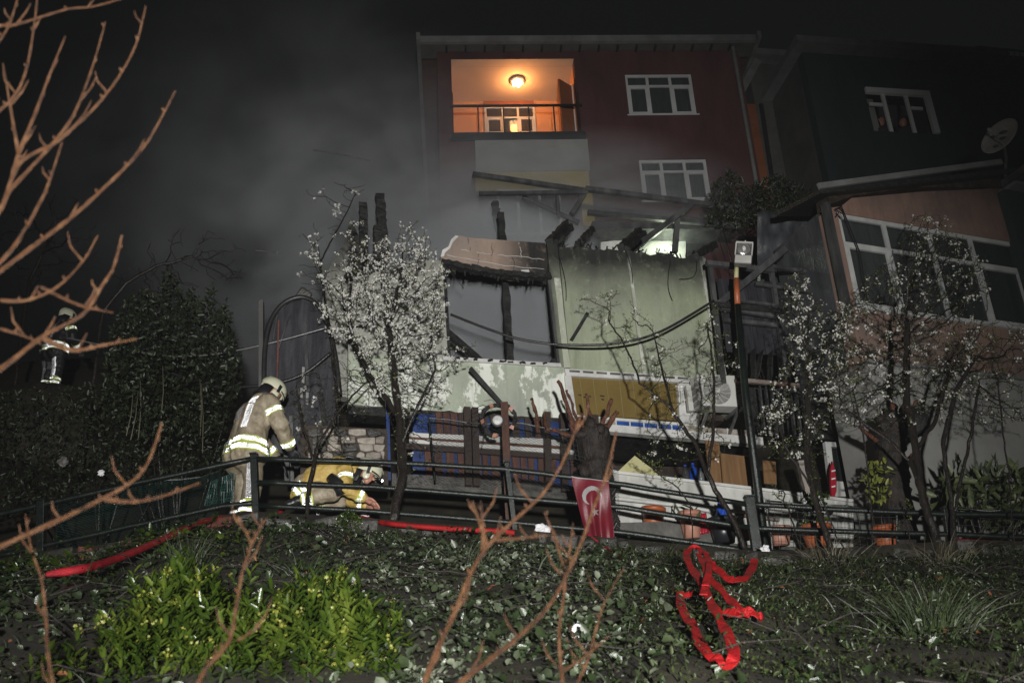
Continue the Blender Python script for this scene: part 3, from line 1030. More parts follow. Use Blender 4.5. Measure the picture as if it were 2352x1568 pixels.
# broken parapet over the opening
par_pts = [(1012, 590), (1016, 574), (1030, 566), (1036, 550), (1047, 540), (1075, 545), (1120, 549), (1180, 553), (1252, 558), (1258, 600), (1254, 630), (1180, 628), (1100, 612), (1022, 600)]
pp = hp('parapet', 'parapet_wall', par_pts, -0.22, 0.05)
hp('broken_edge', 'white_paint', [(1012, 590), (1016, 574), (1030, 566), (1036, 550), (1047, 540), (1053, 543), (1040, 556), (1034, 570), (1022, 580), (1020, 588)], 0.051, 0.058)
for c in ([(1052, 572), (1085, 578), (1118, 583), (1150, 586)], [(1130, 556), (1128, 568), (1132, 580), (1128, 588)], [(1150, 586), (1200, 590), (1250, 597)], [(1175, 590), (1182, 606), (1178, 622)], [(1192, 556), (1196, 575), (1198, 590)], [(1225, 558), (1228, 595)], [(1026, 585), (1100, 600), (1180, 612), (1250, 618)], [(1075, 546), (1080, 575)], [(1100, 583), (1096, 610)]):
    cm = 'white_paint' if random.random() < 0.4 else 'char'
    cp = []
    for i in range(len(c) - 1):
        for k_ in range(4):
            t = k_ / 4
            cp.append((c[i][0] + (c[i + 1][0] - c[i][0]) * t + random.uniform(-1.5, 1.5), c[i][1] + (c[i + 1][1] - c[i][1]) * t + random.uniform(-1.5, 1.5)))
    cp.append(c[-1])
    m = MB()
    for i in range(len(cp) - 1):
        if random.random() < 0.85:
            m.bar(H.loc(*cp[i], 0.052), H.loc(*cp[i + 1], 0.052), 0.006, random.uniform(0.003, 0.014), up=(0, 1, 0))
    m.build('crack', cm, pp)
hp('torn_paper', 'white_paint', [(1196, 620), (1214, 619), (1218, 626), (1202, 628)], 0.051, 0.056)
# charred lintel beam, sagging
pts = [H.loc(*p, 0.03) for p in ((1014, 604), (1080, 618), (1150, 630), (1210, 634), (1264, 636))]
m = MB()
for i in range(4):
    m.bar(pts[i], pts[i + 1], 0.16, 0.085, seg=8, jit=0.014)
m.build('lintel', 'char', hb)
# frame of the opening
hp('opening_jamb', 'soot_metal', [(1258, 634), (1264, 634), (1286, 832), (1280, 832)], -0.05, 0.02)
# sill and the stained lower wall
hp('sill', 'white_paint', [(1018, 818), (1288, 834), (1290, 842), (1018, 826)], -0.2, 0.06)
hp('lower_wall', 'lower_wall', [(800, 812), (1018, 826), (1296, 843), (1302, 962), (1100, 950), (905, 936), (800, 928)], -0.16, 0.01)
for i in range(9):
    x = 1040 + 26 * i + random.uniform(-6, 6)
    y = 823 + (x - 1018) * 0.06
    MB().bar(H.loc(x, y, 0.05), H.loc(x + random.uniform(8, 16), y - random.uniform(-1, 3), 0.05), 0.05, random.uniform(0.02, 0.04), jit=0.01, seg=2).build('charcoal', 'char', hb)
hp('charcoal_heap', 'char', [(1262, 833), (1268, 822), (1276, 824), (1280, 834)], -0.1, 0.02)
# soot-black floor edge under the wall
hp('floor_edge', 'char', ragged((800, 930), (1302, 962), 24, 3) + [(1302, 984), (800, 950)], -0.3, 0.06)
# amber glazed bay with white frame under the second panel
hp('bay_head', 'white_paint', [(1297, 846), (1600, 866), (1602, 880), (1300, 862)], -0.1, 0.05)
for i in range(9):
    t = i / 9
    x = 1308 + 280 * t
    y = 849 + 18 * t
    hp('vent_slot', 'concrete', [(x, y), (x + 24, y + 1.6), (x + 24, y + 6.5), (x, y + 5)], 0.051, 0.054)
hp('bay_jamb', 'white_paint', [(1297, 862), (1312, 863), (1325, 952), (1306, 950)], -0.1, 0.05)
hp('bay_jamb', 'white_paint', [(1556, 879), (1600, 882), (1606, 975), (1562, 970)], -0.1, 0.05)
hp('amber_blind', 'amber_blind', [(1312, 862), (1556, 879), (1562, 966), (1325, 952)], -0.1, -0.02)
for i in range(8):
    t = (i + 0.6) / 8
    a = H.loc(1312 + 244 * t, 862 + 17 * t, -0.015)
    b = H.loc(1325 + 237 * t, 952 + 14 * t, -0.015)
    MB().bar(a, b, 0.012, 0.012, up=(1, 0, 0)).build('blind_seam', 'amber_seam', hb)
for x, y, a in ((1328, 905, 10), (1340, 910, 9), (1352, 908, 6), (1378, 907, 11), (1381, 915, 7)):
    hp('paint_mark', 'char', [(x, y), (x + a, y + 1), (x + a - 1, y + 4), (x + 1, y + 3)], -0.019, -0.016)
hp('bay_foot', 'white_paint', [(1306, 951), (1602, 973), (1603, 979), (1306, 957)], -0.1, 0.05)
# tiled strip: blue panes between white bars
for i in range(13):
    x0_ = 1320 + 32 * i
    y0_ = 955 + (x0_ - 1306) * 0.075
    hp('blue_tile' if x0_ > 1395 and x0_ < 1550 else 'tile', 'blue_tile' if x0_ > 1395 and x0_ < 1550 else 'limewashed',
       [(x0_, y0_ + 2), (x0_ + 29, y0_ + 4.2), (x0_ + 30, y0_ + 17), (x0_ + 1, y0_ + 15)], -0.05, 0.02)
    hp('tile_bar', 'white_paint', [(x0_ + 29.3, y0_ + 3), (x0_ + 32, y0_ + 3.2), (x0_ + 33, y0_ + 18), (x0_ + 30.3, y0_ + 17.8)], -0.05, 0.03)
# slab edge over the porch
hp('slab_edge', 'white_paint', [(1330, 968), (1752, 1004), (1754, 1022), (1395, 990), (1330, 984)], -0.05, 0.1)
hp('porch_ceiling', 'char', [(1330, 966), (1752, 1002), (1752, 1012), (1330, 975)], -1.62, -0.052)
# porch behind: dark back wall and side boards
slab('porch_back', 'dark_post', hb, hu(1320, 1050) - 0.5, hu(1800, 1050) + 1, -2.6, hv(1500, 985) - 0.1, -1.7, -1.6)
slab('porch_floor', 'concrete', hb, hu(1320, 1050) - 0.5, hu(1800, 1050) + 1, -2.9, -2.6, -1.7, 0.0)
# back and far side walls so the ruin is a box, not a front
VTi = VT - 0.2
slab('rear_wall', 'side_plaster', hb, hu(1100, 700) - 1.5, hu(1660, 700), -0.6, VTi - 1.9, -5.4, -5.2)
slab('partition_wall', 'side_plaster', hb, hu(1650, 700) - 0.12, hu(1650, 700), -0.6, VTi, -4.0, -0.102)
slab('floor', 'char_wood', hb, hu(1000, 800), hu(1650, 700) - 0.12, -0.7, -0.6, -3.99, -0.17)
# charred rafter stubs sticking up over the walls
stubs = [((1262, 556), (1302, 514), .9, .13), ((1278, 556), (1312, 520), .8, .1), ((1325, 562), (1362, 526), .9, .09), ((1425, 570), (1470, 530), .9, .13), ((1440, 570), (1480, 534), .7, .1), ((1596, 590), (1640, 562), .7, .12)]
for (a, b, dd, sz) in stubs:
    m = MB().bar(H.loc(*a, 0.0), H.loc(*b, -dd), sz * .9, sz, seg=12, jit=0.02)
    m.build('rafter_stub', 'char', hb)
# uprights standing inside
for a, b, d0, sz in (((1172, 830), (1150, 490), -0.6, 0.11), ((1150, 552), (1136, 465), -1.6, 0.12), ((836, 640), (834, 470), -1.0, 0.14), ((885, 620), (872, 448), -1.2, 0.15), ((868, 600), (866, 520), -0.8, 0.13)):
    MB().bar(H.loc(*a, d0), H.loc(*b, d0), sz, sz, up=(0, 1, 0), seg=22, jit=0.014).build('charred_post', 'char', hb)
MB().bar(H.loc(1000, 740, -0.4), H.loc(1110, 835, -0.8), 0.09, 0.09, seg=6, jit=0.008).build('fallen_batten', 'char', hb)
MB().bar(H.loc(1312, 782, 0.03), H.loc(1350, 718, 0.16), 0.03, 0.05, seg=4, jit=0.004).build('hanging_batten', 'char', hb)
MB().bar(H.loc(1080, 845, 0.5), H.loc(1150, 925, 0.2), 0.035, 0.06).build('gutter_piece', 'soot_metal', hb)
# splinters of lath and hanging wires along the burnt edges
edge = [(1260, 556), (1300, 566), (1360, 572), (1440, 578), (1500, 584), (1560, 588), (1612, 592)]
for i in range(46):
    j = random.randrange(len(edge) - 1)
    t = random.random()
    x, y = edge[j][0] + (edge[j + 1][0] - edge[j][0]) * t, edge[j][1] + (edge[j + 1][1] - edge[j][1]) * t
    d = random.uniform(-0.4, 0.05)
    MB().bar(H.loc(x, y + 4, d), H.loc(x + random.uniform(-14, 18), y - random.uniform(2, 15), d - random.uniform(0, .3)), random.uniform(.01, .035), random.uniform(.006, .02), seg=2, jit=0.006).build('splinter', 'char', hb)
for i in range(22):
    x = random.uniform(1025, 1255)
    y = 606 + (x - 1014) * 0.125
    MB().bar(H.loc(x, y + 8, 0.02), H.loc(x + random.uniform(-4, 4), y + random.uniform(12, 22), 0.02), random.uniform(.01, .03), .015, up=(0, 1, 0), jit=0.004).build('splinter', 'char', hb)
for x0_, y0_, x1_, y1_, sg in ((1285, 590, 1300, 690, 6), (1600, 600, 1560, 640, 14), (1440, 582, 1452, 650, 5), (1020, 610, 1060, 660, 20), (1655, 610, 1700, 640, 24), (1540, 600, 1545, 690, -8)):
    q_ = [H.loc(x0_ + (x1_ - x0_) * t + sg * math.sin(t * 3.1), y0_ + (y1_ - y0_) * t + abs(sg) * math.sin(t * 3.1), 0.07) for t in np.linspace(0, 1, 8)]
    MB().tube(q_, 0.006, 5).build('hanging_wire', 'rubber', hb)
# left ruin: jagged charred wall end and torn grey cladding
hp('ruined_wall', 'side_plaster', [(735, 905), (742, 660), (760, 605), (790, 560), (800, 520), (812, 512), (830, 560), (850, 600), (905, 610), (905, 925)], -1.2, -1.0)
hp('ruined_wall', 'char', [(790, 640), (806, 560), (850, 600), (905, 625), (905, 700), (840, 690)], -0.98, -0.9)
hp('board', 'ply', [(858, 538), (872, 532), (878, 580), (864, 584)], -0.88, -0.85)

# ------------------------------------------------------------------ slatted porch front in brown and blue
sf = thing('slatted_screen', 'brown and blue slatted wooden screen under the burnt house', 'screen', H.world(1100, 1100, 0.25), H.yaw)
S0 = H.uv(1100, 1100, 0.25)


def sl(px, py, d=0.25):
    a_, b_ = H.uv(px, py, d)
    return Vector((a_ - S0[0], -(d - 0.25), b_ - S0[1]))


def slp(name, mat, pts, d0, d1, par=sf):
    q = [(p.x, p.z) for p in (sl(x, y, d1) for x, y in pts)]
    a_ = sum(q[i][0] * q[(i + 1) % len(q)][1] - q[(i + 1) % len(q)][0] * q[i][1] for i in range(len(q)))
    return MB().prism(q if a_ > 0 else q[::-1], -(d1 - 0.25), -(d0 - 0.25)).build(name, mat, par)


def yl(x, y):
    return y + (x - 1100) * 0.062


slp('backing_board', 'blue_paint', [(948, yl(948, 958)), (1372, yl(1372, 958)), (1372, yl(1372, 1095)), (948, yl(948, 1100))], 0.02, 0.1)
x = 945.0
k = 0
while x < 1330:
    wd = random.uniform(13, 19)
    if random.random() < 0.9:
        slp('slat', 'brown_slat' if random.random() < 0.85 else 'dark_post', [(x, yl(x, 952)), (x + wd, yl(x + wd, 952)), (x + wd + 3, yl(x, 1005)), (x + 3, yl(x, 1005))], 0.104, 0.15)
    x += wd + random.choice((3, 5, 7, 13))
x = 975.0
while x < 1345:
    wd = random.uniform(13, 20)
    slp('slat', 'brown_slat', [(x, yl(x, 1040)), (x + wd, yl(x + wd, 1040)), (x + wd + 4, yl(x, 1112)), (x + 4, yl(x, 1112))], 0.104, random.uniform(0.14, 0.16))
    x += wd + random.choice((4, 6, 9))
slp('white_rail', 'white_paint', [(940, yl(940, 1003)), (1345, yl(1345, 996)), (1347, yl(1347, 1012)), (940, yl(940, 1012))], 0.16, 0.21)
slp('white_rail', 'white_paint', [(940, yl(940, 1018)), (1360, yl(1360, 1020)), (1360, yl(1360, 1030)), (940, yl(940, 1026))], 0.16, 0.2)
slp('brown_rail', 'brown_slat', [(940, yl(940, 1012)), (1360, yl(1360, 1012)), (1360, yl(1360, 1019)), (940, yl(940, 1018))], 0.16, 0.19)
slp('top_rail', 'dark_post', [(930, yl(930, 1028)), (1360, yl(1360, 1032)), (1360, yl(1360, 1042)), (930, yl(930, 1040))], 0.16, 0.22)
slp('blue_panel', 'blue_paint', [(1255, 1092), (1312, 1098), (1314, 1118), (1258, 1112)], 0.16, 0.19)
for x in (886, 1066, 1084, 1250, 1288, 1360):
    slp('post', 'dark_post' if x > 900 else 'blue_paint', [(x, yl(x, 935)), (x + (15 if x > 900 else 8), yl(x, 936)), (x + (19 if x > 900 else 12), yl(x, 1116)), (x + 4, yl(x, 1115))], 0.22, 0.32)
slp('base_board', 'wet_stone', [(900, yl(900, 1098)), (1400, yl(1400, 1104)), (1400, yl(1400, 1135)), (900, yl(900, 1128))], 0.0, 0.22)

# charred rubble heap under the slats
heap = {k_: MB() for k_ in ('char', 'char_wood', 'wet_stone', 'brick_red')}
for i in range(130):
    px, py = random.uniform(930, 1340), 0
    b = H.world(px, yl(px, random.uniform(1112, 1150)), random.uniform(0.35, 0.9))
    zg = gzf(b.x, b.y)
    sz = random.uniform(0.05, 0.16)
    heap[random.choice(('char', 'char_wood', 'char', 'wet_stone', 'wet_stone', 'brick_red'))].box((b.x, b.y, zg + sz * 0.4 + random.uniform(0, .08)), (sz * random.uniform(1, 2.6), sz, sz * 0.7), Euler((random.random() * 3, random.random(), random.random() * 3)).to_matrix())
rh = tag(heap['char'].build('rubble', 'char', None), 'charred rubble heaped on the alley below the slatted screen', 'rubble', kind='stuff')
for k_ in ('char_wood', 'wet_stone', 'brick_red'):
    tag(heap[k_].build({'char_wood': 'wood_splinters', 'wet_stone': 'stone_rubble', 'brick_red': 'brick_rubble'}[k_], k_, rh), kind='stuff')

# ------------------------------------------------------------------ low white wall in front of the porch
LW = Fac(1560, 1160, 13.75, 16.0)
lw = LW.root('garden_wall', 'low whitewashed garden wall with flower pots standing before it', 'wall')


def lwp(name, mat, pts, d0, d1):
    return MB().prism(LW.poly(pts, d1), -d1, -d0).build(name, mat, lw)


burnt_wall('white_wall', (0.42, 0.42, 0.39), 5, 8, 1.0, peel=(0.5, 0.5, 0.47))
lwp('wall', 'white_wall', [(1345, 1068), (1420, 1085), (1720, 1120), (1960, 1150), (1960, 1260), (1720, 1250), (1345, 1215)], -0.2, 0.0)
lwp('coping', 'white_paint', [(1345, 1064), (1420, 1081), (1720, 1116), (1960, 1146), (1960, 1152), (1720, 1122), (1420, 1087), (1345, 1070)], -0.24, 0.04)
MB().tube([LW.loc(1380, 1140, 0.12), LW.loc(1560, 1160, 0.12), LW.loc(1640, 1174, 0.12)], 0.028, 8).build('pipe', 'white_paint', lw)
MB().tube([LW.loc(1640, 1174, 0.12), LW.loc(1790, 1193, 0.12)], 0.028, 8).build('rusty_pipe', 'rust_pipe', lw)
for px, py in ((1400, 1144), (1560, 1160), (1700, 1182)):
    a = LW.loc(px, py, 0.12)
    MB().bar(a, a + Vector((0, 0.14, 0)), 0.03, 0.03).build('pipe_bracket', 'steel', lw)
# grey stone step
lwp('grey_slab', 'concrete', [(1395, 1200), (1590, 1196), (1640, 1225), (1660, 1262), (1395, 1250)], 0.05, 0.45)

# porch contents ------------------------------------------------------
tri = MB().prism(LW.poly([(1415, 1086), (1458, 1046), (1535, 1104)], -0.3), 0.3, 0.33)
o = one('corner_board', tri, 'yellow_board', 'pale yellow triangular board corner standing behind the low white wall', 'board')
o.location, o.rotation_euler = LW.o, (0, 0, LW.yaw)
for pts, lab, d in (([(1620, 1012), (1652, 1016), (1660, 1125), (1632, 1122)], 'narrow brown plywood sheet left of the wider one in the dark porch', -0.5),
                    ([(1655, 1040), (1735, 1050), (1740, 1130), (1662, 1124)], 'wide brown plywood sheet leaning in the dark porch', -0.38),
                    ([(1752, 1056), (1782, 1060), (1784, 1112), (1756, 1110)], 'small brown plywood piece right of the porch post', -0.3)):
    o = one('plywood_sheet', MB().prism(LW.poly(pts, d), -d, -d + 0.02), 'ply', lab, 'board', 'plywood sheets in the porch')
    o.location, o.rotation_euler = LW.o, (0, 0, LW.yaw)
for px, py, h_, r_, mt, lab in ((1578, 1108, .26, .05, 'glass_clear', 'clear bottle with blue cap standing on the low white wall'), (1596, 1110, .3, .06, 'blue_plastic', 'blue plastic bottle standing on the low white wall'), (1612, 1112, .24, .05, 'plastic_sheet', 'pale plastic bottle beside the blue bottle on the wall')):
    b = LW.world(px, py, -0.1)
    t = thing('bottle', lab, 'bottle', b, 0, 'bottles on the low wall')
    MB().lathe([(0, 0), (r_, 0), (r_, h_ * .62), (r_ * .4, h_ * .82), (r_ * .4, h_ * .92)], 12).build('body', mt, t, smooth=True)
    MB().lathe([(r_ * .45, h_ * .925), (r_ * .45, h_), (0, h_)], 10).build('cap', 'blue_plastic', t)

# ------------------------------------------------------------------ white post, porch door, boat-shaped red board, house number
wp = one('porch_post', MB().bar(LW.world(1842, 1060, -0.2), LW.world(1862, 1150, -0.2), 0.14, 0.14, up=(0, 1, 0), seg=6, jit=0.008), 'limewashed', 'flaking whitewashed post in the dark porch opening', 'post')
t = thing('porch_door', 'small white framed door with a dark pane behind the right trees', 'door', LW.world(1950, 1140, -0.9), LW.yaw)
dz = LW.uv(1950, 1140, -0.9)


def dl(px, py):
    a_, b_ = LW.uv(px, py, -0.9)
    return (a_ - dz[0], b_ - dz[1])


def dprism(name, mat, pts, y0_, y1_, par):
    q = [dl(*p) for p in pts]
    a_ = sum(q[i][0] * q[(i + 1) % len(q)][1] - q[(i + 1) % len(q)][0] * q[i][1] for i in range(len(q)))
    return MB().prism(q if a_ > 0 else q[::-1], y0_, y1_).build(name, mat, par)


fr_ = dprism('frame', 'pvc_dirty', [(1893, 1015), (1972, 1020), (1973, 1030), (1907, 1026), (1920, 1140), (1908, 1140)], -0.03, 0.05, t)
dprism('frame', 'pvc_dirty', [(1964, 1031), (1973, 1031), (1988, 1140), (1977, 1140)], -0.03, 0.05, t)
dprism('door_panel', 'white_paint', [(1921, 1105), (1976, 1110), (1977, 1140), (1921, 1140)], -0.02, 0.03, t)
dprism('pane', 'glass_dark', [(1908, 1028), (1963, 1032), (1976, 1108), (1919, 1103)], 0.0, 0.012, t)
rbd = [(1912, 1058), (1917, 1075), (1921, 1100), (1921, 1128), (1917, 1142), (1911, 1142), (1908, 1110), (1908, 1075)]
o = one('red_board', MB().prism(LW.poly(rbd, -0.5), 0.5, 0.54), 'red_plastic', 'narrow red pointed board with white strokes standing by the porch door', 'board')
o.location, o.rotation_euler = LW.o, (0, 0, LW.yaw)
for yy in (1080, 1098, 1116):
    q = MB().prism(LW.poly([(1910, yy), (1919, yy - 2), (1919, yy + 1), (1911, yy + 3)], -0.49), 0.492, 0.4985).build('white_stroke', 'paper', o)
npl = thing('number_plate', 'small red house number plate with white rim beside the whitewashed post', 'sign', LW.world(1841, 1140, -0.05), LW.yaw)
nl = LW.uv(1841, 1140, -0.05)
q = [(p[0] - nl[0], p[1] - nl[1]) for p in LW.poly([(1828, 1132), (1850, 1130), (1853, 1144), (1833, 1143)], -0.05)]
MB().prism(q, -0.01, 0.01).build('plate', 'paper', npl)
q2 = [(p[0] - nl[0], p[1] - nl[1]) for p in LW.poly([(1829.5, 1133.6), (1849, 1131.8), (1851.4, 1143), (1834, 1142.2)], -0.05)]
MB().prism(q2, -0.014, -0.0102).build('field', 'red_plastic', npl)


def text_part(body, size, mat, par, loc_, rot, name='lettering', thick=0.002):
    cu = bpy.data.curves.new(name, 'FONT')
    cu.body = body
    cu.size = size
    cu.extrude = thick
    cu.align_x = 'CENTER'
    cu.align_y = 'CENTER'
    tmp = bpy.data.objects.new(name, cu)
    COL.objects.link(tmp)
    dg = bpy.context.evaluated_depsgraph_get()
    me = bpy.data.meshes.new_from_object(tmp.evaluated_get(dg))
    bpy.data.objects.remove(tmp)
    o_ = bpy.data.objects.new(name, me)
    COL.objects.link(o_)
    me.materials.clear()
    me.materials.append(MATS[mat])
    o_.parent = par
    o_.location = loc_
    o_.rotation_euler = rot
    return o_


text_part('112', 0.085, 'paper', npl, (-0.005, -0.018, -0.02), (math.pi / 2, 0, 0))

# ------------------------------------------------------------------ air conditioner
ac0 = H.loc(1652, 935, 0.35)
ac = thing('air_conditioner', 'white outdoor air conditioner unit with round fan grille on wall brackets', 'air conditioner', H.world(1652, 935, 0.35), H.yaw)
au0 = hu(1606, 900, 0.5) - ac0.x
au1 = hu(1712, 900, 0.5) - ac0.x
av0 = hv(1660, 932, 0.5) - ac0.z
av1 = hv(1650, 860, 0.5) - ac0.z
cxx, czz = hu(1646, 895, 0.5) - ac0.x, hv(1646, 897, 0.5) - ac0.z
MB().box(((au0 + au1) / 2, 0.0, (av0 + av1) / 2), (au1 - au0, 0.3, av1 - av0)).build('casing', 'ac_shell', ac, bevel=0.012)
FY = -0.152
rr_ = (av1 - av0) * 0.43
RX = Matrix.Rotation(math.pi / 2, 3, 'X')
MB().lathe([(0, -0.0), (rr_, 0.0), (rr_, 0.004), (0, 0.004)], 32, (cxx, FY, czz), RX).build('fan_recess', 'dark_plastic', ac)
gr = MB()
for i in range(13):
    r_ = rr_ * (0.2 + 0.8 * (i + 1) / 13)
    gr.tube([(cxx + r_ * math.cos(a), FY - 0.022, czz + r_ * math.sin(a)) for a in np.linspace(0, 2 * math.pi, 33)], 0.0035, 4, False)
for i in range(12):
    a = 2 * math.pi * i / 12
    gr.tube([(cxx + 0.2 * rr_ * math.cos(a), FY - 0.024, czz + 0.2 * rr_ * math.sin(a)), (cxx + rr_ * 0.6 * math.cos(a + 0.12), FY - 0.026, czz + rr_ * 0.6 * math.sin(a + 0.12)), (cxx + rr_ * math.cos(a + 0.35), FY - 0.022, czz + rr_ * math.sin(a + 0.35))], 0.004, 4)
tag(gr.build('fan_grille', 'ac_shell', ac), kind='stuff')
MB().lathe([(0, 0), (rr_ * 0.2, 0), (rr_ * 0.2, 0.02), (0, 0.024)], 18, (cxx, FY - 0.012, czz), RX).build('hub', 'ac_shell', ac)
bl = MB()
for i in range(3):
    a = 2 * math.pi * i / 3 + 0.4
    bl.add([(cxx + rr_ * 0.2 * math.cos(a), FY - 0.006, czz + rr_ * 0.2 * math.sin(a)), (cxx + rr_ * 0.9 * math.cos(a - .3), FY - 0.005, czz + rr_ * 0.9 * math.sin(a - .3)), (cxx + rr_ * 0.9 * math.cos(a + .5), FY - 0.014, czz + rr_ * 0.9 * math.sin(a + .5)), (cxx + rr_ * 0.2 * math.cos(a + .6), FY - 0.014, czz + rr_ * 0.2 * math.sin(a + .6))], [(0, 1, 2, 3)])
bl.build('fan_blade', 'soot_metal', ac)
text_part('VALT', 0.105, 'ac_text', ac, (au1 - 0.1, FY - 0.004, av1 - 0.2), (math.pi / 2, rad(-90), 0))
for uu in (au0 + 0.12, au1 - 0.16):
    MB().bar((uu, 0.33, av0 - 0.03), (uu, -0.16, av0 - 0.03), 0.04, 0.04).build('bracket_arm', 'steel', ac)
    MB().bar((uu, 0.33, av0 - 0.34), (uu, -0.13, av0 - 0.05), 0.035, 0.04).build('bracket_brace', 'steel', ac)
for i in range(4):
    MB().box((au0 - 0.02, 0.0, av0 + 0.06 + 0.1 * i), (0.015, 0.26, 0.05)).build('side_louvre', 'steel', ac)
MB().box((au0 - 0.07, 0.1, av0 + 0.2), (0.08, 0.08, av1 - av0 - 0.1)).build('pipe_cover', 'ac_shell', ac)

# ================================================================== black steel frame right of the house
SF = Fac(1720, 740, 14.7, 18.0)
sfr = SF.root('steel_frame', 'burnt steel balcony frame with blackened cladding right of the green wall', 'frame')


def sb(name, mat, a, b, w_, d=0.0, par=None):
    return MB().bar(SF.loc(*a, d), SF.loc(*b, d), w_, w_, up=(0, 1, 0), seg=3, jit=0.003).build(name, mat, par or sfr)


sb('post', 'soot_metal', (1630, 600), (1662, 880), 0.07, -0.05)
sb('post', 'soot_metal', (1770, 610), (1812, 900), 0.07)
sb('top_beam', 'soot_metal', (1622, 604), (1775, 622), 0.08, 0.03)
sb('rail', 'soot_metal', (1772, 612), (1950, 640), 0.06, 0.03)
sb('rail', 'soot_metal', (1735, 652), (1930, 680), 0.05, 0.03)
sb('rail', 'soot_metal', (1690, 690), (1785, 702), 0.05, 0.03)
sb('rail', 'soot_metal', (1655, 708), (1795, 728), 0.07, 0.05)
sb('rail', 'soot_metal', (1662, 735), (1795, 748), 0.06, 0.03)
sb('rail', 'char', (1640, 700), (1800, 716), 0.09, 0.08)
sb('bottom_beam', 'rust_pipe', (1690, 872), (1835, 886), 0.06, 0.05)
MB().bar(SF.loc(1650, 700, 0.0), SF.loc(1805, 572, 0.3), 0.09, 0.1, seg=3, jit=0.004).build('loose_beam', 'soot_metal', sfr)
for i in range(7):
    x = 1646 + 22 * i
    y = 640 + 1.5 * i
    MB().prism(SF.poly([(x, y), (x + 21, y + 2), (x + 45, y + 170), (x + 24, y + 168)], -0.12), 0.1, 0.13).build('cladding_panel', 'soot_cloth', sfr)
for i in range(7):
    x = 1690 + 20 * i
    MB().bar(SF.loc(x, 800 + i * 2, 0.0), SF.loc(x + random.uniform(-20, 20), 868 + i * 2, 0.05), 0.02, 0.14, up=(0, 1, 0), seg=3, jit=0.01).build('burnt_plank', 'char', sfr)
for i in range(9):
    x = 1745 + 14 * i
    MB().bar(SF.loc(x, 886 + i * 1.5, 0.02), SF.loc(x + 12, 990 + i * 1.5, 0.02), 0.025, 0.025, up=(0, 1, 0)).build('bar', 'soot_metal', sfr)
MB().prism(SF.poly([(1700, 880), (1900, 905), (1915, 1010), (1720, 995)], -0.5), 0.5, 0.55).build('dark_backing', 'char', sfr)

# plastic sheeting stretched behind the frame
m = MB()
vs, fs = [], []
n, k = 14, 10
for i in range(n + 1):
    for j in range(k + 1):
        a = SF.loc(1740 + 190 * i / n, 480 + 20 * i / n + 190 * j / k, -0.9 + 0.12 * math.sin(i * 1.3 + j * 0.7) + 0.06 * math.sin(j * 2.1))
        vs.append(a)
for i in range(n):
    for j in range(k):
        fs.append((i * (k + 1) + j, i * (k + 1) + j + 1, (i + 1) * (k + 1) + j + 1, (i + 1) * (k + 1) + j))
pm('tarp', [(0.03, 0.032, 0.036), (0.075, 0.078, 0.085)], 1.8, 0.45, 0.6, 6, stretch=(2, 2, 0.6), rvar=0.3)
ts = one('plastic_sheet', m.add(vs, fs), 'tarp', 'greyish plastic sheet hung between the steel frame and the pink house', 'sheet', smooth=True)
ts.location, ts.rotation_euler = SF.o, (0, 0, SF.yaw)
sol = ts.modifiers.new('thick', 'SOLIDIFY')
sol.thickness = 0.01
m = MB()
vs = []
for j in range(6):
    for i in (0, 1):
        vs.append(SF.loc(1826 + 18 * i + j, 548 + 20 * j, -0.72 + 0.03 * math.sin(j)))
bs = one('blue_cloth', m.add(vs, [(2 * j, 2 * j + 1, 2 * j + 3, 2 * j + 2) for j in range(5)]), 'blue_paint', 'strip of blue cloth hanging before the plastic sheet', 'cloth', smooth=True)
bs.location, bs.rotation_euler = SF.o, (0, 0, SF.yaw)
bs.modifiers.new('thick', 'SOLIDIFY').thickness = 0.012

# ------------------------------------------------------------------ flood lamp on a pole
fp = at(1737, 1130, 13.6)
fl = thing('flood_lamp', 'grey street flood lamp on a dark leaning pole beside the green wall', 'lamp', (fp.x, fp.y, gzf(fp.x, fp.y)))
L0 = Vector(fl.location)


def fl_(px, py, Y):
    return at(px, py, Y) - L0


MB().tube([Vector((0, 0, -0.1)), fl_(1712, 900, 13.7), fl_(1694, 700, 13.75)], [0.06, 0.058, 0.05], 10).build('pole', 'fence_paint', fl, smooth=True)
MB().tube([fl_(1694, 700, 13.75), fl_(1691, 640, 13.75)], 0.045, 10).build('rusty_collar', 'terracotta', fl, smooth=True)
MB().tube([fl_(1691, 640, 13.75), fl_(1692, 610, 13.74)], 0.035, 8).build('neck', 'yellow_board', fl, smooth=True)
hc = fl_(1708, 583, 13.6)
HR = Euler((rad(-12), rad(12), rad(-10))).to_matrix()


def hbx(c, s, name, mat, par, bv=0.0):
    return MB().box(hc + HR @ Vector(c), s, HR).build(name, mat, par, bevel=bv)


hd = hbx((0, 0.06, 0.02), (0.27, 0.14, 0.4), 'housing', 'steel', fl, 0.03)
hbx((0, -0.02, -0.125), (0.25, 0.05, 0.14), 'ballast_cover', 'ac_shell', hd, 0.01)
MB().ball(hc + HR @ Vector((0, -0.01, 0.075)), (0.105, 0.03, 0.11), 16, 10).build('reflector', 'reflector', hd, smooth=True)
MB().ball(hc + HR @ Vector((0, -0.045, 0.075)), (0.03, 0.03, 0.045), 12, 8).build('bulb', 'lens_glass', hd, smooth=True)
for a, s_ in (((0, -0.03, 0.205), (0.26, 0.03, 0.02)), ((-0.125, -0.03, 0.075), (0.02, 0.03, 0.24)), ((0.125, -0.03, 0.075), (0.02, 0.03, 0.24))):
    hbx(a, s_, 'rim', 'ac_shell', hd, 0.004)
hbx((0.01, 0.0, 0.24), (0.02, 0.03, 0.04), 'latch', 'lens_glass', hd)

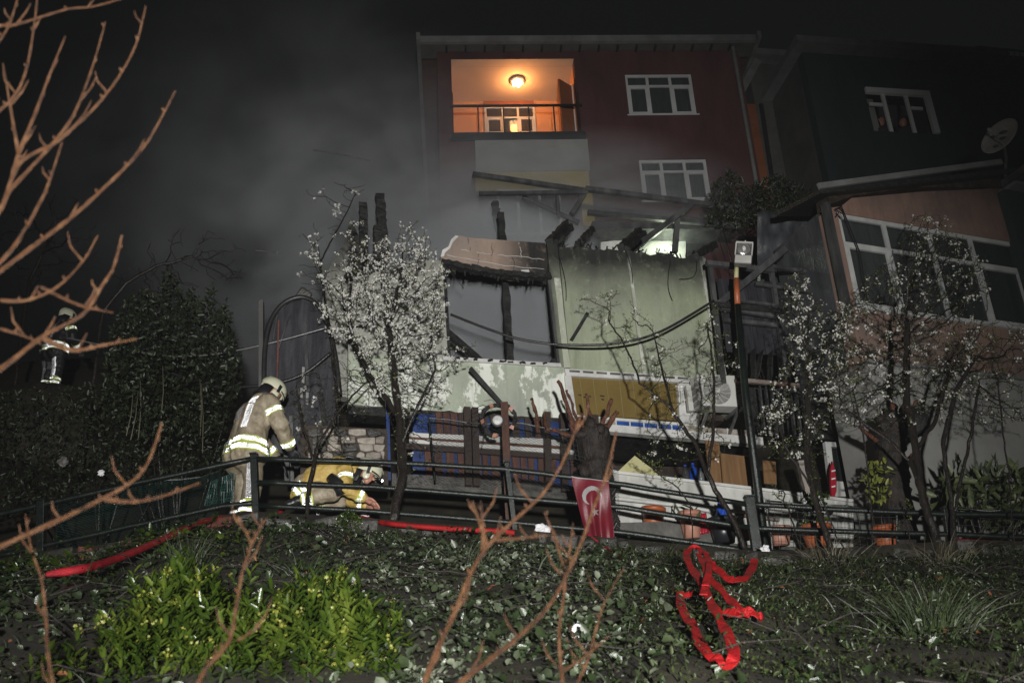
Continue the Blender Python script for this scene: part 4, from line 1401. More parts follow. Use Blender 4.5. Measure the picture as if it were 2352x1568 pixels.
# ================================================================== pink house on the right
P = Fac(2140, 620, 14.9, 21.0)
ph = P.root('pink_house', 'pink rendered house with a wide white window at the right', 'house')
burnt_wall('pink_wall', (0.25, 0.155, 0.12), 0.9, 2.6, 1.2)
wl, wr = P.uv(1940, 570)[0], P.uv(2350, 620)[0]
wt, wb_ = P.uv(2140, 524)[1], P.uv(2140, 728)[1]
pu0, pu1 = P.uv(1922, 560)[0], P.uv(2345, 520)[0] + 0.12
pvt = P.uv(2100, 432)[1]
pvb = P.uv(2100, 860)[1]
holed('wall', 'pink_wall', ph, pu0, pu1, pvb, wt + 0.06, [(wl, wr, wb_, wt)], -0.3, 0.0)
gp = [(pu0, wt + 0.062), (pu1, wt + 0.062), P.uv(2312, 432), P.uv(2120, 440), P.uv(1955, 455), P.uv(1932, 474)]
MB().prism(gp, 0.0, 0.3).build('gable', 'pink_wall', ph)
slab('side_wall', 'tarp', ph, pu0, pu0 + 0.25, pvb, P.uv(1932, 474)[1], -1.6, -0.302)
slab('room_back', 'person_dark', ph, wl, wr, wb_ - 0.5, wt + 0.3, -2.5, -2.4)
pw = window(ph, wl, wr, wb_, wt, (0.25, 0.5, 0.735), 0.68, -0.06, 0.075, 'pvc_dirty', 'glass_clear', curtain='curtain_cloth', curtain_cols=(0, 1))
# sagging roof edge
MB().bar(P.loc(1880, 428, 0.3), P.loc(2300, 372, 0.3), 0.05, 0.1).build('eave_board', 'fascia', ph)
m = MB()
a, b = P.loc(1882, 436, 0.28), P.loc(2335, 385, 0.28)
m.add([a, b, b + Vector((0, 2.2, .5)), a + Vector((0, 1.2, .3)), a + Vector((0, 0, -.07)), b + Vector((0, 0, -.1)), b + Vector((0, 2.2, .3)), a + Vector((0, 1.2, .2))],
      [(0, 1, 2, 3), (7, 6, 5, 4), (0, 4, 5, 1), (1, 5, 6, 2), (2, 6, 7, 3), (3, 7, 4, 0)])
m.build('roof', 'char', ph)
MB().prism([(p[0], p[1]) for p in P.poly([(1900, 445), (2290, 400), (2310, 432), (2100, 430), (1960, 450), (1905, 470)], 0.02)], -0.03, 0.3).build('sooty_gable', 'char_wood', ph)
hang = [P.loc(1925 + random.uniform(-14, 16), 470 + i * 4 + random.uniform(-12, 12), 0.12) for i in range(9)]
MB().tube(hang, 0.012, 5).build('cable_tangle', 'rubber', ph)
MB().tube([P.loc(1935, 480, 0.1), P.loc(1975, 580, 0.12), P.loc(1990, 680, 0.1)], 0.012, 5).build('cable', 'rubber', ph)
slab('corner_trim', 'soot_metal', ph, pu0 - 0.09, pu0 - 0.002, P.uv(1920, 720)[1], P.uv(1915, 470)[1], -0.1, 0.05)

# plastered retaining wall below it
Q = Fac(2200, 1000, 14.6, 21.0)
rw = Q.root('retaining_wall', 'grey plastered retaining wall under the pink house', 'wall')
qu0, qu1 = Q.uv(2030, 1000)[0], Q.uv(2700, 1000)[0]
slab('wall', 'white_render', rw, qu0, qu1, -2.8, Q.uv(2200, 858)[1], -1.0, 0.0)
slab('coping', 'fascia', rw, qu0 - 0.03, qu1, Q.uv(2200, 858)[1] + 0.002, Q.uv(2200, 850)[1], -1.0, 0.05)

# ------------------------------------------------------------------ neighbour annex at the far right edge
A = Fac(2340, 420, 15.6, 21.0)
ax_ = A.root('annex', 'dark annex with a pale eave at the right edge beyond the pink house', 'building')
slab('wall', 'teal_render', ax_, A.uv(2325, 500)[0], A.uv(2600, 500)[0], -3, A.uv(2340, 440)[1], -3, 0)
slab('eave', 'fascia', ax_, A.uv(2315, 440)[0], A.uv(2600, 440)[0], A.uv(2340, 440)[1] + 0.002, A.uv(2340, 436)[1] + 0.03, -3, 0.2)
slab('canopy', 'soot_metal', ax_, A.uv(2315, 420)[0], A.uv(2600, 420)[0], A.uv(2340, 425)[1], A.uv(2340, 412)[1], -1, 0.6)

# satellite dish
dp = at(2305, 372, 15.2)
ds = thing('satellite_dish', 'weathered satellite dish with dark stains on the pink house roof', 'satellite dish', dp)
RD = Euler((rad(70), rad(-14), rad(-52))).to_matrix()
dc = at(2302, 318, 15.2) - dp
prof = [(0.02, 0.0), (0.15, 0.012), (0.28, 0.04), (0.36, 0.075), (0.372, 0.085), (0.36, 0.088), (0.28, 0.055), (0.15, 0.026), (0.02, 0.012)]
MB().lathe([(r, z) for r, z in prof], 28, dc, RD).build('bowl', 'dish', ds, smooth=True)
for a_, r_, s_ in ((0.6, 0.1, 0.09), (2.2, 0.16, 0.07), (4.0, 0.2, 0.06), (5.1, 0.08, 0.08)):
    c = dc + RD @ Vector((r_ * math.cos(a_), r_ * math.sin(a_), 0.03 + r_ * 0.12))
    MB().ball(c, (s_, s_ * 0.7, 0.02), 9, 4).build('stain', 'soot_metal', ds)
MB().tube([dc + RD @ Vector((0, -0.3, 0.06)), dc + RD @ Vector((0, -0.12, 0.38))], 0.012, 6).build('feed_arm', 'steel', ds)
MB().lathe([(0, 0), (0.03, 0), (0.03, 0.07), (0, 0.07)], 10, dc + RD @ Vector((0, -0.12, 0.36)), RD).build('feed_horn', 'dish', ds)
MB().tube([dc + RD @ Vector((0, 0, -0.02)), dc + Vector((0.12, 0.25, -0.25)), Vector((0.1, 0.25, -0.15))], 0.025, 8).build('mount', 'steel', ds)

# ================================================================== lean-to steel above the ruin, lit room behind
PF = Fac(1345, 440, 17.2, 10.0)
pf = PF.root('pergola_frame', 'dark steel roof frame hanging over the ruin below the red building', 'frame')
for a, b, w_, d in (((1085, 400), (1345, 438), 0.09, 0), ((1345, 434), (1700, 480), 0.1, 0), ((1100, 445), (1345, 442), 0.07, 0.1), ((1346, 440), (1312, 492), 0.09, 0), ((1556, 494), (1550, 580), 0.1, 0.1), ((1590, 468), (1440, 585), 0.11, 0.2), ((1200, 452), (1330, 512), 0.08, -0.2), ((1350, 488), (1700, 520), 0.09, -0.2), ((1280, 440), (1284, 500), 0.06, 0)):
    MB().bar(PF.loc(*a, d), PF.loc(*b, d), w_, w_, up=(0, 1, 0), seg=3, jit=0.004).build('beam', 'soot_metal', pf)
LB = Fac(1520, 560, 18.4, 8.0)
lbk = LB.root('back_shed', 'small shed behind the ruin with a greenish lit white wall', 'shed')
MB().prism(LB.poly([(1380, 556), (1575, 536), (1575, 640), (1380, 640)], 0), 0, 0.1).build('white_wall', 'white_paint', lbk)
MB().prism(LB.poly([(1380, 526), (1640, 528), (1640, 549), (1380, 549)], 0.06), -0.06, 0.1).build('yellow_band', 'yellow_board', lbk)
MB().prism(LB.poly([(1360, 508), (1660, 516), (1660, 527), (1360, 524)], 0.5), -0.5, 0.1).build('eave', 'soot_metal', lbk)
bp = LB.loc(1536, 572, 0.28)
emis('bulb_cool', (0.85, 1.0, 0.72), 40)
wl_ = thing('wall_bulb', 'bare lit greenish white bulb on the shed wall behind the ruin', 'lamp', LB.world(1536, 572, 0.28), LB.yaw)
MB().ball((0, 0, 0), 0.055, 10, 8).build('bulb', 'bulb_cool', wl_, smooth=True)
MB().tube([(0, 0.02, 0.05), (0, 0.2, 0.1), (0, 0.27, 0.1)], 0.014, 6).build('bracket', 'steel', wl_)
bl_ = bpy.data.lights.new('shed_light', 'POINT')
bl_.energy = 22
bl_.color = (0.86, 1.0, 0.72)
bl_.shadow_soft_size = 0.06
bo = bpy.data.objects.new('shed_light', bl_)
COL.objects.link(bo)
bo.parent = wl_
bo.location = (0, -0.07, 0.02)
bo2 = None

from mathutils import noise as mnoise

# ================================================================== dark green pipe railing
FY_ = 12.3
rg = thing('pipe_railing', 'dark green pipe railing running along the alley above the slope', 'railing', (0, FY_, gzf(0, 12)))
F0 = Vector(rg.location)


def fpt(px, py, Y=FY_):
    return at(px, py, Y) - F0


rails = [[(-260, 1236), (0, 1180), (300, 1112), (583, 1052)], [(-260, 1330), (0, 1275), (300, 1208), (513, 1162), (583, 1154)],
         [(583, 1053), (877, 1061), (1152, 1076), (1314, 1096), (1435, 1113), (1718, 1158)], [(586, 1107), (861, 1118), (1152, 1141), (1435, 1165), (1727, 1212)], [(588, 1160), (861, 1174), (1152, 1197), (1435, 1223), (1738, 1266)],
         [(1722, 1157), (1900, 1168), (2058, 1176), (2176, 1180), (2420, 1182)], [(1730, 1213), (1900, 1219), (2073, 1224), (2184, 1226), (2420, 1236)], [(1740, 1266), (1900, 1272), (2060, 1272)]]
for r in rails:
    P_ = []
    for i in range(len(r) - 1):
        for k in range(5):
            t = k / 5
            P_.append(fpt(r[i][0] + (r[i + 1][0] - r[i][0]) * t, r[i][1] + (r[i + 1][1] - r[i][1]) * t + random.uniform(-.5, .5)))
    P_.append(fpt(*r[-1]))
    MB().tube(P_, 0.034, 10).build('rail', 'fence_paint', rg, smooth=True)
for (x0_, y0_, x1_, y1_, s_) in ((583, 1044, 589, 1205, .085), (1164, 1062, 1187, 1250, .07), (1720, 1142, 1744, 1300, .12), (2173, 1168, 2188, 1270, .1), (96, 1150, 92, 1345, .1), (-255, 1225, -258, 1440, .1)):
    MB().bar(fpt(x0_, y0_, FY_ + 0.01), fpt(x1_, y1_, FY_ + 0.01), s_, s_, up=(0, 1, 0)).build('post', 'fence_paint', rg, bevel=0.008)
    a = fpt(x0_, y0_ - 2, FY_ + 0.01)
    MB().box(a, (s_ + .012, s_ + .012, 0.02)).build('post_cap', 'fence_paint', rg)


# chain-link panels -----------------------------------------------------
def chainlink(label, quad, Y, cell, rmm, mat='wire', sag=0.0, name='chain_link_fence', frame=True, square=False):
    """quad: picture corners tl, tr, br, bl."""
    c = [at(x, y, Y if not isinstance(Y, (tuple, list)) else Y[i]) for i, (x, y) in enumerate(quad)]
    t = thing(name, label, 'fence', c[3])
    o_ = c[3]
    wd = ((c[1] - c[0]).length + (c[2] - c[3]).length) / 2
    hg = ((c[3] - c[0]).length + (c[2] - c[1]).length) / 2

    def S(s, u):
        p = (c[0].lerp(c[1], s)).lerp(c[3].lerp(c[2], s), u)
        return p - o_ + Vector((0, 0.05 * math.sin(s * 9) * sag + 0.03 * math.sin(u * 7 + s * 4) * sag, 0.02 * math.sin(s * 13) * sag))
    nc = max(3, int(wd / cell))
    nr = max(3, int(hg / cell) * (1 if square else 2))
    m_ = MB()
    if square:
        for i in range(nc + 1):
            m_.tube([S(i / nc, j / nr) for j in range(0, nr + 1, 2)] + [S(i / nc, 1)], rmm, 3, False)
        for j in range(nr + 1):
            m_.tube([S(i / nc, j / nr) for i in range(0, nc + 1, 2)] + [S(1, j / nr)], rmm, 3, False)
    else:
        for i in range(nc):
            for ph_ in (0, 1):
                m_.tube([S(min(1, (i + ((j + ph_) % 2)) / nc), j / nr) + Vector((0, 0.006 * ((j % 2) * 2 - 1), 0)) for j in range(nr + 1)], rmm, 3, False)
    tag(m_.build('wire_mesh', mat, t), kind='stuff')
    if frame:
        MB().tube([S(i / 8, 0) for i in range(9)], 0.012, 6).build('top_wire', 'fence_paint', t)
        MB().tube([S(0, i / 4) for i in range(5)], 0.014, 6).build('end_post', 'fence_paint', t)
        MB().tube([S(1, i / 4) for i in range(5)], 0.014, 6).build('end_post', 'fence_paint', t)
    return t


chainlink('chain link mesh in front of the slatted screen', [(985, 960), (1330, 985), (1345, 1125), (1000, 1105)], 13.1, 0.07, 0.0035, sag=1)
chainlink('loose torn chain link right of the hanging flag', [(1392, 1068), (1420, 1075), (1428, 1235), (1402, 1232)], 12.6, 0.07, 0.0035, sag=1.5, frame=False)
chainlink('chain link mesh sagging on the railing left of the standing firefighter', [(130, 1148), (505, 1082), (495, 1215), (130, 1292)], 12.42, 0.065, 0.003, 'net_green', sag=1)
chainlink('square wire mesh behind the railing in front of the flower pots', [(1760, 1150), (2060, 1172), (2062, 1268), (1775, 1262)], 12.45, 0.09, 0.0035, square=True, sag=0.6)
chainlink('square wire mesh at the right end of the railing', [(2195, 1165), (2400, 1180), (2400, 1232), (2205, 1226)], 12.5, 0.09, 0.0035, square=True, sag=0.6)
chainlink('square wire mesh patch bulging over the white rails by the stump', [(1290, 990), (1332, 1000), (1345, 1062), (1300, 1052)], 12.9, 0.06, 0.0035, square=True, sag=1.4, frame=False)
# scrap of green net left of the firefighter
m = MB()
vs, fs = [], []
net_q = [at(485, 1105, 12.5), at(538, 1085, 12.5), at(535, 1150, 12.5), at(470, 1160, 12.5)]
for i in range(13):
    for j in range(9):
        p = net_q[0].lerp(net_q[1], i / 12).lerp(net_q[3].lerp(net_q[2], i / 12), j / 8)
        vs.append(p + Vector((0, 0.04 * math.sin(i * 1.1) * math.sin(j * 0.9), 0)))
for i in range(13):
    m.tube([vs[i * 9 + j] for j in range(9)], 0.006, 3, False)
for j in range(9):
    m.tube([vs[i * 9 + j] for i in range(13)], 0.006, 3, False)
one('net_scrap', m, 'net_green', 'scrap of green netting hanging on the railing by the standing firefighter', 'net', kind='stuff')

# ------------------------------------------------------------------ flag hung over the railing
fc = [at(1312, 1095, 12.22), at(1397, 1106, 12.22), at(1410, 1238, 12.22), at(1347, 1233, 12.22)]
cpx = [(1312, 1095), (1397, 1106), (1410, 1238), (1347, 1233)]
n, k = 70, 110
vs, fs, mi = [], [], []
o_ = fc[0].copy()


def lerp2(a, b, t):
    return (a[0] + (b[0] - a[0]) * t, a[1] + (b[1] - a[1]) * t)


def star(x, y, cx, cy, R_, rot):
    dx, dy = x - cx, y - cy
    r_ = math.hypot(dx, dy)
    a_ = (math.atan2(dy, dx) - rot) % (2 * math.pi / 5)
    a_ = abs(a_ - math.pi / 5)
    ri = R_ * 0.382
    # edge between inner point (angle 36deg off) and outer
    x1_, y1_ = ri, 0.0
    x2_, y2_ = R_ * math.cos(math.pi / 5), R_ * math.sin(math.pi / 5)
    px_, py_ = r_ * math.cos(a_), r_ * math.sin(a_)
    return (x2_ - x1_) * (py_ - y1_) - (y2_ - y1_) * (px_ - x1_) > 0 and r_ <= R_


for i in range(n + 1):
    for j in range(k + 1):
        s, u = i / n, j / k
        p = fc[0].lerp(fc[1], s).lerp(fc[3].lerp(fc[2], s), u)
        bow = (1 - u) * u * (-0.03) * (1 - s)
        w_ = 0.035 * math.sin(s * 9 + u * 2.5) * (0.25 + u) + 0.014 * math.sin(u * 9 + s * 4) + 0.02 * math.sin(s * 19 + 1 + u * 3) * u
        vs.append(p - o_ + Vector((bow, -0.05 + w_, 0)))
for i in range(n):
    for j in range(k):
        fs.append((i * (k + 1) + j, i * (k + 1) + j + 1, (i + 1) * (k + 1) + j + 1, (i + 1) * (k + 1) + j))
        s, u = (i + .5) / n, (j + .5) / k
        q = lerp2(lerp2(cpx[0], cpx[1], s), lerp2(cpx[3], cpx[2], s), u)
        cres = math.hypot(q[0] - 1360, q[1] - 1141) < 22 and math.hypot(q[0] - 1363.5, q[1] - 1147) > 17.2
        mi.append(1 if (cres or star(q[0], q[1], 1367, 1178.5, 10.5, math.pi / 2 + 0.25) or u < 0.02) else 0)
fo = array_mesh('flag', np.array([tuple(v) for v in vs]), np.array(fs), ['flag_red', 'flag_white'], mi, smooth=True)
fo.location = o_
tag(fo, 'red flag with white crescent and star hung over the railing', 'flag')
fo.modifiers.new('thick', 'SOLIDIFY').thickness = 0.003


# ------------------------------------------------------------------ hoses
def smooth_path(pts, n_=6):
    out = []
    P_ = [pts[0]] + list(pts) + [pts[-1]]
    for i in range(1, len(P_) - 2):
        for k_ in range(n_):
            t = k_ / n_
            p0, p1, p2, p3 = (Vector(P_[i + d]) for d in (-1, 0, 1, 2))
            out.append(0.5 * ((2 * p1) + (p2 - p0) * t + (2 * p0 - 5 * p1 + 4 * p2 - p3) * t * t + (3 * p1 - p0 - 3 * p2 + p3) * t ** 3))
    out.append(Vector(P_[-2]))
    return out


hl = [on_ground(*p, lift=0.14) for p in ((105, 1320), (205, 1303), (307, 1268), (393, 1230), (461, 1200))] + [at(*p) for p in ((513, 1188, 11.85), (581, 1188, 12.4), (632, 1189, 12.6), (650, 1168, 12.75), (685, 1146, 12.95), (712, 1128, 13.2))]
m = MB().tube(smooth_path(hl), [0.015, 0.024, 0.028] + [0.033] * (len(smooth_path(hl)) - 3), 10)
one('fire_hose', m, 'hose_red', 'charged red fire hose climbing past the standing firefighter boots', 'hose', 'red fire hoses', smooth=True)
hr = [at(*p) for p in ((828, 1188, 12.6), (880, 1200, 11.7), (970, 1209, 11.5), (1040, 1214, 11.45), (1090, 1217, 11.45), (1150, 1220, 11.45), (1182, 1223, 11.45))]
one('fire_hose', MB().tube(smooth_path(hr), 0.031, 10), 'hose_bright', 'straight bright red fire hose below the railing right of the crouching firefighter', 'hose', 'red fire hoses', smooth=True)
nz = thing('hose_nozzle', 'red and white hose coupling at the crouching firefighter hand', 'nozzle', at(838, 1180, 12.7))
MB().tube([Vector((-0.06, 0, -0.05)), Vector((0.03, 0, 0.0)), Vector((0.09, 0, 0.05))], [0.035, 0.045, 0.03], 10).build('body', 'paper', nz, smooth=True)
MB().tube([Vector((-0.085, 0, -0.065)), Vector((-0.06, 0, -0.05))], 0.05, 10).build('collar', 'hose_bright', nz, smooth=True)
MB().tube([Vector((0.03, -0.05, -0.03)), Vector((0.13, -0.05, 0.05))], 0.014, 8).build('lever', 'hose_bright', nz, smooth=True)
tr_ = [on_ground(x, y, lift=0.03) for x, y in ((1350, 1240), (1400, 1262), (1440, 1288), (1480, 1315), (1520, 1340), (1560, 1362))]
one('red_rope', MB().tube(smooth_path(tr_), 0.012, 6), 'hose_red', 'thin red line leading down from the flag to the strap heap', 'rope', smooth=True)


def strap(pts, hw, lift):
    """a flat hose lying loosely on the plants: picture points give where it runs, the slope gives the distance."""
    W = [on_ground(x, y, lift=l_ + 0.07) for (x, y), l_ in zip(pts, lift)]
    S_ = smooth_path(W, 7)
    wv = []
    for i, p in enumerate(S_):
        d = (S_[min(i + 1, len(S_) - 1)] - S_[max(i - 1, 0)]).normalized()
        nrm = Vector((0.1 * math.sin(i * .5), -0.75, 0.66)).normalized()
        h = d.cross(nrm).normalized() * hw
        wv.append(h + nrm * 0.012 * math.sin(i * 0.9))
    return S_, wv


fh = thing('flat_hose', 'flat bright red hose lying in loose loops on the slope below the railing', 'hose', on_ground(1620, 1400))
fo0 = Vector(fh.location)


def add_strap(pts, hw, lift, nm='loop'):
    S_, wv = strap(pts, hw * 0.85, lift)
    return MB().ribbon([p - fo0 for p in S_], wv, 0.007).build(nm, 'hose_bright', fh, smooth=False)


add_strap([(1562, 1360), (1566, 1397), (1592, 1440), (1617, 1492), (1650, 1521), (1676, 1525), (1686, 1503), (1672, 1459), (1646, 1411), (1624, 1367), (1603, 1327), (1579, 1287), (1581, 1262), (1603, 1258), (1617, 1273)], 0.034, [.04, .05, .05, .05, .04, .05, .07, .08, .1, .12, .15, .2, .24, .25, .22])
add_strap([(1603, 1272), (1619, 1300), (1623, 1335), (1616, 1365)], 0.03, [.24, .2, .17, .14])
add_strap([(1620, 1268), (1629, 1290), (1627, 1318), (1620, 1345)], 0.028, [.25, .22, .2, .17])
add_strap([(1626, 1320), (1657, 1357), (1690, 1389), (1727, 1408), (1752, 1419)], 0.033, [.16, .12, .09, .06, .03])
add_strap([(1640, 1396), (1690, 1408), (1712, 1412)], 0.04, [.07, .06, .05])
add_strap([(1632, 1290), (1657, 1316), (1683, 1331), (1712, 1326), (1730, 1300), (1732, 1284)], 0.04, [.18, .12, .09, .09, .1, .14])
add_strap([(1562, 1360), (1582, 1366), (1604, 1362)], 0.03, [.05, .05, .05])
one('fire_hose', MB().tube(smooth_path([at(*p) for p in ((2200, 1243, 12.7), (2260, 1238, 12.7), (2320, 1246, 12.6), (2380, 1262, 12.4))]), 0.035, 8), 'hose_red', 'dim red hose behind the railing at the right edge', 'hose', 'red fire hoses', smooth=True)

# ------------------------------------------------------------------ pots along the wall
def pot(px, py, Y, r_, h_, mat, label, tilt=0.0, kind='flower_pot'):
    p = at(px, py, Y)
    t = thing(kind, label, 'pot', p, 0, 'pots by the low wall')
    t.rotation_euler = (tilt * 0.3, tilt, 0)
    MB().lathe([(0, 0), (r_ * .72, 0), (r_ * .95, h_ * .82)], 18).build('body', mat, t, smooth=True)
    MB().lathe([(r_ * .96, h_ * .82), (r_ * 1.06, h_ * .83), (r_ * 1.06, h_), (r_ * .95, h_), (r_ * .9, h_ * .88)], 18).build('rim', mat, t, smooth=True)
    MB().lathe([(0, h_ * .86), (r_ * .9, h_ * .86), (0, h_ * .9)], 14).build('soil', 'earth', t)
    return t


p1_ = pot(1500, 1216, 13.35, .16, .3, 'terracotta', 'glossy orange pot hanging tilted on the low white wall', 0.12)
p2_ = pot(1590, 1236, 13.2, .15, .36, 'pale_pot', 'tall pinkish clay pot standing by the low white wall')
pot(1665, 1246, 13.2, .19, .33, 'dark_plastic', 'dark plastic pot under the blue sheet at the low wall')
pot(1795, 1252, 13.1, .15, .24, 'pale_pot', 'dull reddish pot behind the wire mesh left of the orange pot')
p5_ = pot(1880, 1256, 13.0, .2, .28, 'terracotta', 'orange pot holding a leafy plant behind the wire mesh')
pot(2040, 1262, 13.0, .17, .3, 'terracotta', 'orange pot at the foot of the pruned tree behind the mesh')
pot(1715, 1240, 13.3, .07, .14, 'terracotta', 'small terracotta pot right of the dark pot')
# red fabric and blue sheet hanging at the wall


def drape(name, quad, Y, mat, label, cat):
    c = [at(x, y, Y) for x, y in quad]
    o_ = c[3]
    vs_, fs_ = [], []
    for i in range(9):
        for j in range(9):
            p = c[0].lerp(c[1], i / 8).lerp(c[3].lerp(c[2], i / 8), j / 8)
            vs_.append(p - o_ + Vector((0, 0.025 * math.sin(i * 1.5 + j * .4), 0)))
    for i in range(8):
        for j in range(8):
            fs_.append((i * 9 + j, i * 9 + j + 1, (i + 1) * 9 + j + 1, (i + 1) * 9 + j))
    o2 = one(name, MB().add(vs_, fs_), mat, label, cat, smooth=True)
    o2.location = o_
    o2.modifiers.new('thick', 'SOLIDIFY').thickness = 0.01
    return o2


drape('red_cloth', [(1600, 1176), (1622, 1178), (1630, 1222), (1606, 1228)], 13.3, 'red_plastic', 'dark red cloth hanging from the pipe beside the clay pot', 'cloth')
drape('blue_sheet', [(1650, 1152), (1668, 1158), (1682, 1198), (1640, 1196)], 13.35, 'blue_plastic', 'bright blue plastic sheet hanging on the low white wall', 'sheet')

# ------------------------------------------------------------------ post with round lamp and charred wreath
pp0 = at(1172, 1225, 12.9)
ps = thing('lamp_post', 'brown wooden post carrying a round white bulkhead lamp', 'lamp', (pp0.x, pp0.y, gzf(pp0.x, pp0.y)))
PS0 = Vector(ps.location)
MB().bar((0, 0, -0.1), at(1158, 925, 12.9) - PS0, 0.1, 0.1, up=(0, 1, 0), seg=6, jit=0.004).build('post', 'brown_slat', ps)
lc_ = at(1143, 966, 12.8) - PS0
RX = Matrix.Rotation(math.pi / 2, 3, 'X')
MB().lathe([(0, -0.03), (0.085, -0.03), (0.085, 0.02), (0.07, 0.03)], 24, lc_, RX).build('lamp_rim', 'soot_metal', ps, smooth=False)
MB().lathe([(0.07, 0.02), (0.066, 0.035), (0.04, 0.05), (0.0, 0.056)], 24, lc_, RX).build('lamp_glass', 'lens_glass', ps, smooth=True)
wr = thing('charred_wreath', 'ring of charred tubing hanging round the round lamp', 'wreath', at(1145, 965, 12.95))
rng_pts = [Vector((0.23 * math.cos(a) * (1 + .08 * math.sin(3 * a)), 0.03 * math.sin(5 * a), 0.23 * math.sin(a))) for a in np.linspace(-0.6, 4.6, 26)]
for i in range(25):
    MB().bar(rng_pts[i], rng_pts[i + 1], 0.05, 0.05, up=(0, 1, 0), jit=0.008).build('segment', 'char' if i % 6 else 'pale_pot', wr)
for i in range(10):
    a = random.uniform(0, 6.28)
    MB().tube([Vector((0.2 * math.cos(a), 0, 0.2 * math.sin(a))), Vector((0.3 * math.cos(a + .3), -.05, 0.3 * math.sin(a + .3))), Vector((0.42 * math.cos(a + .5), -.06, 0.36 * math.sin(a + .5) - .05))], 0.005, 4).build('burnt_wire', 'char', wr)

# ------------------------------------------------------------------ pruned trees
def stub_tree(label, base, trunk, stubs_, Y, r0, r1, mat_stub='bark_pruned'):
    b = at(*base, Y)
    zb = gzf(b.x, b.y)
    t = thing('pruned_tree', label, 'tree', (b.x, b.y, zb), 0, 'pollarded trees')
    o_ = Vector(t.location)
    pts_ = [Vector((0, 0, -0.1))] + [at(x, y, Y) - o_ for x, y in trunk]
    pts_ = smooth_path(pts_, 9)
    rs = [r0 + (r1 - r0) * i / (len(pts_) - 1) + random.uniform(-.015, .015) for i in range(len(pts_))]
    tk = MB().tube(pts_, rs, 22).build('trunk', 'bark_stump', t, smooth=True)
    for v in tk.data.vertices:
        w_ = mnoise.noise(v.co * 9) * 0.05 + mnoise.noise(v.co * Vector((22, 22, 7))) * 0.03
        v.co += Vector((w_, w_ * .6 + .02 * mnoise.noise(v.co * 5), 0)) * (1 if v.co.x > 0 else -1)
    for i in range(16):
        q_ = pts_[-1] if i < 8 else pts_[random.randrange(len(pts_) // 3, len(pts_))]
        MB().ball(q_ + Vector((random.uniform(-r1, r1) * 1.1, -random.uniform(-.2, .8) * r1, random.uniform(-.16, .1))), (random.uniform(.06, .13), random.uniform(.05, .1), random.uniform(.05, .11)), 9, 6).build('burl', 'bark_stump', t, smooth=True)
    for a, bb, r_ in stubs_:
        p0, p1 = at(*a, Y) - o_, at(*bb, Y - random.uniform(0.0, 0.3)) - o_
        mid = p0.lerp(p1, 0.5) + Vector((random.uniform(-.03, .03), random.uniform(-.05, .03), 0))
        q_ = smooth_path([p0, mid, p1], 5)
        q_ = [v_ + Vector((random.uniform(-.012, .012), random.uniform(-.012, .012), 0)) for v_ in q_]
        n_ = len(q_)
        MB().tube(q_, [r_ * 0.85 - r_ * 0.35 * i / (n_ - 1) + random.uniform(-.006, .008) for i in range(n_)], 9).build('stub', mat_stub, t, smooth=True)
    return t


stub_tree('stout pollarded tree with orange stubs above the hanging flag', (1395, 1225), [(1378, 1120), (1368, 1050), (1360, 985)],
          [((1318, 985), (1282, 874), .045), ((1330, 985), (1301, 896), .03), ((1352, 990), (1345, 905), .045), ((1372, 992), (1403, 915), .045), ((1380, 1005), (1418, 944), .055), ((1235, 985), (1222, 915), .035), ((1262, 990), (1251, 945), .03), ((1320, 1005), (1267, 986), .045), ((1335, 1010), (1308, 975), .04), ((1375, 1010), (1392, 975), .05), ((1350, 1010), (1330, 960), .05)], 13.0, 0.17, 0.23)
stub_tree('leaning pollarded tree with pale cut limbs before the grey wall', (2068, 1232), [(2062, 1160), (2052, 1080), (2045, 1010), (2060, 965)],
          [((2050, 985), (2052, 925), .07), ((2062, 985), (2082, 915), .06), ((2075, 970), (2106, 920), .045), ((2040, 1000), (2010, 960), .05), ((2090, 1060), (2100, 1040), .05), ((2025, 1020), (1975, 980), .05)], 13.3, 0.2, 0.2)
wbk = one('wire_basket', MB().ball((0, 0, 0), (0.2, 0.2, 0.22), 12, 8), 'char', 'dark round basket hanging on the leaning pruned tree', 'basket')
wbk.location = at(2098, 970, 13.05)
for v in wbk.data.vertices:
    v.co += Vector((random.uniform(-.02, .02), random.uniform(-.02, .02), random.uniform(-.02, .02)))

# ------------------------------------------------------------------ whitewashed stone wall behind the crouching firefighter
SW = Fac(810, 1040, 13.35, 10.0)
sw = SW.root('stone_wall', 'old wall of pale limewashed stones behind the crouching firefighter', 'wall')
for row in range(7):
    y_ = 985 + row * 17.5
    x_ = 705 + random.uniform(0, 12)
    while x_ < 880:
        wd = random.uniform(22, 44)
        if x_ + wd > 884:
            wd = 884 - x_
        if wd > 9:
            j = lambda s_: random.uniform(-s_, s_)
            pts_ = [(x_ + 1.5 + j(3), y_ + 1 + j(3)), (x_ + wd * .5, y_ - 0.5 + j(2)), (x_ + wd - 1.5 + j(3), y_ + 1.5 + j(3)), (x_ + wd - 1 + j(3), y_ + 15.5 + j(3)), (x_ + wd * .45, y_ + 17 + j(2)), (x_ + 2 + j(3), y_ + 15 + j(3))]
            pale = (x_ > 800 and row > 0) or random.random() < 0.25
            MB().prism(SW.poly(pts_, 0.05), -0.05 - random.uniform(0, .04), 0.15).build('stone', 'limewashed' if pale else 'wet_stone', sw, bevel=0.015)
        x_ += wd
MB().prism(SW.poly([(690, 975), (890, 985), (892, 1115), (690, 1105)], 0.0), 0.0, 0.3).build('mortar', 'char_wood', sw)

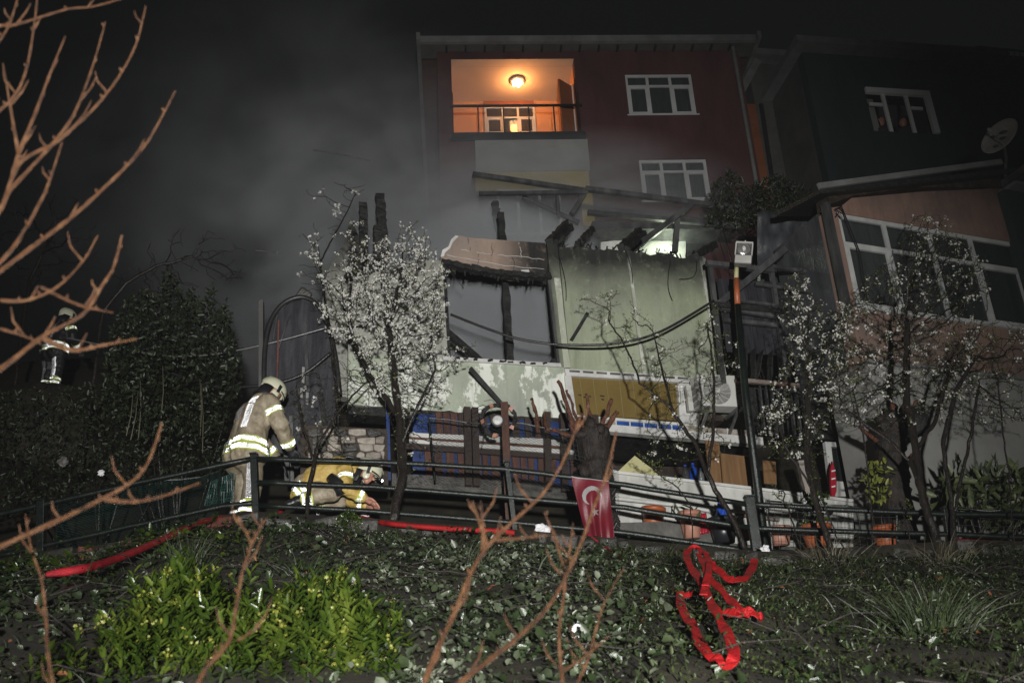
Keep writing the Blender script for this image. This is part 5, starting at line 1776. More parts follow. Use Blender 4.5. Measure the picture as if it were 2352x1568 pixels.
# ------------------------------------------------------------------ arched shelter left of the ruin
AR = Fac(690, 800, 14.0, 8.0)
ar = AR.root('arched_shelter', 'burnt arched shelter with sooty sheeting left of the ruin', 'shelter')
arch = [(606, 905), (606, 840), (609, 790), (617, 750), (632, 718), (655, 694), (690, 682), (722, 694), (745, 724), (760, 770), (772, 830), (780, 905)]
MB().tube(smooth_path([AR.loc(*p) for p in arch], 4), 0.04, 8).build('arch', 'black_metal', ar, smooth=True)
inner = arch[:]
MB().prism(AR.poly([(p[0] + (4 if p[0] < 690 else -4), p[1] + 4) for p in inner] + [(782, 1040), (606, 1040)], -0.1), 0.1, 0.16).build('sheeting', 'soot_cloth', ar)
for a, b, w_, mt in (((640, 735), (636, 905), .02, 'brick_red'), ((700, 740), (708, 900), .05, 'soot_metal'), ((690, 900), (700, 1000), .06, 'soot_metal'), ((655, 960), (660, 1110), .07, 'soot_metal'), ((668, 955), (672, 1110), .05, 'steel'), ((735, 900), (760, 1060), .08, 'char'), ((640, 700), (628, 780), .02, 'soot_metal'), ((665, 722), (640, 800), .02, 'soot_metal')):
    MB().bar(AR.loc(*a, -0.04), AR.loc(*b, -0.04), w_, w_ * 0.6, up=(0, 1, 0), seg=5, jit=0.004).build('strut', mt, ar)
MB().prism(AR.poly([(594, 690), (604, 688), (604, 790), (600, 900), (594, 900)], 0.02), -0.02, 0.2).build('pale_pier', 'grey_render', ar)
for x, y, h_ in ((694, 842, 38), (690, 890, 24), (703, 900, 30)):
    MB().prism(AR.poly([(x, y), (x + 6, y + 1), (x + 5, y + h_), (x - 1, y + h_ - 2)], 0.03), -0.03, -0.02).build('torn_strip', 'white_render', ar)
lump = one('rubble_lump', MB().box((0, 0, 0), (0.26, 0.1, 0.2), Euler((.3, .5, .2)).to_matrix()), 'wet_stone', 'lump of pale plaster on top of the arched shelter', 'rubble', bevel=0.03)
lump.location = AR.world(702, 676, -0.05)
for v in lump.data.vertices:
    v.co *= random.uniform(.6, 1.2)


# ------------------------------------------------------------------ cables
def cable(pts, r_, label, mat='rubber'):
    one('cable', MB().tube(smooth_path([at(*p) for p in pts], 8), r_, 6), mat, label, 'cable', 'overhead cables', smooth=True)


cable([(1035, 722, 14.0), (1120, 755, 14.0), (1200, 780, 14.0), (1300, 792, 14.0), (1420, 788, 14.0), (1520, 760, 14.0), (1640, 690, 14.0)], 0.02, 'black cable sagging across the green panel wall')
cable([(150, 775, 14), (300, 805, 14), (400, 818, 14), (500, 812, 14), (620, 788, 14), (752, 752, 14)], 0.015, 'pale grey cable strung from the left to the blossom tree', 'steel')
cable([(250, 795, 14), (380, 850, 14), (480, 885, 14), (600, 885, 14), (690, 862, 14), (760, 810, 14)], 0.025, 'thick black cable sagging behind the standing firefighter helmet')
cable([(585, 575, 15), (640, 580, 15)], 0.012, 'short loose wire end in the smoke left of the ruin', 'steel')
cable([(720, 345, 17), (770, 352, 17), (860, 372, 17)], 0.015, 'thin wire running into the smoke above the ruin', 'steel')

# ================================================================== plants
def in_poly(poly, n_, rng=RNG):
    P_ = np.array(poly, float)
    lo, hi = P_.min(0), P_.max(0)
    out = np.zeros((0, 2))
    while len(out) < n_:
        q = rng.uniform(lo, hi, (n_ * 3, 2))
        inside = np.zeros(len(q), bool)
        j = len(P_) - 1
        for i in range(len(P_)):
            xi, yi = P_[i]
            xj, yj = P_[j]
            c = ((yi > q[:, 1]) != (yj > q[:, 1])) & (q[:, 0] < (xj - xi) * (q[:, 1] - yi) / (yj - yi + 1e-12) + xi)
            inside ^= c
            j = i
        out = np.concatenate([out, q[inside]])
    return out[:n_]


CR = np.array(CAM_ROT)


def at_np(px, py, Y):
    d = np.stack([(px - 1176) / FPX, -(py - 784) / FPX, -np.ones_like(px)], 1) @ CR.T
    return d * (Y / d[:, 1])[:, None]


def grow(stems, A, step=0.09, infl=1.2, kill=0.13, iters=140):
    """space colonisation: stems are lists of points (first stem starts at the root, others start on it)."""
    nodes, par = [], []
    for s in stems:
        s = [np.array(p, float) for p in s]
        prev = -1
        if nodes:
            prev = int(np.argmin([np.sum((q - s[0]) ** 2) for q in nodes]))
        for i in range(len(s)):
            if i == 0:
                if prev < 0:
                    nodes.append(s[0])
                    par.append(-1)
                    prev = 0
                continue
            L_ = np.linalg.norm(s[i] - s[i - 1])
            n_ = max(1, int(L_ / step))
            for k_ in range(1, n_ + 1):
                p = s[i - 1] + (s[i] - s[i - 1]) * k_ / n_ + RNG.normal(0, 0.006, 3)
                nodes.append(p)
                par.append(prev)
                prev = len(nodes) - 1
    A = np.array(A)
    N_ = np.array(nodes)
    d = np.linalg.norm(A[:, None] - N_[None], axis=2)
    near, nd = d.argmin(1), d.min(1)
    for _ in range(iters):
        if len(A) == 0:
            break
        act = nd < infl
        if not act.any():
            infl *= 1.3
            continue
        new, newp = [], []
        for i in np.unique(near[act]):
            sel = act & (near == i)
            v = unit(A[sel] - nodes[i]).mean(0) + RNG.normal(0, 0.16, 3)
            v /= max(np.linalg.norm(v), 1e-6)
            new.append(nodes[i] + v * step)
            newp.append(int(i))
        b = len(nodes)
        nodes += new
        par += newp
        d = np.linalg.norm(A[:, None] - np.array(new)[None], axis=2)
        md, mi_ = d.min(1), d.argmin(1)
        upd = md < nd
        near = np.where(upd, mi_ + b, near)
        nd = np.minimum(nd, md)
        keep = nd > kill
        A, near, nd = A[keep], near[keep], nd[keep]
        if len(nodes) > 6000:
            break
    return np.array(nodes), np.array(par)


def radii(par, tip, power=2.25, rmax=0.2):
    n_ = len(par)
    acc = np.zeros(n_)
    r_ = np.zeros(n_)
    for i in range(n_ - 1, -1, -1):
        r_[i] = min(rmax, max(tip, acc[i] ** (1 / power)))
        if par[i] >= 0:
            acc[par[i]] += r_[i] ** power
    return r_


def limbs(N_, par, r_, thr):
    """chains of nodes, the thick ones and the thin ones."""
    n_ = len(N_)
    kids = [[] for _ in range(n_)]
    for i, p in enumerate(par):
        if p >= 0:
            kids[p].append(i)
    thick, thin = [], []
    stack = [(0, -1)]
    while stack:
        s, p = stack.pop()
        ch = ([p] if p >= 0 else []) + [s]
        cur = s
        while kids[cur]:
            ks = sorted(kids[cur], key=lambda q: -r_[q])
            for q in ks[1:]:
                stack.append((q, cur))
            cur = ks[0]
            ch.append(cur)
        (thick if r_[ch[min(1, len(ch) - 1)]] > thr else thin).append(ch)
    return thick, thin


def blossom_arrays(P_, size):
    """five-petalled flowers; returns petals (quads) and yellow centres (quads)."""
    n_ = len(P_)
    Nn = unit(rand_dir(n_) + np.array([0, -0.55, 0.25]))
    T_ = unit(np.cross(Nn, rand_dir(n_)))
    B_ = np.cross(Nn, T_)
    s = (size * RNG.uniform(0.75, 1.25, n_))[:, None]
    V, F = [], []
    for k_ in range(5):
        a0, a1, a2 = [2 * np.pi * (k_ + o) / 5 for o in (-0.38, 0, 0.38)]

        def pt(a, r_, lift):
            return P_ + (T_ * np.cos(a) + B_ * np.sin(a)) * s * r_ + Nn * s * lift
        V.append(np.stack([P_ + Nn * s * 0.02, pt(a0, 0.62, 0.14), pt(a1, 1.0, 0.22 + 0), pt(a2, 0.62, 0.14)], 1))
    V = np.stack(V, 1).reshape(-1, 3)
    F = np.arange(len(V)).reshape(-1, 4)
    C = np.stack([P_ + (T_ * c + B_ * d) * s * 0.2 + Nn * s * 0.12 for c, d in ((1, 0), (0, 1), (-1, 0), (0, -1))], 1).reshape(-1, 3)
    CF = np.arange(len(C)).reshape(-1, 4)
    return V, F, C, CF


def tree(name, label, cat, stems, A, tip=0.004, thr=0.014, flowers=0, fsize=0.022, leaves_=0, lsize=0.03, lmat='young_leaf', bark='bark_wet', step=0.09, kill=0.13, group=None, rmax=0.2, fbias=None, infl=1.2):
    N_, par = grow(stems, A, step, infl, kill)
    r_ = radii(par, tip, rmax=rmax)
    base = N_[0].copy()
    N_ = N_ - base
    t = thing(name, label, cat, tuple(base), 0, group)
    thick, thin = limbs(N_, par, r_, thr)
    first = True
    for ch in thick:
        MB().tube([N_[i] for i in ch], [float(r_[i]) if k_ or first else float(r_[ch[min(1, len(ch) - 1)]]) for k_, i in enumerate(ch)], 8).build('trunk' if first else 'limb', bark, t, smooth=True)
        first = False
    m_ = MB()
    for ch in thin:
        m_.tube([N_[i] for i in ch], [float(r_[ch[min(1, len(ch) - 1)]])] + [float(r_[i]) for i in ch[1:]], 4, False)
    cr = None
    if m_.v:
        cr = tag(m_.build('twigs', bark, t, smooth=True), kind='stuff')
    fine = np.where(r_ < thr * 0.75)[0]
    if len(fine) and flowers:
        w_ = np.ones(len(fine))
        if fbias is not None:
            w_ = fbias(N_[fine] + base)
        # clusters: flowers come in little groups along the twig
        kcl = max(1, flowers // 6)
        idx = np.repeat(RNG.choice(fine, kcl, p=w_ / w_.sum()), 6)[:flowers]
        ctr = np.repeat(RNG.normal(0, 0.012, (kcl, 3)), 6, 0)[:len(idx)]
        P_ = N_[idx] + ctr + RNG.normal(0, 0.019, (len(idx), 3))
        V, F, C, CF = blossom_arrays(P_, fsize)
        tag(array_mesh('blossom', V, F, ['petal'], parent=t), kind='stuff')
        tag(array_mesh('flower_centres', C, CF, ['stamen'], parent=t), kind='stuff')
    if len(fine) and leaves_:
        idx = RNG.choice(fine, leaves_)
        P_ = N_[idx] + RNG.normal(0, 0.02, (leaves_, 3))
        V, F = leaf_mesh(P_, rand_dir(leaves_, -0.3, 1), rand_dir(leaves_), lsize * RNG.uniform(.6, 1.3, leaves_), lsize * 0.45)
        tag(array_mesh('leaves', V, F, [lmat], parent=t), kind='stuff')
    return t


def stem(pts):
    return [tuple(at(*p)) for p in pts]


def cloud(poly, n_, Y0, Y1):
    q = in_poly(poly, n_)
    return at_np(q[:, 0], q[:, 1], RNG.uniform(Y0, Y1, n_))


def grounded(px, py, Y):
    p = at(px, py, Y)
    return (p.x, p.y, gzf(p.x, p.y) - 0.05)


# --- big blossoming tree before the ruin
polyA = [(690, 530), (720, 540), (775, 505), (850, 500), (930, 515), (985, 505), (1010, 560), (1035, 600), (1060, 640), (1040, 720), (1050, 770), (1110, 785), (1090, 830), (1010, 880), (1060, 895), (1000, 960), (1005, 1010), (960, 1060), (905, 1040), (880, 960), (835, 890), (790, 810), (745, 770), (700, 690), (720, 640)]
polyB = [(760, 640), (850, 560), (960, 560), (1025, 640), (1030, 760), (990, 850), (900, 900), (830, 860), (770, 760)]
Aa = np.concatenate([cloud(polyA, 520, 11.9, 13.6), cloud(polyB, 800, 11.9, 13.3)])


def biasA(P_):
    c = np.array(at(900, 720, 12.6))
    d = np.linalg.norm((P_ - c) * np.array([1, 0.5, 0.8]), axis=1)
    low = P_[:, 2] < at(900, 930, 12.6).z
    return np.where(low, 0.12, np.exp(-(d / 1.3) ** 2) + 0.15)


tree('blossom_tree', 'big plum tree in white blossom in front of the burnt house', 'tree',
     [[grounded(897, 1225, 11.9), *stem([(905, 1180, 11.95), (916, 1130, 12.0), (926, 1095, 12.05), (922, 1040, 12.15), (918, 960, 12.3), (905, 850, 12.5), (890, 740, 12.7)])],
      stem([(926, 1095, 12.05), (955, 1078, 12.0), (1000, 1045, 11.9), (1015, 1020, 11.85)]), stem([(921, 1020, 12.15), (960, 930, 12.1), (1000, 850, 12.2)]), stem([(918, 960, 12.3), (850, 860, 12.6), (800, 760, 12.8)])],
     Aa, 0.0045, 0.02, flowers=9000, fsize=0.0155, leaves_=1500, lsize=0.035, fbias=biasA, group='blossoming plum trees')

# --- bare thin tree standing in the smoke, and the bare shrub by the crouching man
tree('bare_tree', 'bare dark tree rising above the blossom into the smoke', 'tree',
     [[grounded(770, 1060, 13.5), *stem([(772, 900, 13.6), (760, 780, 13.6), (745, 680, 13.7), (735, 600, 13.7), (728, 540, 13.7)])], stem([(735, 600, 13.7), (790, 500, 13.8), (815, 450, 13.8)])],
     np.concatenate([cloud([(680, 430), (740, 400), (800, 405), (860, 420), (800, 490), (760, 540), (700, 500)], 60, 13.4, 14.2), cloud([(650, 600), (720, 560), (740, 700), (700, 760)], 35, 13.3, 14)]), 0.004, 0.016, flowers=130, fsize=0.022, kill=0.2)
tree('bare_shrub', 'bare twiggy shrub between the two firefighters', 'shrub',
     [[grounded(704, 1205, 11.95), *stem([(706, 1150, 12.0), (712, 1110, 12.05), (722, 1060, 12.1), (730, 1000, 12.2)])], stem([(722, 1060, 12.1), (690, 960, 12.2), (680, 880, 12.2)]), stem([(726, 1030, 12.15), (780, 940, 12.3), (850, 870, 12.5)])],
     cloud([(645, 900), (700, 850), (760, 800), (850, 850), (880, 900), (830, 990), (800, 1060), (730, 1080), (660, 1000)], 520, 11.9, 13.0), 0.003, 0.013, leaves_=420, lsize=0.025, kill=0.12, flowers=60, fsize=0.02)

# --- trees on the right
tree('blossom_tree', 'blossoming tree in front of the steel frame, left of the pink house', 'tree',
     [[grounded(1915, 1290, 11.9), *stem([(1895, 1220, 11.95), (1868, 1130, 12.1), (1852, 1050, 12.2), (1858, 950, 12.3), (1850, 850, 12.4)])], stem([(1868, 1130, 12.1), (1800, 1020, 12.2), (1780, 940, 12.3)])],
     np.concatenate([cloud([(1780, 650), (1850, 610), (1880, 700), (1960, 700), (1980, 840), (1920, 960), (1880, 1040), (1800, 1070), (1745, 1030), (1740, 940), (1800, 820)], 700, 11.9, 13.6)]),
     0.0036, 0.017, rmax=0.045, kill=0.11, flowers=1900, fsize=0.015, leaves_=1300, lsize=0.035, group='blossoming plum trees')
tree('blossom_tree', 'wide blossoming tree in front of the pink house window', 'tree',
     [[grounded(2175, 1310, 11.8), *stem([(2150, 1240, 11.85), (2128, 1170, 11.9), (2112, 1110, 12.0), (2090, 1060, 12.1), (2040, 1010, 12.2), (1975, 965, 12.3), (1930, 935, 12.4)])],
      stem([(2112, 1110, 12.0), (2100, 1000, 12.2), (2080, 900, 12.4), (2085, 760, 12.6)]), stem([(2090, 1060, 12.1), (2150, 960, 12.3), (2180, 850, 12.5)])],
     np.concatenate([cloud([(1900, 740), (1980, 640), (2060, 570), (2090, 490), (2160, 480), (2190, 540), (2260, 570), (2290, 660), (2230, 720), (2290, 800), (2240, 900), (2100, 960), (2010, 980), (1890, 980), (1880, 860)], 1500, 11.9, 14.0)]),
     0.0036, 0.02, rmax=0.05, kill=0.11, flowers=2300, fsize=0.015, leaves_=2600, lsize=0.036, group='blossoming plum trees')
tree('blossom_tree', 'slender tree with sparse blossom at the right edge', 'tree',
     [[grounded(2200, 1300, 12.0), *stem([(2190, 1180, 12.1), (2165, 1020, 12.2), (2195, 900, 12.3), (2240, 820, 12.4)])], stem([(2190, 1180, 12.1), (2230, 1000, 12.2), (2250, 870, 12.3)])],
     cloud([(2130, 820), (2230, 730), (2350, 730), (2400, 800), (2352, 900), (2400, 980), (2250, 990), (2140, 950)], 620, 11.9, 13.4), 0.0036, 0.016, rmax=0.035, kill=0.12, flowers=520, fsize=0.015, leaves_=900, lsize=0.035, group='blossoming plum trees')
tree('blossom_tree', 'small budding tree in front of the amber window and green panel', 'tree',
     [[grounded(1724, 1310, 11.9), *stem([(1716, 1270, 11.95), (1687, 1199, 12.0), (1643, 1123, 12.1), (1625, 1087, 12.1), (1599, 1020, 12.2), (1564, 973, 12.3), (1545, 940, 12.3), (1520, 850, 12.5), (1500, 760, 12.6)])],
      stem([(1545, 940, 12.3), (1470, 880, 12.4), (1440, 800, 12.5), (1400, 740, 12.6)]), stem([(1625, 1087, 12.1), (1640, 980, 12.2), (1640, 860, 12.3), (1625, 740, 12.5)])],
     np.concatenate([cloud([(1310, 690), (1370, 645), (1450, 665), (1480, 720), (1530, 800), (1500, 870), (1440, 830)], 80, 12.2, 13.2), cloud([(1500, 830), (1640, 690), (1700, 780), (1690, 880), (1620, 980), (1700, 1010), (1650, 1070), (1500, 1060), (1470, 960), (1480, 880)], 460, 11.9, 13.2)]),
     0.0034, 0.015, flowers=420, fsize=0.016, leaves_=1500, lsize=0.03, kill=0.13, group='blossoming plum trees')
tree('thin_sapling', 'thin dark sapling rising right of the clay pot', 'sapling', [[grounded(1594, 1300, 11.9), *stem([(1590, 1220, 11.95), (1585, 1160, 12.0), (1560, 1120, 12.05), (1500, 1080, 12.1)])]], cloud([(1440, 1020), (1560, 1060), (1600, 1120), (1500, 1110)], 30, 11.9, 12.4), 0.004, 0.012, leaves_=160, kill=0.18)
for k_, (b_, q_) in enumerate((((1850, 1300), [(1832, 1240), (1812, 1170), (1800, 1150)]), ((1955, 1310), [(1920, 1230), (1890, 1150), (1870, 1080)]), ((2120, 1300), [(2090, 1240), (2075, 1180)]), ((2010, 1290), [(2000, 1150), (1985, 1010), (1960, 900)]), ((2330, 1260), [(2318, 1100), (2300, 950), (2290, 860)]))):
    tree('thin_sapling', ['thin dark stem leaning left beside the railing post', 'thin dark stem crossing in front of the orange pot', 'short thin stem left of the leaning pruned tree foot', 'tall thin stem left of the pruned tree', 'tall dark stem near the right edge'][k_], 'sapling',
         [[grounded(*b_, 11.9), *stem([(x, y, 12.0 + i * .08) for i, (x, y) in enumerate(q_)])]], cloud([(q_[-1][0] - 40, q_[-1][1] - 50), (q_[-1][0] + 40, q_[-1][1] - 50), (q_[-1][0] + 30, q_[-1][1] + 40), (q_[-1][0] - 30, q_[-1][1] + 40)], 12, 11.9, 12.6), 0.006, 0.009, leaves_=60, kill=0.2)

# --- dark background trees
tree('bare_tree', 'bare spreading tree in the dark above the evergreen hedge', 'tree',
     [[grounded(215, 860, 16.5), *stem([(235, 720, 16.5), (290, 650, 16.5), (360, 610, 16.4), (440, 590, 16.4)])]],
     cloud([(240, 640), (330, 560), (420, 505), (520, 540), (600, 580), (590, 670), (480, 650), (330, 700)], 220, 15.8, 17.4), 0.006, 0.02, kill=0.22, step=0.13, infl=1.6)
tree('bare_tree', 'bare tangled tree at the left edge behind the far firefighter', 'tree',
     [[grounded(40, 900, 18.0), *stem([(50, 760, 18), (70, 640, 18), (110, 560, 18)])]],
     cloud([(-40, 480), (60, 430), (200, 440), (260, 520), (230, 620), (100, 660), (-40, 650)], 260, 17, 19), 0.006, 0.022, kill=0.24, step=0.14, infl=1.6)


def leafy(name, label, cat, poly, n_, Y0, Y1, mat, L_, Wf, base, stems_=5, up=0.3, group=None, droop=0.15):
    q = in_poly(poly, n_)
    P_ = at_np(q[:, 0], q[:, 1], RNG.uniform(Y0, Y1, n_))
    P_ = P_[P_[:, 2] > gz(P_[:, 0], P_[:, 1])]
    n_ = len(P_)
    b = np.array(grounded(*base))
    t = thing(name, label, cat, tuple(b), 0, group)
    P_ = P_ - b
    L__ = L_ * RNG.uniform(0.6, 1.3, n_)
    V, F = leaf_mesh(P_, unit(rand_dir(n_) + np.array([0, -0.2, up])), rand_dir(n_), L__, L__ * Wf, droop=droop)
    tag(array_mesh('foliage', V, F, [mat], parent=t), kind='stuff')
    for i in range(stems_):
        e = P_[RNG.integers(n_)]
        MB().tube([(RNG.normal(0, .1), RNG.normal(0, .1), -0.05), tuple(e * np.array([.6, .6, .5])), tuple(e)], [0.02, 0.014, 0.005], 5).build('stem', 'bark_wet', t, smooth=True)
    return t


hedge = [(235, 930), (250, 760), (290, 690), (330, 660), (360, 690), (385, 610), (410, 650), (425, 690), (440, 660), (470, 700), (488, 650), (500, 720), (520, 690), (535, 760), (550, 800), (555, 900), (500, 1000), (300, 1000)]
leafy('evergreen_bush', 'large dark evergreen bush left of the standing firefighter', 'bush', hedge, 5200, 13.4, 15.2, 'hedge_leaf', 0.085, 0.55, (420, 1050, 14.2), 10)
leafy('undergrowth', 'dark undergrowth behind the left railing', 'undergrowth', [(-30, 900), (230, 880), (520, 980), (520, 1090), (300, 1120), (-30, 1200)], 3600, 13.0, 14.6, 'hedge_leaf', 0.07, 0.5, (250, 1150, 13.6), 8)
leafy('conifer', 'dark evergreen between the red building and the middle house', 'tree', [(1620, 520), (1640, 420), (1680, 390), (1720, 430), (1780, 400), (1850, 430), (1900, 470), (1890, 540), (1750, 520)], 2600, 17.2, 19.0, 'hedge_leaf', 0.11, 0.35, (1740, 640, 18), 6)
leafy('loquat_bush', 'broad leaved bush with pale upright shoots at the right edge', 'bush', [(2150, 1150), (2175, 1090), (2220, 1110), (2250, 1080), (2300, 1095), (2352, 1080), (2400, 1130), (2400, 1210), (2300, 1210), (2200, 1180)], 330, 12.7, 13.4, 'loquat_leaf', 0.24, 0.3, (2280, 1250, 13.0), 6, up=0.1, droop=0.35)
leafy('loquat_shoot', 'pale upright leaf shoots on top of the right bush', 'bush', [(2185, 1075), (2210, 1060), (2215, 1085), (2275, 1075), (2290, 1060), (2305, 1090), (2260, 1105), (2200, 1095)], 40, 12.75, 13.0, 'silver_leaf', 0.17, 0.26, (2240, 1250, 12.9), 4, up=2.2, droop=0.0)
leafy('variegated_shrub', 'small yellow edged shrub between the porch door and the pruned tree', 'shrub', [(1985, 1120), (1995, 1060), (2030, 1045), (2050, 1090), (2045, 1150), (2000, 1160)], 170, 13.0, 13.4, 'yellow_leaf', 0.1, 0.45, (2020, 1230, 13.2), 4)
leafy('potted_plant', 'leafy plant growing from the orange pot behind the mesh', 'plant', [(1835, 1170), (1850, 1140), (1885, 1125), (1910, 1150), (1912, 1190), (1880, 1215), (1850, 1210)], 110, 12.85, 13.2, 'bush_leaf', 0.1, 0.5, (1880, 1240, 13.0), 4)
leafy('potted_plant', 'few drooping leaves above the tall pinkish clay pot', 'plant', [(1545, 1180), (1575, 1165), (1610, 1170), (1600, 1205), (1560, 1200)], 14, 13.1, 13.3, 'loquat_leaf', 0.17, 0.3, (1590, 1230, 13.2), 3, droop=0.4)
leafy('fern_clump', 'bright green parsley-like clump before the crouching firefighter', 'plant', [(762, 1210), (775, 1185), (800, 1172), (825, 1185), (835, 1215), (800, 1225)], 900, 11.6, 11.95, 'bush_leaf', 0.035, 0.7, (800, 1235, 11.7), 6)
leafy('ivy_mound', 'dark ivy mound below the crouching firefighter', 'bush', [(590, 1260), (640, 1215), (720, 1205), (800, 1220), (900, 1230), (980, 1250), (960, 1300), (820, 1320), (680, 1310), (600, 1300)], 2600, 10.8, 11.7, 'ivy', 0.075, 0.8, (780, 1320, 11.0), 8)

# --- foreground bush with yellow flowers
bushp = [(250, 1440), (310, 1400), (350, 1345), (430, 1300), (460, 1310), (475, 1360), (540, 1400), (640, 1385), (700, 1350), (760, 1330), (830, 1370), (885, 1420), (850, 1450), (900, 1480), (880, 1600), (-40, 1600), (30, 1545), (120, 1490), (220, 1490)]
q = in_poly(bushp, 5200) + RNG.normal(0, 24, (5200, 2))
T_ = at_np(q[:, 0], q[:, 1], RNG.uniform(5.0, 6.9, len(q)))
h_ = T_[:, 2] - gz(T_[:, 0], T_[:, 1])
T_ = T_[(h_ > 0.06) & (h_ < 0.85)][:850]
n_ = len(T_)
bb = np.array([-2.0, 5.8, gzf(-2.0, 5.8)])
fb_ = thing('flowering_bush', 'bright green bush with small yellow flower clusters in the foreground', 'bush', tuple(bb))
Pl, Dl, Nl, Ll = [], [], [], []
for i in range(n_):
    tip = T_[i]
    ax = unit(np.array([RNG.normal(0, .4), RNG.normal(-0.2, .35), 1.0]))
    kk = RNG.integers(8, 14)
    for j in range(kk):
        a = j * 2.4 + RNG.uniform(0, .6)
        along = (j / kk) * 0.24
        out = np.array([math.cos(a), math.sin(a), 0.0])
        d_ = unit(out * (0.5 + 0.6 * along / 0.2) + ax * (1.1 - 2.5 * along))
        Pl.append(tip - ax * along)
        Dl.append(d_)
        Nl.append(ax + out * 0.1)
        Ll.append(RNG.uniform(0.04, 0.092))
V, F = leaf_mesh(np.array(Pl) - bb, np.array(Dl), np.array(Nl), np.array(Ll), np.array(Ll) * 0.34, fold=0.3)
tag(array_mesh('foliage', V, F, ['bush_leaf'], parent=fb_), kind='stuff')
sel = T_[RNG.random(n_) < 0.24]
K = np.repeat(sel, 8, 0) + RNG.normal(0, 0.016, (len(sel) * 8, 3)) + np.array([0, -0.01, 0.0])
V, F, C, CF = blossom_arrays(K - bb, 0.0095)
tag(array_mesh('yellow_flowers', V, F, ['bush_flower'], parent=fb_), kind='stuff')



# --- ground cover on the slope
def cover(name, label, n_, xr, yr, mat, L_, Wf, dens, up=0.5, lift=0.06, droop=0.15, cat='ground cover'):
    X_ = RNG.uniform(*xr, n_)
    Y_ = RNG.uniform(*yr, n_)
    keep = RNG.random(n_) < dens(X_, Y_)
    X_, Y_ = X_[keep], Y_[keep]
    Z_ = gz(X_, Y_) + np.abs(RNG.normal(0, lift, len(X_))) + 0.05 * np.sin(X_ * 3.1 + np.sin(Y_ * 2.3)) * np.sin(Y_ * 2.7 + np.cos(X_ * 1.9)) + 0.03 * np.sin(X_ * 7.3 + Y_ * 5.1)
    P_ = np.stack([X_, Y_, Z_], 1)
    k_ = len(P_)
    L__ = L_ * np.clip(np.exp(RNG.normal(-0.25, 0.5, k_)), 0.25, 2.2)
    Dd = unit(rand_dir(k_) * np.array([1, 1, .6]) + np.array([0, -0.25, up]))
    if name == 'grass':
        V, F = blade_mesh(P_, Dd, unit(rand_dir(k_) * .5 + np.array([0, -1, .3])), L__, L__ * Wf, RNG.uniform(.1, .9, (k_, 1)))
    else:
        V, F = leaf_mesh(P_, Dd, unit(rand_dir(k_) * 0.8 + np.array([0, -.5, .9])), L__, L__ * Wf, droop=droop)
    o_ = array_mesh(name, V, F, [mat])
    return tag(o_, label, cat, kind='stuff')


def patch(X_, Y_, f=1.0, s=0.0):
    return 0.5 + 0.5 * np.sin(X_ * 1.7 * f + s + np.sin(Y_ * 1.3 * f)) * np.cos(Y_ * 1.1 * f + s * 2 + np.sin(X_ * 2.1 * f))


def silver(X_, Y_):
    e = X_ / np.maximum(Y_, 1)
    w_ = np.clip((e + 0.20) / 0.07, 0, 1) * np.clip((0.16 - e) / 0.09, 0, 1) * np.clip((11.2 - Y_) / 1.2, 0, 1)
    return w_ * np.clip(1.25 * patch(X_, Y_, 1.6, 0.5) * (0.35 + 0.65 * patch(X_, Y_, 4.3, 1.5)), 0.04, 1)


cover('silver_ground_cover', 'pale rounded leaves carpeting the middle of the slope', 26000, (-3, 2.6), (4.2, 11.2), 'silver_leaf', 0.04, 0.75, silver, up=0.55)
cover('ivy_ground_cover', 'dark green leaves spread over the slope', 38000, (-6, 7.0), (3.8, 11.35), 'ivy', 0.04, 0.75, lambda X_, Y_: (0.3 + 0.7 * patch(X_, Y_, 1.3, 2.0)) * np.where(X_ / np.maximum(Y_, 1) > 0.13, 0.3, 1), up=0.35)
cover('moss_ground_cover', 'small mossy leaves covering the right of the slope', 60000, (0.2, 7.5), (3.8, 11.5), 'moss', 0.024, 0.4, lambda X_, Y_: np.clip((X_ / np.maximum(Y_, 1) - 0.02) / 0.12, 0, 1), up=0.6)
cover('grass', 'thin grass blades scattered on the slope', 6000, (-6, 7.0), (3.8, 11.5), 'grass_blade', 0.12, 0.05, lambda X_, Y_: 0.5 * patch(X_, Y_, 0.9, 4.0), up=2.2, lift=0.01, droop=0.3)
cover('dead_leaves', 'fallen brown leaves lying among the ground cover', 420, (-4, 6.0), (4.2, 11.0), 'dead_leaf', 0.045, 0.5, lambda X_, Y_: 0.4 + 0 * X_, up=0.1)
cover('left_weeds', 'light green weeds along the kerb on the left', 9000, (-6.5, -2.6), (8.0, 11.2), 'bush_leaf', 0.05, 0.6, lambda X_, Y_: np.clip(patch(X_, Y_, 2.2, 1.0) - 0.35, 0, 1) * 0.9, up=0.5, lift=0.1)


def tuft(px, py, n_, L_, label, mat='grass_blade'):
    b = on_ground(px, py)
    t = thing('grass_tuft', label, 'grass', b, 0, 'grass tufts on the slope')
    P_ = RNG.normal(0, 1, (n_, 3)) * np.array([.13, .1, 0]) * (L_ / 0.45)
    D_ = unit(np.stack([P_[:, 0] * 2.2 / L_ * .45 + RNG.normal(0, .15, n_), P_[:, 1] * 2 + RNG.normal(-.1, .2, n_), np.ones(n_)], 1))
    L__ = L_ * RNG.uniform(.5, 1.15, n_)
    V, F = blade_mesh(P_, D_, unit(rand_dir(n_) * .5 + np.array([0, -1, .3])), L__, RNG.uniform(.003, .007, n_), RNG.uniform(.1, .9, (n_, 1)))
    tag(array_mesh('blades', V, F, [mat], parent=t), kind='stuff')


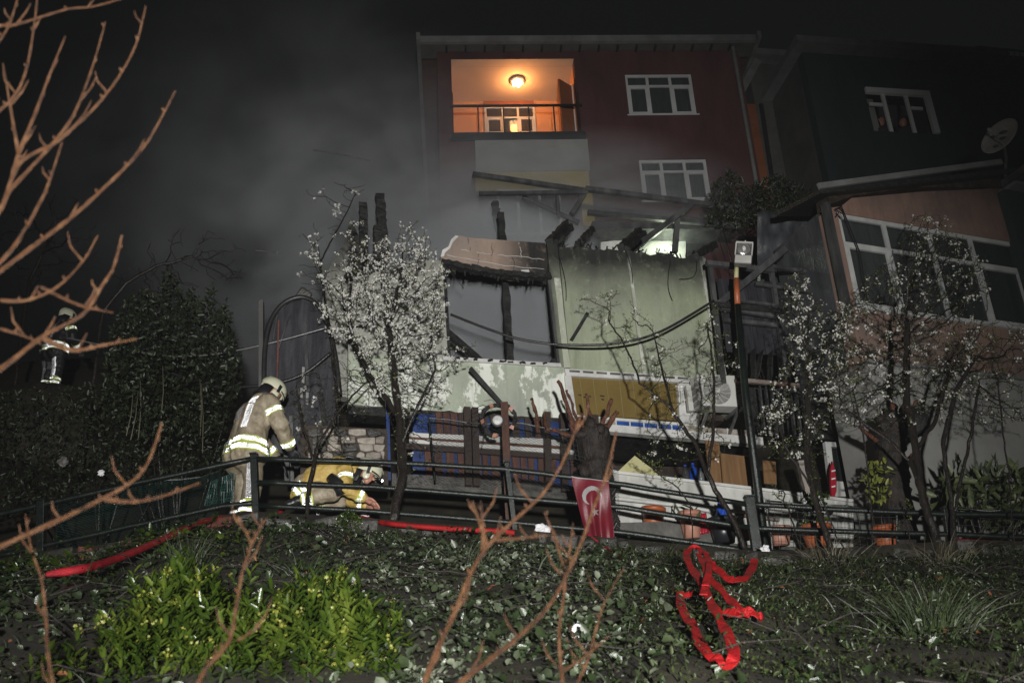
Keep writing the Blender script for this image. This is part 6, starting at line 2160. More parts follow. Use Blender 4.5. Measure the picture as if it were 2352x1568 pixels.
tuft(2135, 1460, 300, 0.36, 'large tall grass tuft low on the right of the slope')
tuft(1905, 1300, 90, 0.45, 'dry grass tuft under the wire mesh', 'straw')
tuft(2165, 1300, 90, 0.4, 'dry grass tuft near the right end of the railing', 'straw')
tuft(430, 1300, 110, 0.35, 'grass tuft below the rising red hose')
tuft(1070, 1300, 60, 0.35, 'slim grass tuft in the middle of the silver leaves')
tuft(700, 1330, 60, 0.25, 'small grass tuft behind the flowering bush')

# fallen twigs tangled in the ground cover
tw = MB()
for i in range(420):
    x, y = random.uniform(-4.5, 5.5), random.uniform(4.6, 11.2)
    a = random.uniform(0, 6.28)
    L_ = random.uniform(.12, .55)
    p0 = Vector((x, y, gzf(x, y) + random.uniform(.02, .12)))
    p2 = Vector((x + L_ * math.cos(a), y + L_ * math.sin(a) * .6, gzf(x + L_ * math.cos(a), y + L_ * math.sin(a) * .6) + random.uniform(.03, .2)))
    tw.tube([p0, p0.lerp(p2, .5) + Vector((random.uniform(-.04, .04), 0, random.uniform(0, .06))), p2], [.006, .005, .002], 4, False)
one('fallen_twigs', tw, 'bark_stump', 'dead twigs tangled in the ground cover of the slope', 'twigs', kind='stuff')

# dry stalks on the left
stk = MB()
for i, (px, py, hpx) in enumerate(((300, 1010, 110), (318, 1005, 130), (290, 1000, 90), (460, 1000, 130), (645 - 180, 1040, 160), (370, 960, 120))):
    b = at(px, py, 13.2)
    e = at(px + random.uniform(-10, 20), py - hpx, 13.2)
    stk.tube([b, b.lerp(e, .5) + Vector((.02, 0, 0)), e], [0.008, 0.006, 0.003], 5)

one('dry_stalks', stk, 'straw', 'thin dry stalks standing before the dark bush on the left', 'stalks', kind='stuff')


# ================================================================== foreground saplings, close to the lens
def sapling(label, Y, branches, root, r0=0.009):
    o_ = Vector(root)
    t = thing('sapling', label, 'sapling', root, 0, 'saplings in the foreground')
    for br in branches:
        r_a = r0
        if isinstance(br[0], (int, float)):
            r_a, br = br[0] * 0.56, br[1]
        P_ = [(at(x, y, (rest[0] if rest else Y)) - o_) for x, y, *rest in br]
        S_ = smooth_path(P_, 6)
        n_ = len(S_)
        rs = []
        for i in range(n_):
            q_ = r_a * (1 - 0.68 * i / (n_ - 1)) * random.uniform(0.93, 1.07)
            if i % 5 == 2:
                q_ *= 1.22
            rs.append(q_)
        o2 = MB().tube(S_, rs, 9).build('branch', 'bark_sapling', t, smooth=True)
        for i in range(4, n_ - 1, 5):
            sd = random.choice((-1, 1))
            MB().tube([S_[i], S_[i] + Vector((sd * (rs[i] + .003), -.002, .006)), S_[i] + Vector((sd * (rs[i] + .004), -.003, .013))], [.0045, .0035, .001], 6).build('bud', 'bark_sapling', o2, smooth=True)
        for i in range(7, n_ - 3, 11):
            sd = random.choice((-1, 1))
            L_ = random.uniform(.03, .09)
            MB().tube([S_[i], S_[i] + Vector((sd * L_ * .4, -.01, L_ * .5)), S_[i] + Vector((sd * L_ * .55, -.01, L_))], [.0035, .003, .0015], 6).build('side_shoot', 'bark_sapling', o2, smooth=True)
    return t


YL = 2.3
rootL = Vector((-1.75, 2.3, gzf(-1.75, 2.3)))
trk = [at(-330, 1568, YL), at(-300, 1100, YL), at(-260, 700, YL), at(-200, 400, YL)]
sp = sapling('reddish bare sapling arching in from the left edge of the picture', YL,
             [(0.014, [(-262, 1020), (-120, 920), (0, 848), (100, 772), (190, 722), (232, 660), (262, 610), (280, 540)]),
              (0.012, [(95, 775), (165, 804), (240, 792), (315, 778)]),
              (0.013, [(-262, 840), (-100, 700), (66, 574), (157, 505), (227, 443), (304, 368), (348, 311), (403, 209)]),
              (0.011, [(-100, 700), (26, 574), (92, 465), (114, 414), (143, 326)]),
              (0.013, [(-230, 700), (-80, 560), (0, 483), (44, 377), (125, 330), (176, 286), (212, 253), (264, 190), (311, 106), (335, 15)]),
              (0.010, [(20, 440), (99, 355), (154, 289), (183, 234), (216, 143), (242, 51)]),
              (0.011, [(30, 400), (44, 352), (84, 253), (117, 165), (150, 84)]),
              (0.011, [(-200, 420), (-60, 300), (0, 253), (37, 216), (62, 154), (79, 55), (88, -30)]),
              (0.011, [(-200, 250), (-60, 75), (0, 60), (37, 57), (154, 22), (212, 16), (300, -8)]),
              (0.010, [(44, 360), (27, 264), (7, 146)]), (0.009, [(-20, 120), (20, 60), (45, -20)]),
              (0.009, [(0, 690), (60, 690), (130, 660), (190, 600), (225, 540)]), (0.008, [(0, 755), (50, 770), (95, 790)]),
              (0.009, [(95, 660), (180, 700), (260, 718)])], rootL)
MB().tube([Vector((0, 0, -0.1))] + [p - rootL for p in trk], [0.03, 0.026, 0.022, 0.018, 0.014], 9).build('trunk', 'bark_sapling', sp, smooth=True)
rl = Vector((-1.3, 2.35, gzf(-1.3, 2.35)))
sp2 = sapling('reddish bare sapling forking low at the left before the railing', 2.35,
              [(0.014, [(-200, 1330), (-60, 1285), (0, 1255), (140, 1192), (235, 1145), (300, 1108), (340, 1062), (372, 972)]), (0.011, [(235, 1145), (300, 1152), (370, 1140), (460, 1108)])], rl)
MB().tube([Vector((0, 0, -.1)), at(-180, 1568, 2.35) - rl, at(-200, 1330, 2.35) - rl], [0.025, 0.022, 0.016], 8).build('trunk', 'bark_sapling', sp2, smooth=True)
r3 = at(140, 1640, 2.6)
r3 = Vector((r3.x, r3.y, gzf(r3.x, r3.y)))
sapling('single thin sapling standing at the lower left corner', 2.6, [(0.010, [(150, 1720), (128, 1600), (110, 1500), (106, 1420), (95, 1330), (72, 1260), (58, 1180)])], r3)
r4 = Vector((-0.85, 2.6, gzf(-0.85, 2.6)))
sapling('thin sapling with a forked tip in front of the flowering bush', 2.6, [(0.011, [(380, 1800), (455, 1568), (505, 1500), (530, 1460), (548, 1360), (560, 1300), (576, 1252), (556, 1205), (548, 1185)]), (0.009, [(576, 1252), (596, 1215), (612, 1190)]), (0.006, [(545, 1470), (580, 1450), (600, 1435)])], r4)
r5 = Vector((-0.2, 2.5, gzf(-0.2, 2.5)))
sapling('long pale brown sapling curving up in the middle of the slope', 2.55, [(0.014, [(900, 1800), (975, 1568), (1010, 1480), (1040, 1415), (1082, 1315), (1120, 1255), (1180, 1195), (1245, 1135), (1295, 1055), (1335, 950)]), (0.010, [(1120, 1255), (1098, 1190), (1085, 1150)]), (0.009, [(1110, 1275), (1108, 1200), (1104, 1150)]), (0.009, [(1140, 1240), (1200, 1235), (1260, 1228)])], r5)
r6 = Vector((0.05, 2.5, gzf(0.05, 2.5)))
sapling('long pale brown sapling reaching across the hanging flag', 2.6, [(0.014, [(960, 1650), (1055, 1568), (1130, 1510), (1190, 1462), (1265, 1385), (1325, 1270), (1362, 1170), (1392, 1090), (1416, 990)])], r6)
r7 = Vector((0.15, 2.7, gzf(0.15, 2.7)))
sapling('thin upright sapling with two shoots right of the long ones', 2.8, [(0.011, [(1310, 1800), (1292, 1568), (1284, 1450), (1298, 1330), (1275, 1240), (1250, 1175)]), (0.009, [(1298, 1330), (1308, 1270), (1316, 1200)]), (0.008, [(1292, 1540), (1340, 1510), (1400, 1460)])], r7)
r8 = Vector((0.5, 3.0, gzf(0.5, 3.0)))
sapling('faint leaning sapling between the flag and the strap heap', 3.0, [(0.009, [(1180, 1800), (1330, 1560), (1370, 1440), (1390, 1380), (1435, 1300)])], r8)

# litter
for px, py, s_, lab in ((1330, 1450, .055, 'crumpled white paper lying among the leaves on the slope'), (1242, 1222, .07, 'white debris below the railing left of the flag'), (1256, 1228, .06, 'second white scrap below the railing'), (770 - 400, 960, .0, ''), (232, 1085, .05, 'white scrap hanging in the dark bushes at left'), (145, 1060, .08, 'grey crumpled bag in the dark undergrowth at left'), (1760, 1150 + 130, .06, 'pale stone at the railing foot right of the strap')):
    if not lab:
        continue
    p = on_ground(px, py, lift=s_ * .6) if py > 1200 else at(px, py, 12.9)
    m_ = MB().ball((0, 0, 0), (s_, s_ * .7, s_ * .8), 10, 7)
    o2 = one('litter', m_, 'concrete' if 'grey' in lab else 'paper', lab, 'litter')
    for v in o2.data.vertices:
        v.co *= random.uniform(0.6, 1.25)
    o2.location = p

# ================================================================== firefighters
def blob(caps, voxel=0.016, smooth_=6, wrinkle=0.0, wsize=0.09):
    """union of tapered capsules fused into one continuous skin."""
    m_ = MB()
    for p0, p1, r0, r1 in caps:
        p0, p1 = Vector(p0), Vector(p1)
        n_ = 6
        m_.tube([p0.lerp(p1, i / n_) for i in range(n_ + 1)], [r0 + (r1 - r0) * i / n_ for i in range(n_ + 1)], 14)
        m_.ball(p0, r0, 14, 9)
        m_.ball(p1, r1, 14, 9)
    me = bpy.data.meshes.new('tmp')
    me.from_pydata(m_.v, [], m_.f)
    o_ = bpy.data.objects.new('tmp', me)
    COL.objects.link(o_)
    a = o_.modifiers.new('r', 'REMESH')
    a.mode = 'VOXEL'
    a.voxel_size = voxel
    b = o_.modifiers.new('s', 'SMOOTH')
    b.factor = 0.5
    b.iterations = smooth_
    if wrinkle:
        tx = bpy.data.textures.new('folds', 'CLOUDS')
        tx.noise_scale = wsize
        c = o_.modifiers.new('d', 'DISPLACE')
        c.texture = tx
        c.strength = wrinkle
        c.mid_level = 0.5
        c.texture_coords = 'LOCAL'
    dg = bpy.context.evaluated_depsgraph_get()
    out = bpy.data.meshes.new_from_object(o_.evaluated_get(dg))
    bpy.data.objects.remove(o_)
    return out


def place_mesh(name, me, mat, par):
    o_ = bpy.data.objects.new(name, me)
    COL.objects.link(o_)
    me.materials.clear()
    me.materials.append(MATS[mat])
    me.polygons.foreach_set('use_smooth', [True] * len(me.polygons))
    o_.parent = par
    return o_


def bvh_of(me):
    return BVHTree.FromPolygons([v.co.copy() for v in me.vertices], [tuple(p.vertices) for p in me.polygons])


def prism_tape(grid, par, name='reflective_tape', r=0.0125, gap=None):
    """retroreflective tape built as what it is: rows of tiny mirror corners.
    grid(s, t) -> point, normal for s in metres along and t in metres across; grid.len and grid.w give the size."""
    a = r * math.sqrt(3)
    m_ = MB()
    rows = max(1, int(round(grid.w / (1.5 * r))))
    cols = max(1, int(grid.len / (a / 2)))
    for i in range(rows):
        for j in range(cols):
            up = (i + j) % 2 == 0
            s_ = (j + 0.5) * a / 2
            t_ = (i - rows / 2) * 1.5 * r + (0.5 * r if up else r)
            if gap and gap(s_, t_):
                continue
            c = grid(s_, t_)
            if c is None:
                continue
            c, n_ = c
            c2 = grid(min(s_ + 0.01, grid.len), t_)
            if c2 is None:
                continue
            tg = c2[0] - c
            if tg.length < 1e-5:
                continue
            tg = (tg - n_ * tg.dot(n_)).normalized()
            bt = n_.cross(tg)
            ph0 = math.pi / 2 if up else -math.pi / 2
            rim = [c + (tg * math.cos(ph0 + k_ * 2.0944) + bt * math.sin(ph0 + k_ * 2.0944)) * r for k_ in range(3)]
            ap = c - n_ * (r / math.sqrt(2))
            m_.add([ap] + rim, [(0, 1, 2), (0, 2, 3), (0, 3, 1)])
    if not m_.v:
        return None
    return tag(m_.build(name, 'silver_back', par), kind='stuff')


class Ring:
    """a band round a limb: found by looking at the garment from outside."""
    def __init__(self, bvh, c, axis, w, R_=0.6, a0=0.0, a1=2 * math.pi, off=0.014, maxr=9.0):
        self.maxr = maxr
        self.b, self.c = bvh, Vector(c)
        self.ax = Vector(axis).normalized()
        self.e1 = self.ax.orthogonal().normalized()
        if abs(self.ax.z) > 0.3:
            self.e1 = (Vector((1, 0, 0)) - self.ax * self.ax.x).normalized()
        self.e2 = self.ax.cross(self.e1)
        self.w, self.R, self.a0, self.a1, self.off = w, R_, a0, a1, off
        P_ = [self.hit(a0 + (a1 - a0) * i / 40, 0) for i in range(41)]
        self.cum, L_ = [0.0], 0.0
        for i in range(40):
            if P_[i] and P_[i + 1]:
                L_ += (P_[i + 1][0] - P_[i][0]).length
            self.cum.append(L_)
        self.len = L_

    def hit(self, ang, t):
        d = self.e1 * math.cos(ang) + self.e2 * math.sin(ang)
        o_ = self.c + self.ax * t + d * self.R
        h = self.b.ray_cast(o_, -d, self.R)
        if h[0] is None or (h[0] - self.c - self.ax * t).length > self.maxr:
            return None
        n_ = (h[1] * 0.6 + d * 0.4).normalized()
        return h[0] + d * self.off, n_

    def __call__(self, s, t):
        k_ = int(np.searchsorted(self.cum, s)) - 1
        k_ = max(0, min(39, k_))
        seg = self.cum[k_ + 1] - self.cum[k_]
        f = (s - self.cum[k_]) / seg if seg > 1e-9 else 0
        return self.hit(self.a0 + (self.a1 - self.a0) * (k_ + f) / 40, t)

    def band(self, w, par, mat='lime_trim', off=-0.006):
        n_ = 48
        vs_, fs_ = [], []
        for i in range(n_ + 1):
            ang = self.a0 + (self.a1 - self.a0) * i / n_
            for t in (-w / 2, w / 2):
                h = self.hit(ang, t)
                if h is None:
                    d = self.e1 * math.cos(ang) + self.e2 * math.sin(ang)
                    h = (self.c + self.ax * t + d * min(self.maxr, .2) * .8, d)
                vs_.append(h[0] + h[1] * off)
        for i in range(n_):
            fs_.append((2 * i, 2 * i + 2, 2 * i + 3, 2 * i + 1))
        return MB().add(vs_, fs_).build('trim_band', mat, par, smooth=True)


class Strip:
    """a straight band over the garment from p0 to p1, seen from direction d."""
    def __init__(self, bvh, p0, p1, d, w, off=0.014, R_=0.6):
        self.b, self.p0, self.p1 = bvh, Vector(p0), Vector(p1)
        self.d = Vector(d).normalized()
        self.w, self.off, self.R = w, off, R_
        self.len = (self.p1 - self.p0).length
        self.side = (self.p1 - self.p0).normalized().cross(self.d).normalized()

    def __call__(self, s, t):
        p = self.p0.lerp(self.p1, min(1, s / self.len)) + self.side * t
        h = self.b.ray_cast(p + self.d * self.R, -self.d, self.R + 0.3)
        if h[0] is None:
            return None
        return h[0] + self.d * self.off, (h[1] * .3 + self.d * .7).normalized()


def helmet(par, c, rot, s=1.0, lit=False):
    """cream shell with ridge, dark side vents, visor edge and neck curtain; front is +x."""
    c = Vector(c)
    vs_, fs_ = [], []
    nt_, np_ = 13, 32
    for i in range(nt_ + 1):
        for k_ in range(np_):
            ph_ = 2 * math.pi * k_ / np_
            lim = rad(98 + 22 * max(0, -math.cos(ph_)) + 6 * abs(math.sin(ph_)))
            th = lim * i / nt_
            p = Vector((0.165 * math.sin(th) * math.cos(ph_), 0.128 * math.sin(th) * math.sin(ph_), 0.15 * math.cos(th)))
            if math.cos(ph_) < 0:
                p.x *= 1.06
            if abs(p.y) < 0.022 and p.z > -0.02:
                p *= 1.07
            if i == nt_:
                p.x *= 1.06
                p.y *= 1.05
            vs_.append(c + rot @ (p * s))
    for i in range(nt_):
        for k_ in range(np_):
            k2 = (k_ + 1) % np_
            fs_.append((i * np_ + k_, (i + 1) * np_ + k_, (i + 1) * np_ + k2, i * np_ + k2))
    h = MB().add(vs_, fs_).build('helmet', 'helmet_shell', par, smooth=True)
    sd = h.modifiers.new('thick', 'SOLIDIFY')
    sd.thickness = 0.008
    for sy in (-1, 1):
        q_ = [(-0.01, 0.03), (0.03, 0.03), (0.045, -0.06), (0.012, -0.075)]
        v0 = [c + rot @ (Vector((x, sy * (0.118 - 0.1 * abs(z) ** 1.5), z)) * s) for x, z in q_]
        v1 = [c + rot @ (Vector((x, sy * (0.14 - 0.1 * abs(z) ** 1.5), z)) * s) for x, z in q_]
        MB().add(v0 + v1, [(0, 1, 2, 3), (7, 6, 5, 4), (0, 4, 5, 1), (1, 5, 6, 2), (2, 6, 7, 3), (3, 7, 4, 0)]).build('side_vent', 'dark_plastic', h)
        # ear flange
        MB().ball(c + rot @ (Vector((0.02, sy * 0.112, -0.085)) * s), (0.05 * s, 0.016 * s, 0.05 * s), 10, 6).build('ear_cup', 'helmet_shell', h, smooth=True)
    MB().tube([c + rot @ (Vector((0.16 * math.cos(a), 0.13 * math.sin(a), -0.018)) * s) for a in np.linspace(-1.2, 1.2, 12)], 0.012 * s, 6).build('visor_edge', 'dark_plastic', h, smooth=True)
    cv = []
    for i in range(9):
        a = math.pi - 1.3 + 2.6 * i / 8
        for z_, k_ in ((-0.05, 1.0), (-0.15, 0.95), (-0.21, 1.05)):
            cv.append(c + rot @ (Vector((0.15 * k_ * math.cos(a), 0.125 * k_ * math.sin(a), z_)) * s))
    MB().add(cv, [(3 * i + j, 3 * i + 3 + j, 3 * i + 4 + j, 3 * i + 1 + j) for i in range(8) for j in (0, 1)]).build('neck_curtain', 'turnout_dark', h, smooth=True).modifiers.new('t', 'SOLIDIFY').thickness = 0.01
    if lit:
        lp = c + rot @ (Vector((0.15, -0.1, -0.06)) * s)
        MB().tube([lp, lp + rot @ Vector((0.07, 0, 0))], 0.02, 10).build('torch', 'dark_plastic', h, smooth=True)
        emis('torch_glow', (1.0, 0.97, 0.85), 12)
        MB().ball(lp + rot @ Vector((0.075, 0, 0)), (0.014, 0.017, 0.017), 8, 6).build('torch_lens', 'torch_glow', h, smooth=True)
    return h


def hand_caps(w_, fwd, down, side, s=1.0):
    """palm, four fingers of unequal length bent round, thumb off the side."""
    w_, f, d, sd = Vector(w_), Vector(fwd).normalized(), Vector(down).normalized(), Vector(side).normalized()
    caps = [(w_, w_ + f * 0.05 * s, 0.028 * s, 0.035 * s)]
    for i, L_ in enumerate((0.078, 0.088, 0.082, 0.064)):
        o_ = (i - 1.5) * 0.021 * s
        k0 = w_ + f * 0.075 * s + sd * o_
        k1 = k0 + (f * 0.8 + d * 0.5) * L_ * 0.5 * s
        k2 = k1 + (f * 0.25 + d * 0.95) * L_ * 0.5 * s
        caps += [(w_ + f * 0.03 * s + sd * o_ * 0.8, k0, 0.0135 * s, 0.012 * s), (k0, k1, 0.0115 * s, 0.0105 * s), (k1, k2, 0.0105 * s, 0.009 * s)]
    t0 = w_ + f * 0.02 * s - sd * 0.03 * s
    t1 = t0 + (f * 0.6 - sd * 0.7 + d * 0.3) * 0.04 * s
    caps += [(t0, t1, 0.015 * s, 0.0125 * s), (t1, t1 + (f * 0.85 + d * 0.4) * 0.035 * s, 0.0125 * s, 0.0105 * s)]
    return caps


def fireman(label, loc, rz, J, suit='turnout', trousers=None, lit=False, letter_dir=(-0.75, -0.66, 0), stripe_dir=(-0.3, -1, 0), glove='turnout_dark', letters=True):
    t = thing('person', label, 'person', loc, rz, 'firefighters')
    t.scale = (J.get('scale', 1.0),) * 3
    V3 = Vector
    trousers = trousers or suit
    pel, wai, che, nek, hed = (V3(J[k_]) for k_ in ('pelvis', 'waist', 'chest', 'neck', 'head'))
    up = (che - pel).normalized()
    yv = V3((0, 1, 0))
    body = [(pel + yv * .06, wai + yv * .06, .13, .12), (pel - yv * .06, wai - yv * .06, .13, .12), (wai, che, .14, .15), (che, nek, .12, .06), (nek, hed, .055, .055)]
    R_ = Euler((0, J['tilt'], 0)).to_matrix()
    body += [(hed + R_ @ V3((-.01, 0, .03)), hed + R_ @ V3((.01, 0, .02)), .095, .095), (hed + R_ @ V3((.02, 0, -.02)), hed + R_ @ V3((.045, 0, -.085)), .075, .042),
             (hed + R_ @ V3((.09, 0, .0)), hed + R_ @ V3((.118, 0, -.03)), .014, .018), (hed + R_ @ V3((.085, -.02, -.062)), hed + R_ @ V3((.085, .02, -.062)), .014, .014),
             (hed + R_ @ V3((.08, -.03, .025)), hed + R_ @ V3((.08, .03, .025)), .022, .022), (hed + R_ @ V3((0, -.092, -.01)), hed + R_ @ V3((0, -.092, .02)), .018, .02), (hed + R_ @ V3((0, .092, -.01)), hed + R_ @ V3((0, .092, .02)), .018, .02)]
    jack = [(pel + V3((-.01, .09, -.13)), wai + yv * .085, J.get('hem', .19), .165), (pel + V3((-.01, -.09, -.13)), wai - yv * .085, J.get('hem', .19), .165), (wai + yv * .085, che + yv * .1, .165, .165), (wai - yv * .085, che - yv * .1, .165, .165), (che, nek - up * .02, .15, .105)]
    trous = [(pel + yv * .07, pel - yv * .07, .16, .16)]
    glov, boots = [[], []], [[], []]
    for i, sy in enumerate((-1, 1)):
        sh, el, wr_ = (V3(J[k_][i]) for k_ in ('shoulder', 'elbow', 'wrist'))
        kn, an, toe = (V3(J[k_][i]) for k_ in ('knee', 'ankle', 'toe'))
        hp_ = pel + yv * sy * .1 + V3((0, 0, -.04))
        body += [(che, sh, .09, .07), (sh, el, .06, .05), (el, wr_, .048, .034), (hp_, kn, .095, .065), (kn, an, .06, .045), (an, toe, .045, .035)]
        fw = (wr_ - el).normalized()
        dn = V3(J.get('hand_down', (.2, 0, -1)))
        sd = fw.cross(dn)
        body += hand_caps(wr_ + fw * .02, fw, dn, sd, 0.9 if glove == 'skin' else 0.72)
        glov[i] += hand_caps(wr_ + fw * .02, fw, dn, sd, 1.3) + [(wr_ - fw * .03, wr_ + fw * .03, .05, .045)]
        jack += [(che + yv * sy * .08, sh, .13, .115), (sh, el, .112, .092), (el, wr_ - fw * .02, .092, .068)]
        trous += [(hp_, kn, .14, .105), (kn, an + (kn - an).normalized() * .1, .105, .092)]
        boots[i] += [(an + (kn - an).normalized() * .14, an, .075, .07), (an, toe, .065, .052)]
    bo_ = place_mesh('body', blob(body, 0.011, 3), 'skin', t)
    for sy in (-1, 1):
        MB().ball(hed + R_ @ V3((.092, sy * .034, .004)), .011, 8, 6).build('eye', 'dark_plastic', bo_, smooth=True)
    jm = blob(jack, 0.013, 7, 0.032, 0.075)
    jo = place_mesh('jacket', jm, suit, t)
    tm = blob(trous, 0.013, 6, 0.03, 0.075)
    to = place_mesh('trousers', tm, trousers, t)
    for k_ in (0, 1):
        place_mesh('boot', blob(boots[k_], 0.014, 4), 'rubber', t)
    for k_ in (0, 1):
        place_mesh('glove', blob(glov[k_], 0.009, 2), glove, t)
    helmet(t, hed + R_ @ V3((-.005, 0, .045)), R_, J.get('hs', 1.12), lit)
    # collar
    MB().tube([nek + V3((.1 * math.cos(a) + .01, .1 * math.sin(a), .03 + .02 * math.cos(a))) for a in np.linspace(0, 6.28, 18)], .026, 8).build('collar', suit, t, smooth=True)
    jb, tb_ = bvh_of(jm), bvh_of(tm)
    ub = (wai - pel).normalized()
    for dz_ in J.get('hem_bands', (-.015, -.105)):
        g_ = Ring(jb, pel + ub * dz_, ub, 0.056, maxr=.33)
        g_.band(0.085, jo)
        prism_tape(g_, jo)
    for i in range(2):
        sh, el, wr_ = (V3(J[k_][i]) for k_ in ('shoulder', 'elbow', 'wrist'))
        g_ = Ring(jb, sh.lerp(el, 0.45), (el - sh), 0.056, R_=0.2, maxr=.135)
        g_.band(0.075, jo)
        prism_tape(g_, jo)
        g_ = Ring(jb, el.lerp(wr_, 0.78), (wr_ - el), 0.056, R_=0.18, maxr=.11)
        g_.band(0.08, jo)
        prism_tape(g_, jo)
        kn, an = (V3(J[k_][i]) for k_ in ('knee', 'ankle'))
        for f in (0.62, 0.8):
            g_ = Ring(tb_, kn.lerp(an, f), (an - kn), 0.045, R_=0.2, maxr=.15)
            g_.band(0.07, to)
            prism_tape(g_, to)
        if J.get('leg_stripe', True):
            hp_ = pel + yv * (-1, 1)[i] * .1
            g_ = Strip(tb_, hp_.lerp(kn, 0.3), kn.lerp(an, 0.5), stripe_dir if i == 0 else (-1, .25, 0), 0.095)
            prism_tape(g_, to)
    if letters:
        g_ = Strip(jb, nek - up * 0.02, pel + up * 0.14, letter_dir, 0.075)
        prism_tape(g_, jo, 'back_lettering', gap=lambda s_, t_: (s_ < g_.len * 0.62) and ((s_ % 0.062) < 0.013 or (abs(t_) < 0.012 and 0.02 < (s_ % 0.062) < 0.045)))
        g2 = Strip(jb, che + V3((-.1, .02, .06)), che + V3((-.12, .02, -.1)), (-1, .15, 0), 0.09)
        prism_tape(g2, jo, 'back_patch')
    return t


J1 = dict(pelvis=(0, 0, .98), waist=(.02, 0, 1.12), chest=(.08, 0, 1.36), neck=(.15, 0, 1.55), head=(.27, 0, 1.655), tilt=rad(36),
          shoulder=((.13, -.21, 1.44), (.15, .2, 1.44)), elbow=((.24, -.3, 1.17), (.28, .26, 1.17)), wrist=((.42, -.2, .97), (.44, .16, .97)),
          knee=((.03, -.16, .53), (.06, .15, .53)), ankle=((-.06, -.2, .09), (.05, .19, .09)), toe=((.1, -.22, .045), (.21, .21, .045)), hem=.205, scale=1.22, hs=0.95)
p = at(556, 1186, 12.7)
fireman('standing firefighter in tan turnout gear with white reflective stripes, looking down', (p.x, p.y, gzf(p.x, p.y)), rad(42), J1, letter_dir=(-0.7, -0.72, 0.0), stripe_dir=(-0.45, -0.9, 0))

J2 = dict(pelvis=(-.42, 0, .33), waist=(-.3, 0, .42), chest=(.0, 0, .54), neck=(.2, 0, .54), head=(.36, 0, .5), tilt=rad(28),
          shoulder=((.08, -.2, .48), (.08, .2, .48)), elbow=((.1, -.3, .22), (.14, .3, .24)), wrist=((.33, -.22, .12), (.36, .16, .12)),
          knee=((-.06, -.24, .18), (.0, .24, .2)), ankle=((-.5, -.2, .1), (-.36, .22, .09)), toe=((-.62, -.2, .05), (-.2, .24, .05)), hem=.17, hem_bands=(-.06, -.14), leg_stripe=False, hand_down=(.4, 0, -.9), hs=1.08, scale=1.03)
p = at(776, 1184, 12.8)
fireman('crouching firefighter in yellow jacket and cream helmet bending over the hose', (p.x, p.y, p.z + 0.05), rad(8), J2, suit='turnout_yellow', trousers='turnout', lit=True, letters=False, glove='skin')
ap = thing('air_pack', 'black breathing pack strapped on the crouching firefighter', 'air pack', (p.x, p.y, p.z + 0.05), rad(8))
ap.scale = (1.03,) * 3
MB().tube([(-.1, -.3, .38), (.02, -.32, .26), (.06, -.3, .14)], [.06, .09, .07], 12).build('mask_bag', 'rubber', ap, smooth=True)
MB().tube([(.12, -.2, .6), (.16, -.27, .45), (.1, -.3, .3)], .022, 8).build('strap', 'rubber', ap, smooth=True)
MB().tube([(-.05, .02, .72), (.12, .02, .74), (.3, .03, .7)], .02, 8).build('air_line', 'rubber', ap, smooth=True)

J3 = dict(pelvis=(0, 0, .98), waist=(.02, 0, 1.12), chest=(.06, 0, 1.36), neck=(.1, 0, 1.54), head=(.16, 0, 1.66), tilt=rad(14),
          shoulder=((.08, -.21, 1.45), (.08, .21, 1.45)), elbow=((.12, -.3, 1.16), (.02, .4, 1.2)), wrist=((.32, -.22, 1.05), (.1, .46, .98)),
          knee=((.02, -.14, .53), (.04, .14, .53)), ankle=((-.03, -.15, .09), (0, .15, .09)), toe=((.13, -.17, .045), (.16, .17, .045)), hem=.2)
p = at(112, 905, 17.6)
fireman('far firefighter in dark gear seen from behind among bushes at the left', (p.x, p.y, p.z), rad(62), J3, suit='turnout_dark', letter_dir=(-1, -.1, .05), stripe_dir=(-1, -.2, 0))
one('earth_ledge', MB().lathe([(0, -1.6), (1.4, -1.6), (1.0, -0.5), (0.7, -0.02), (0, 0.0)], 14, p), 'earth', 'dark earth ledge under the far firefighter', 'ledge', smooth=True)

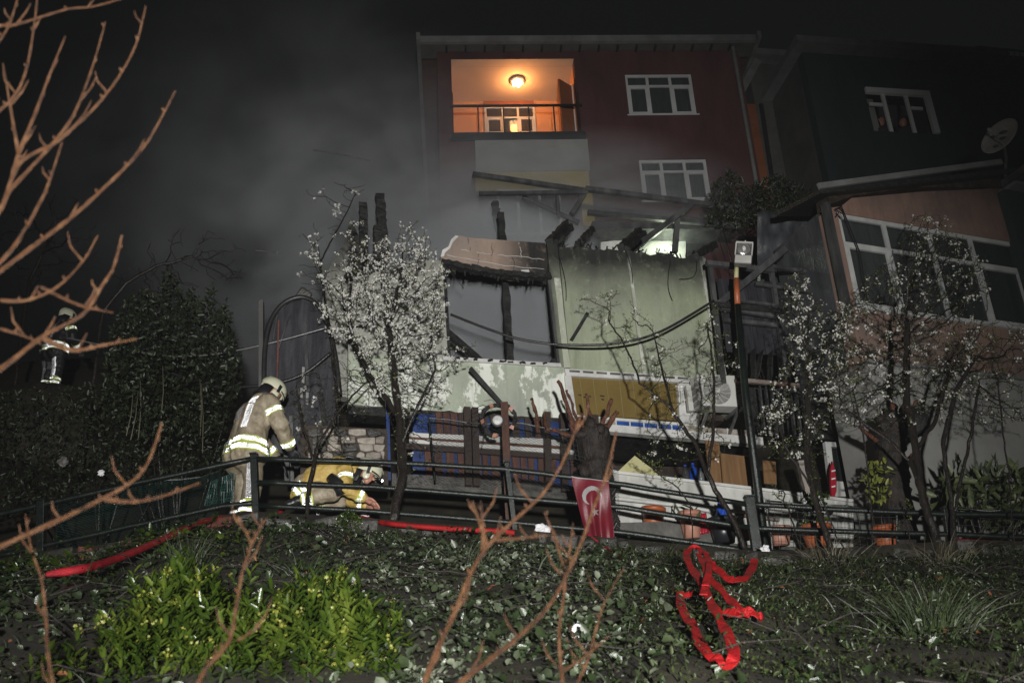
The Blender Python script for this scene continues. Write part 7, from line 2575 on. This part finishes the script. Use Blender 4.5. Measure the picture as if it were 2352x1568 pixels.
# ================================================================== smoke drifting off the ruin
def smoke(name, label, c, size, dens, scale, seedv, hardness=1.0):
    o_ = MB().ball((0, 0, 0), 1.0, 24, 14).build(name, 'earth', None)
    o_.data.materials.clear()
    m_ = bpy.data.materials.new(name)
    m_.use_nodes = True
    nt = m_.node_tree
    for n_ in list(nt.nodes):
        nt.nodes.remove(n_)
    out = nt.nodes.new('ShaderNodeOutputMaterial')
    pv = nt.nodes.new('ShaderNodeVolumePrincipled')
    pv.inputs['Color'].default_value = (0.86, 0.89, 0.94, 1)
    pv.inputs['Anisotropy'].default_value = -0.1
    v = coords(nt)
    ln = nt.nodes.new('ShaderNodeVectorMath')
    ln.operation = 'LENGTH'
    nt.links.new(v, ln.inputs[0])
    fall = math_node(nt, 'SUBTRACT', 1.0, ln.outputs['Value'], True)
    fall = math_node(nt, 'SMOOTH_MIN', math_node(nt, 'MULTIPLY', fall, 1.7), 1.0)
    fall.node.inputs[2].default_value = 0.4
    mp = nt.nodes.new('ShaderNodeMapping')
    mp.inputs['Location'].default_value = (seedv, seedv * 2, 0)
    nt.links.new(v, mp.inputs[0])
    nf = noise(nt, mp.outputs[0], scale, 3, 0.55, 0.6)
    k_ = math_node(nt, 'MULTIPLY', math_node(nt, 'SUBTRACT', nf, 0.34 * hardness, True), 2.6)
    d_ = math_node(nt, 'MULTIPLY', math_node(nt, 'MULTIPLY', fall, k_), dens)
    nt.links.new(d_, pv.inputs['Density'])
    nt.links.new(pv.outputs[0], out.inputs['Volume'])
    o_.data.materials.append(m_)
    o_.location = c
    o_.scale = size
    return tag(o_, label, 'smoke', kind='stuff')


smoke('smoke', 'grey smoke drifting up from the ruin to the upper left', at(880, 560, 18.5), (5.4, 3.0, 4.6), 0.58, 2.4, 1.3, 1.2)
smoke('smoke', 'dense grey smoke inside the empty window opening', at(1150, 700, 16.6), (2.3, 1.5, 2.2), 3.2, 1.6, 5.1, 0.7)
smoke('smoke', 'thin smoke spreading across the night sky at the upper left', at(560, 300, 24), (8.5, 3.6, 7.5), 0.24, 2.2, 8.4, 1.2)
smoke('smoke', 'thin smoke hanging over the roofless walls', at(1300, 480, 18.4), (4.4, 1.6, 1.9), 0.8, 2.2, 3.3, 1.1)


# ------------------------------------------------------------------ rain mist in the air
lo, hi_ = Vector((-200, -90, -2.8)), Vector((200, 420, 24))
hz = MB().box((lo + hi_) / 2, hi_ - lo).build('haze', 'earth', None)
hz.data.materials.clear()
hm = bpy.data.materials.new('haze')
hm.use_nodes = True
for n_ in list(hm.node_tree.nodes):
    hm.node_tree.nodes.remove(n_)
ho = hm.node_tree.nodes.new('ShaderNodeOutputMaterial')
hv_ = hm.node_tree.nodes.new('ShaderNodeVolumePrincipled')
hv_.inputs['Color'].default_value = (0.9, 0.93, 0.96, 1)
hv_.inputs['Density'].default_value = 0.00035
hm.node_tree.links.new(hv_.outputs[0], ho.inputs['Volume'])
hz.data.materials.append(hm)
tag(hz, kind='stuff')
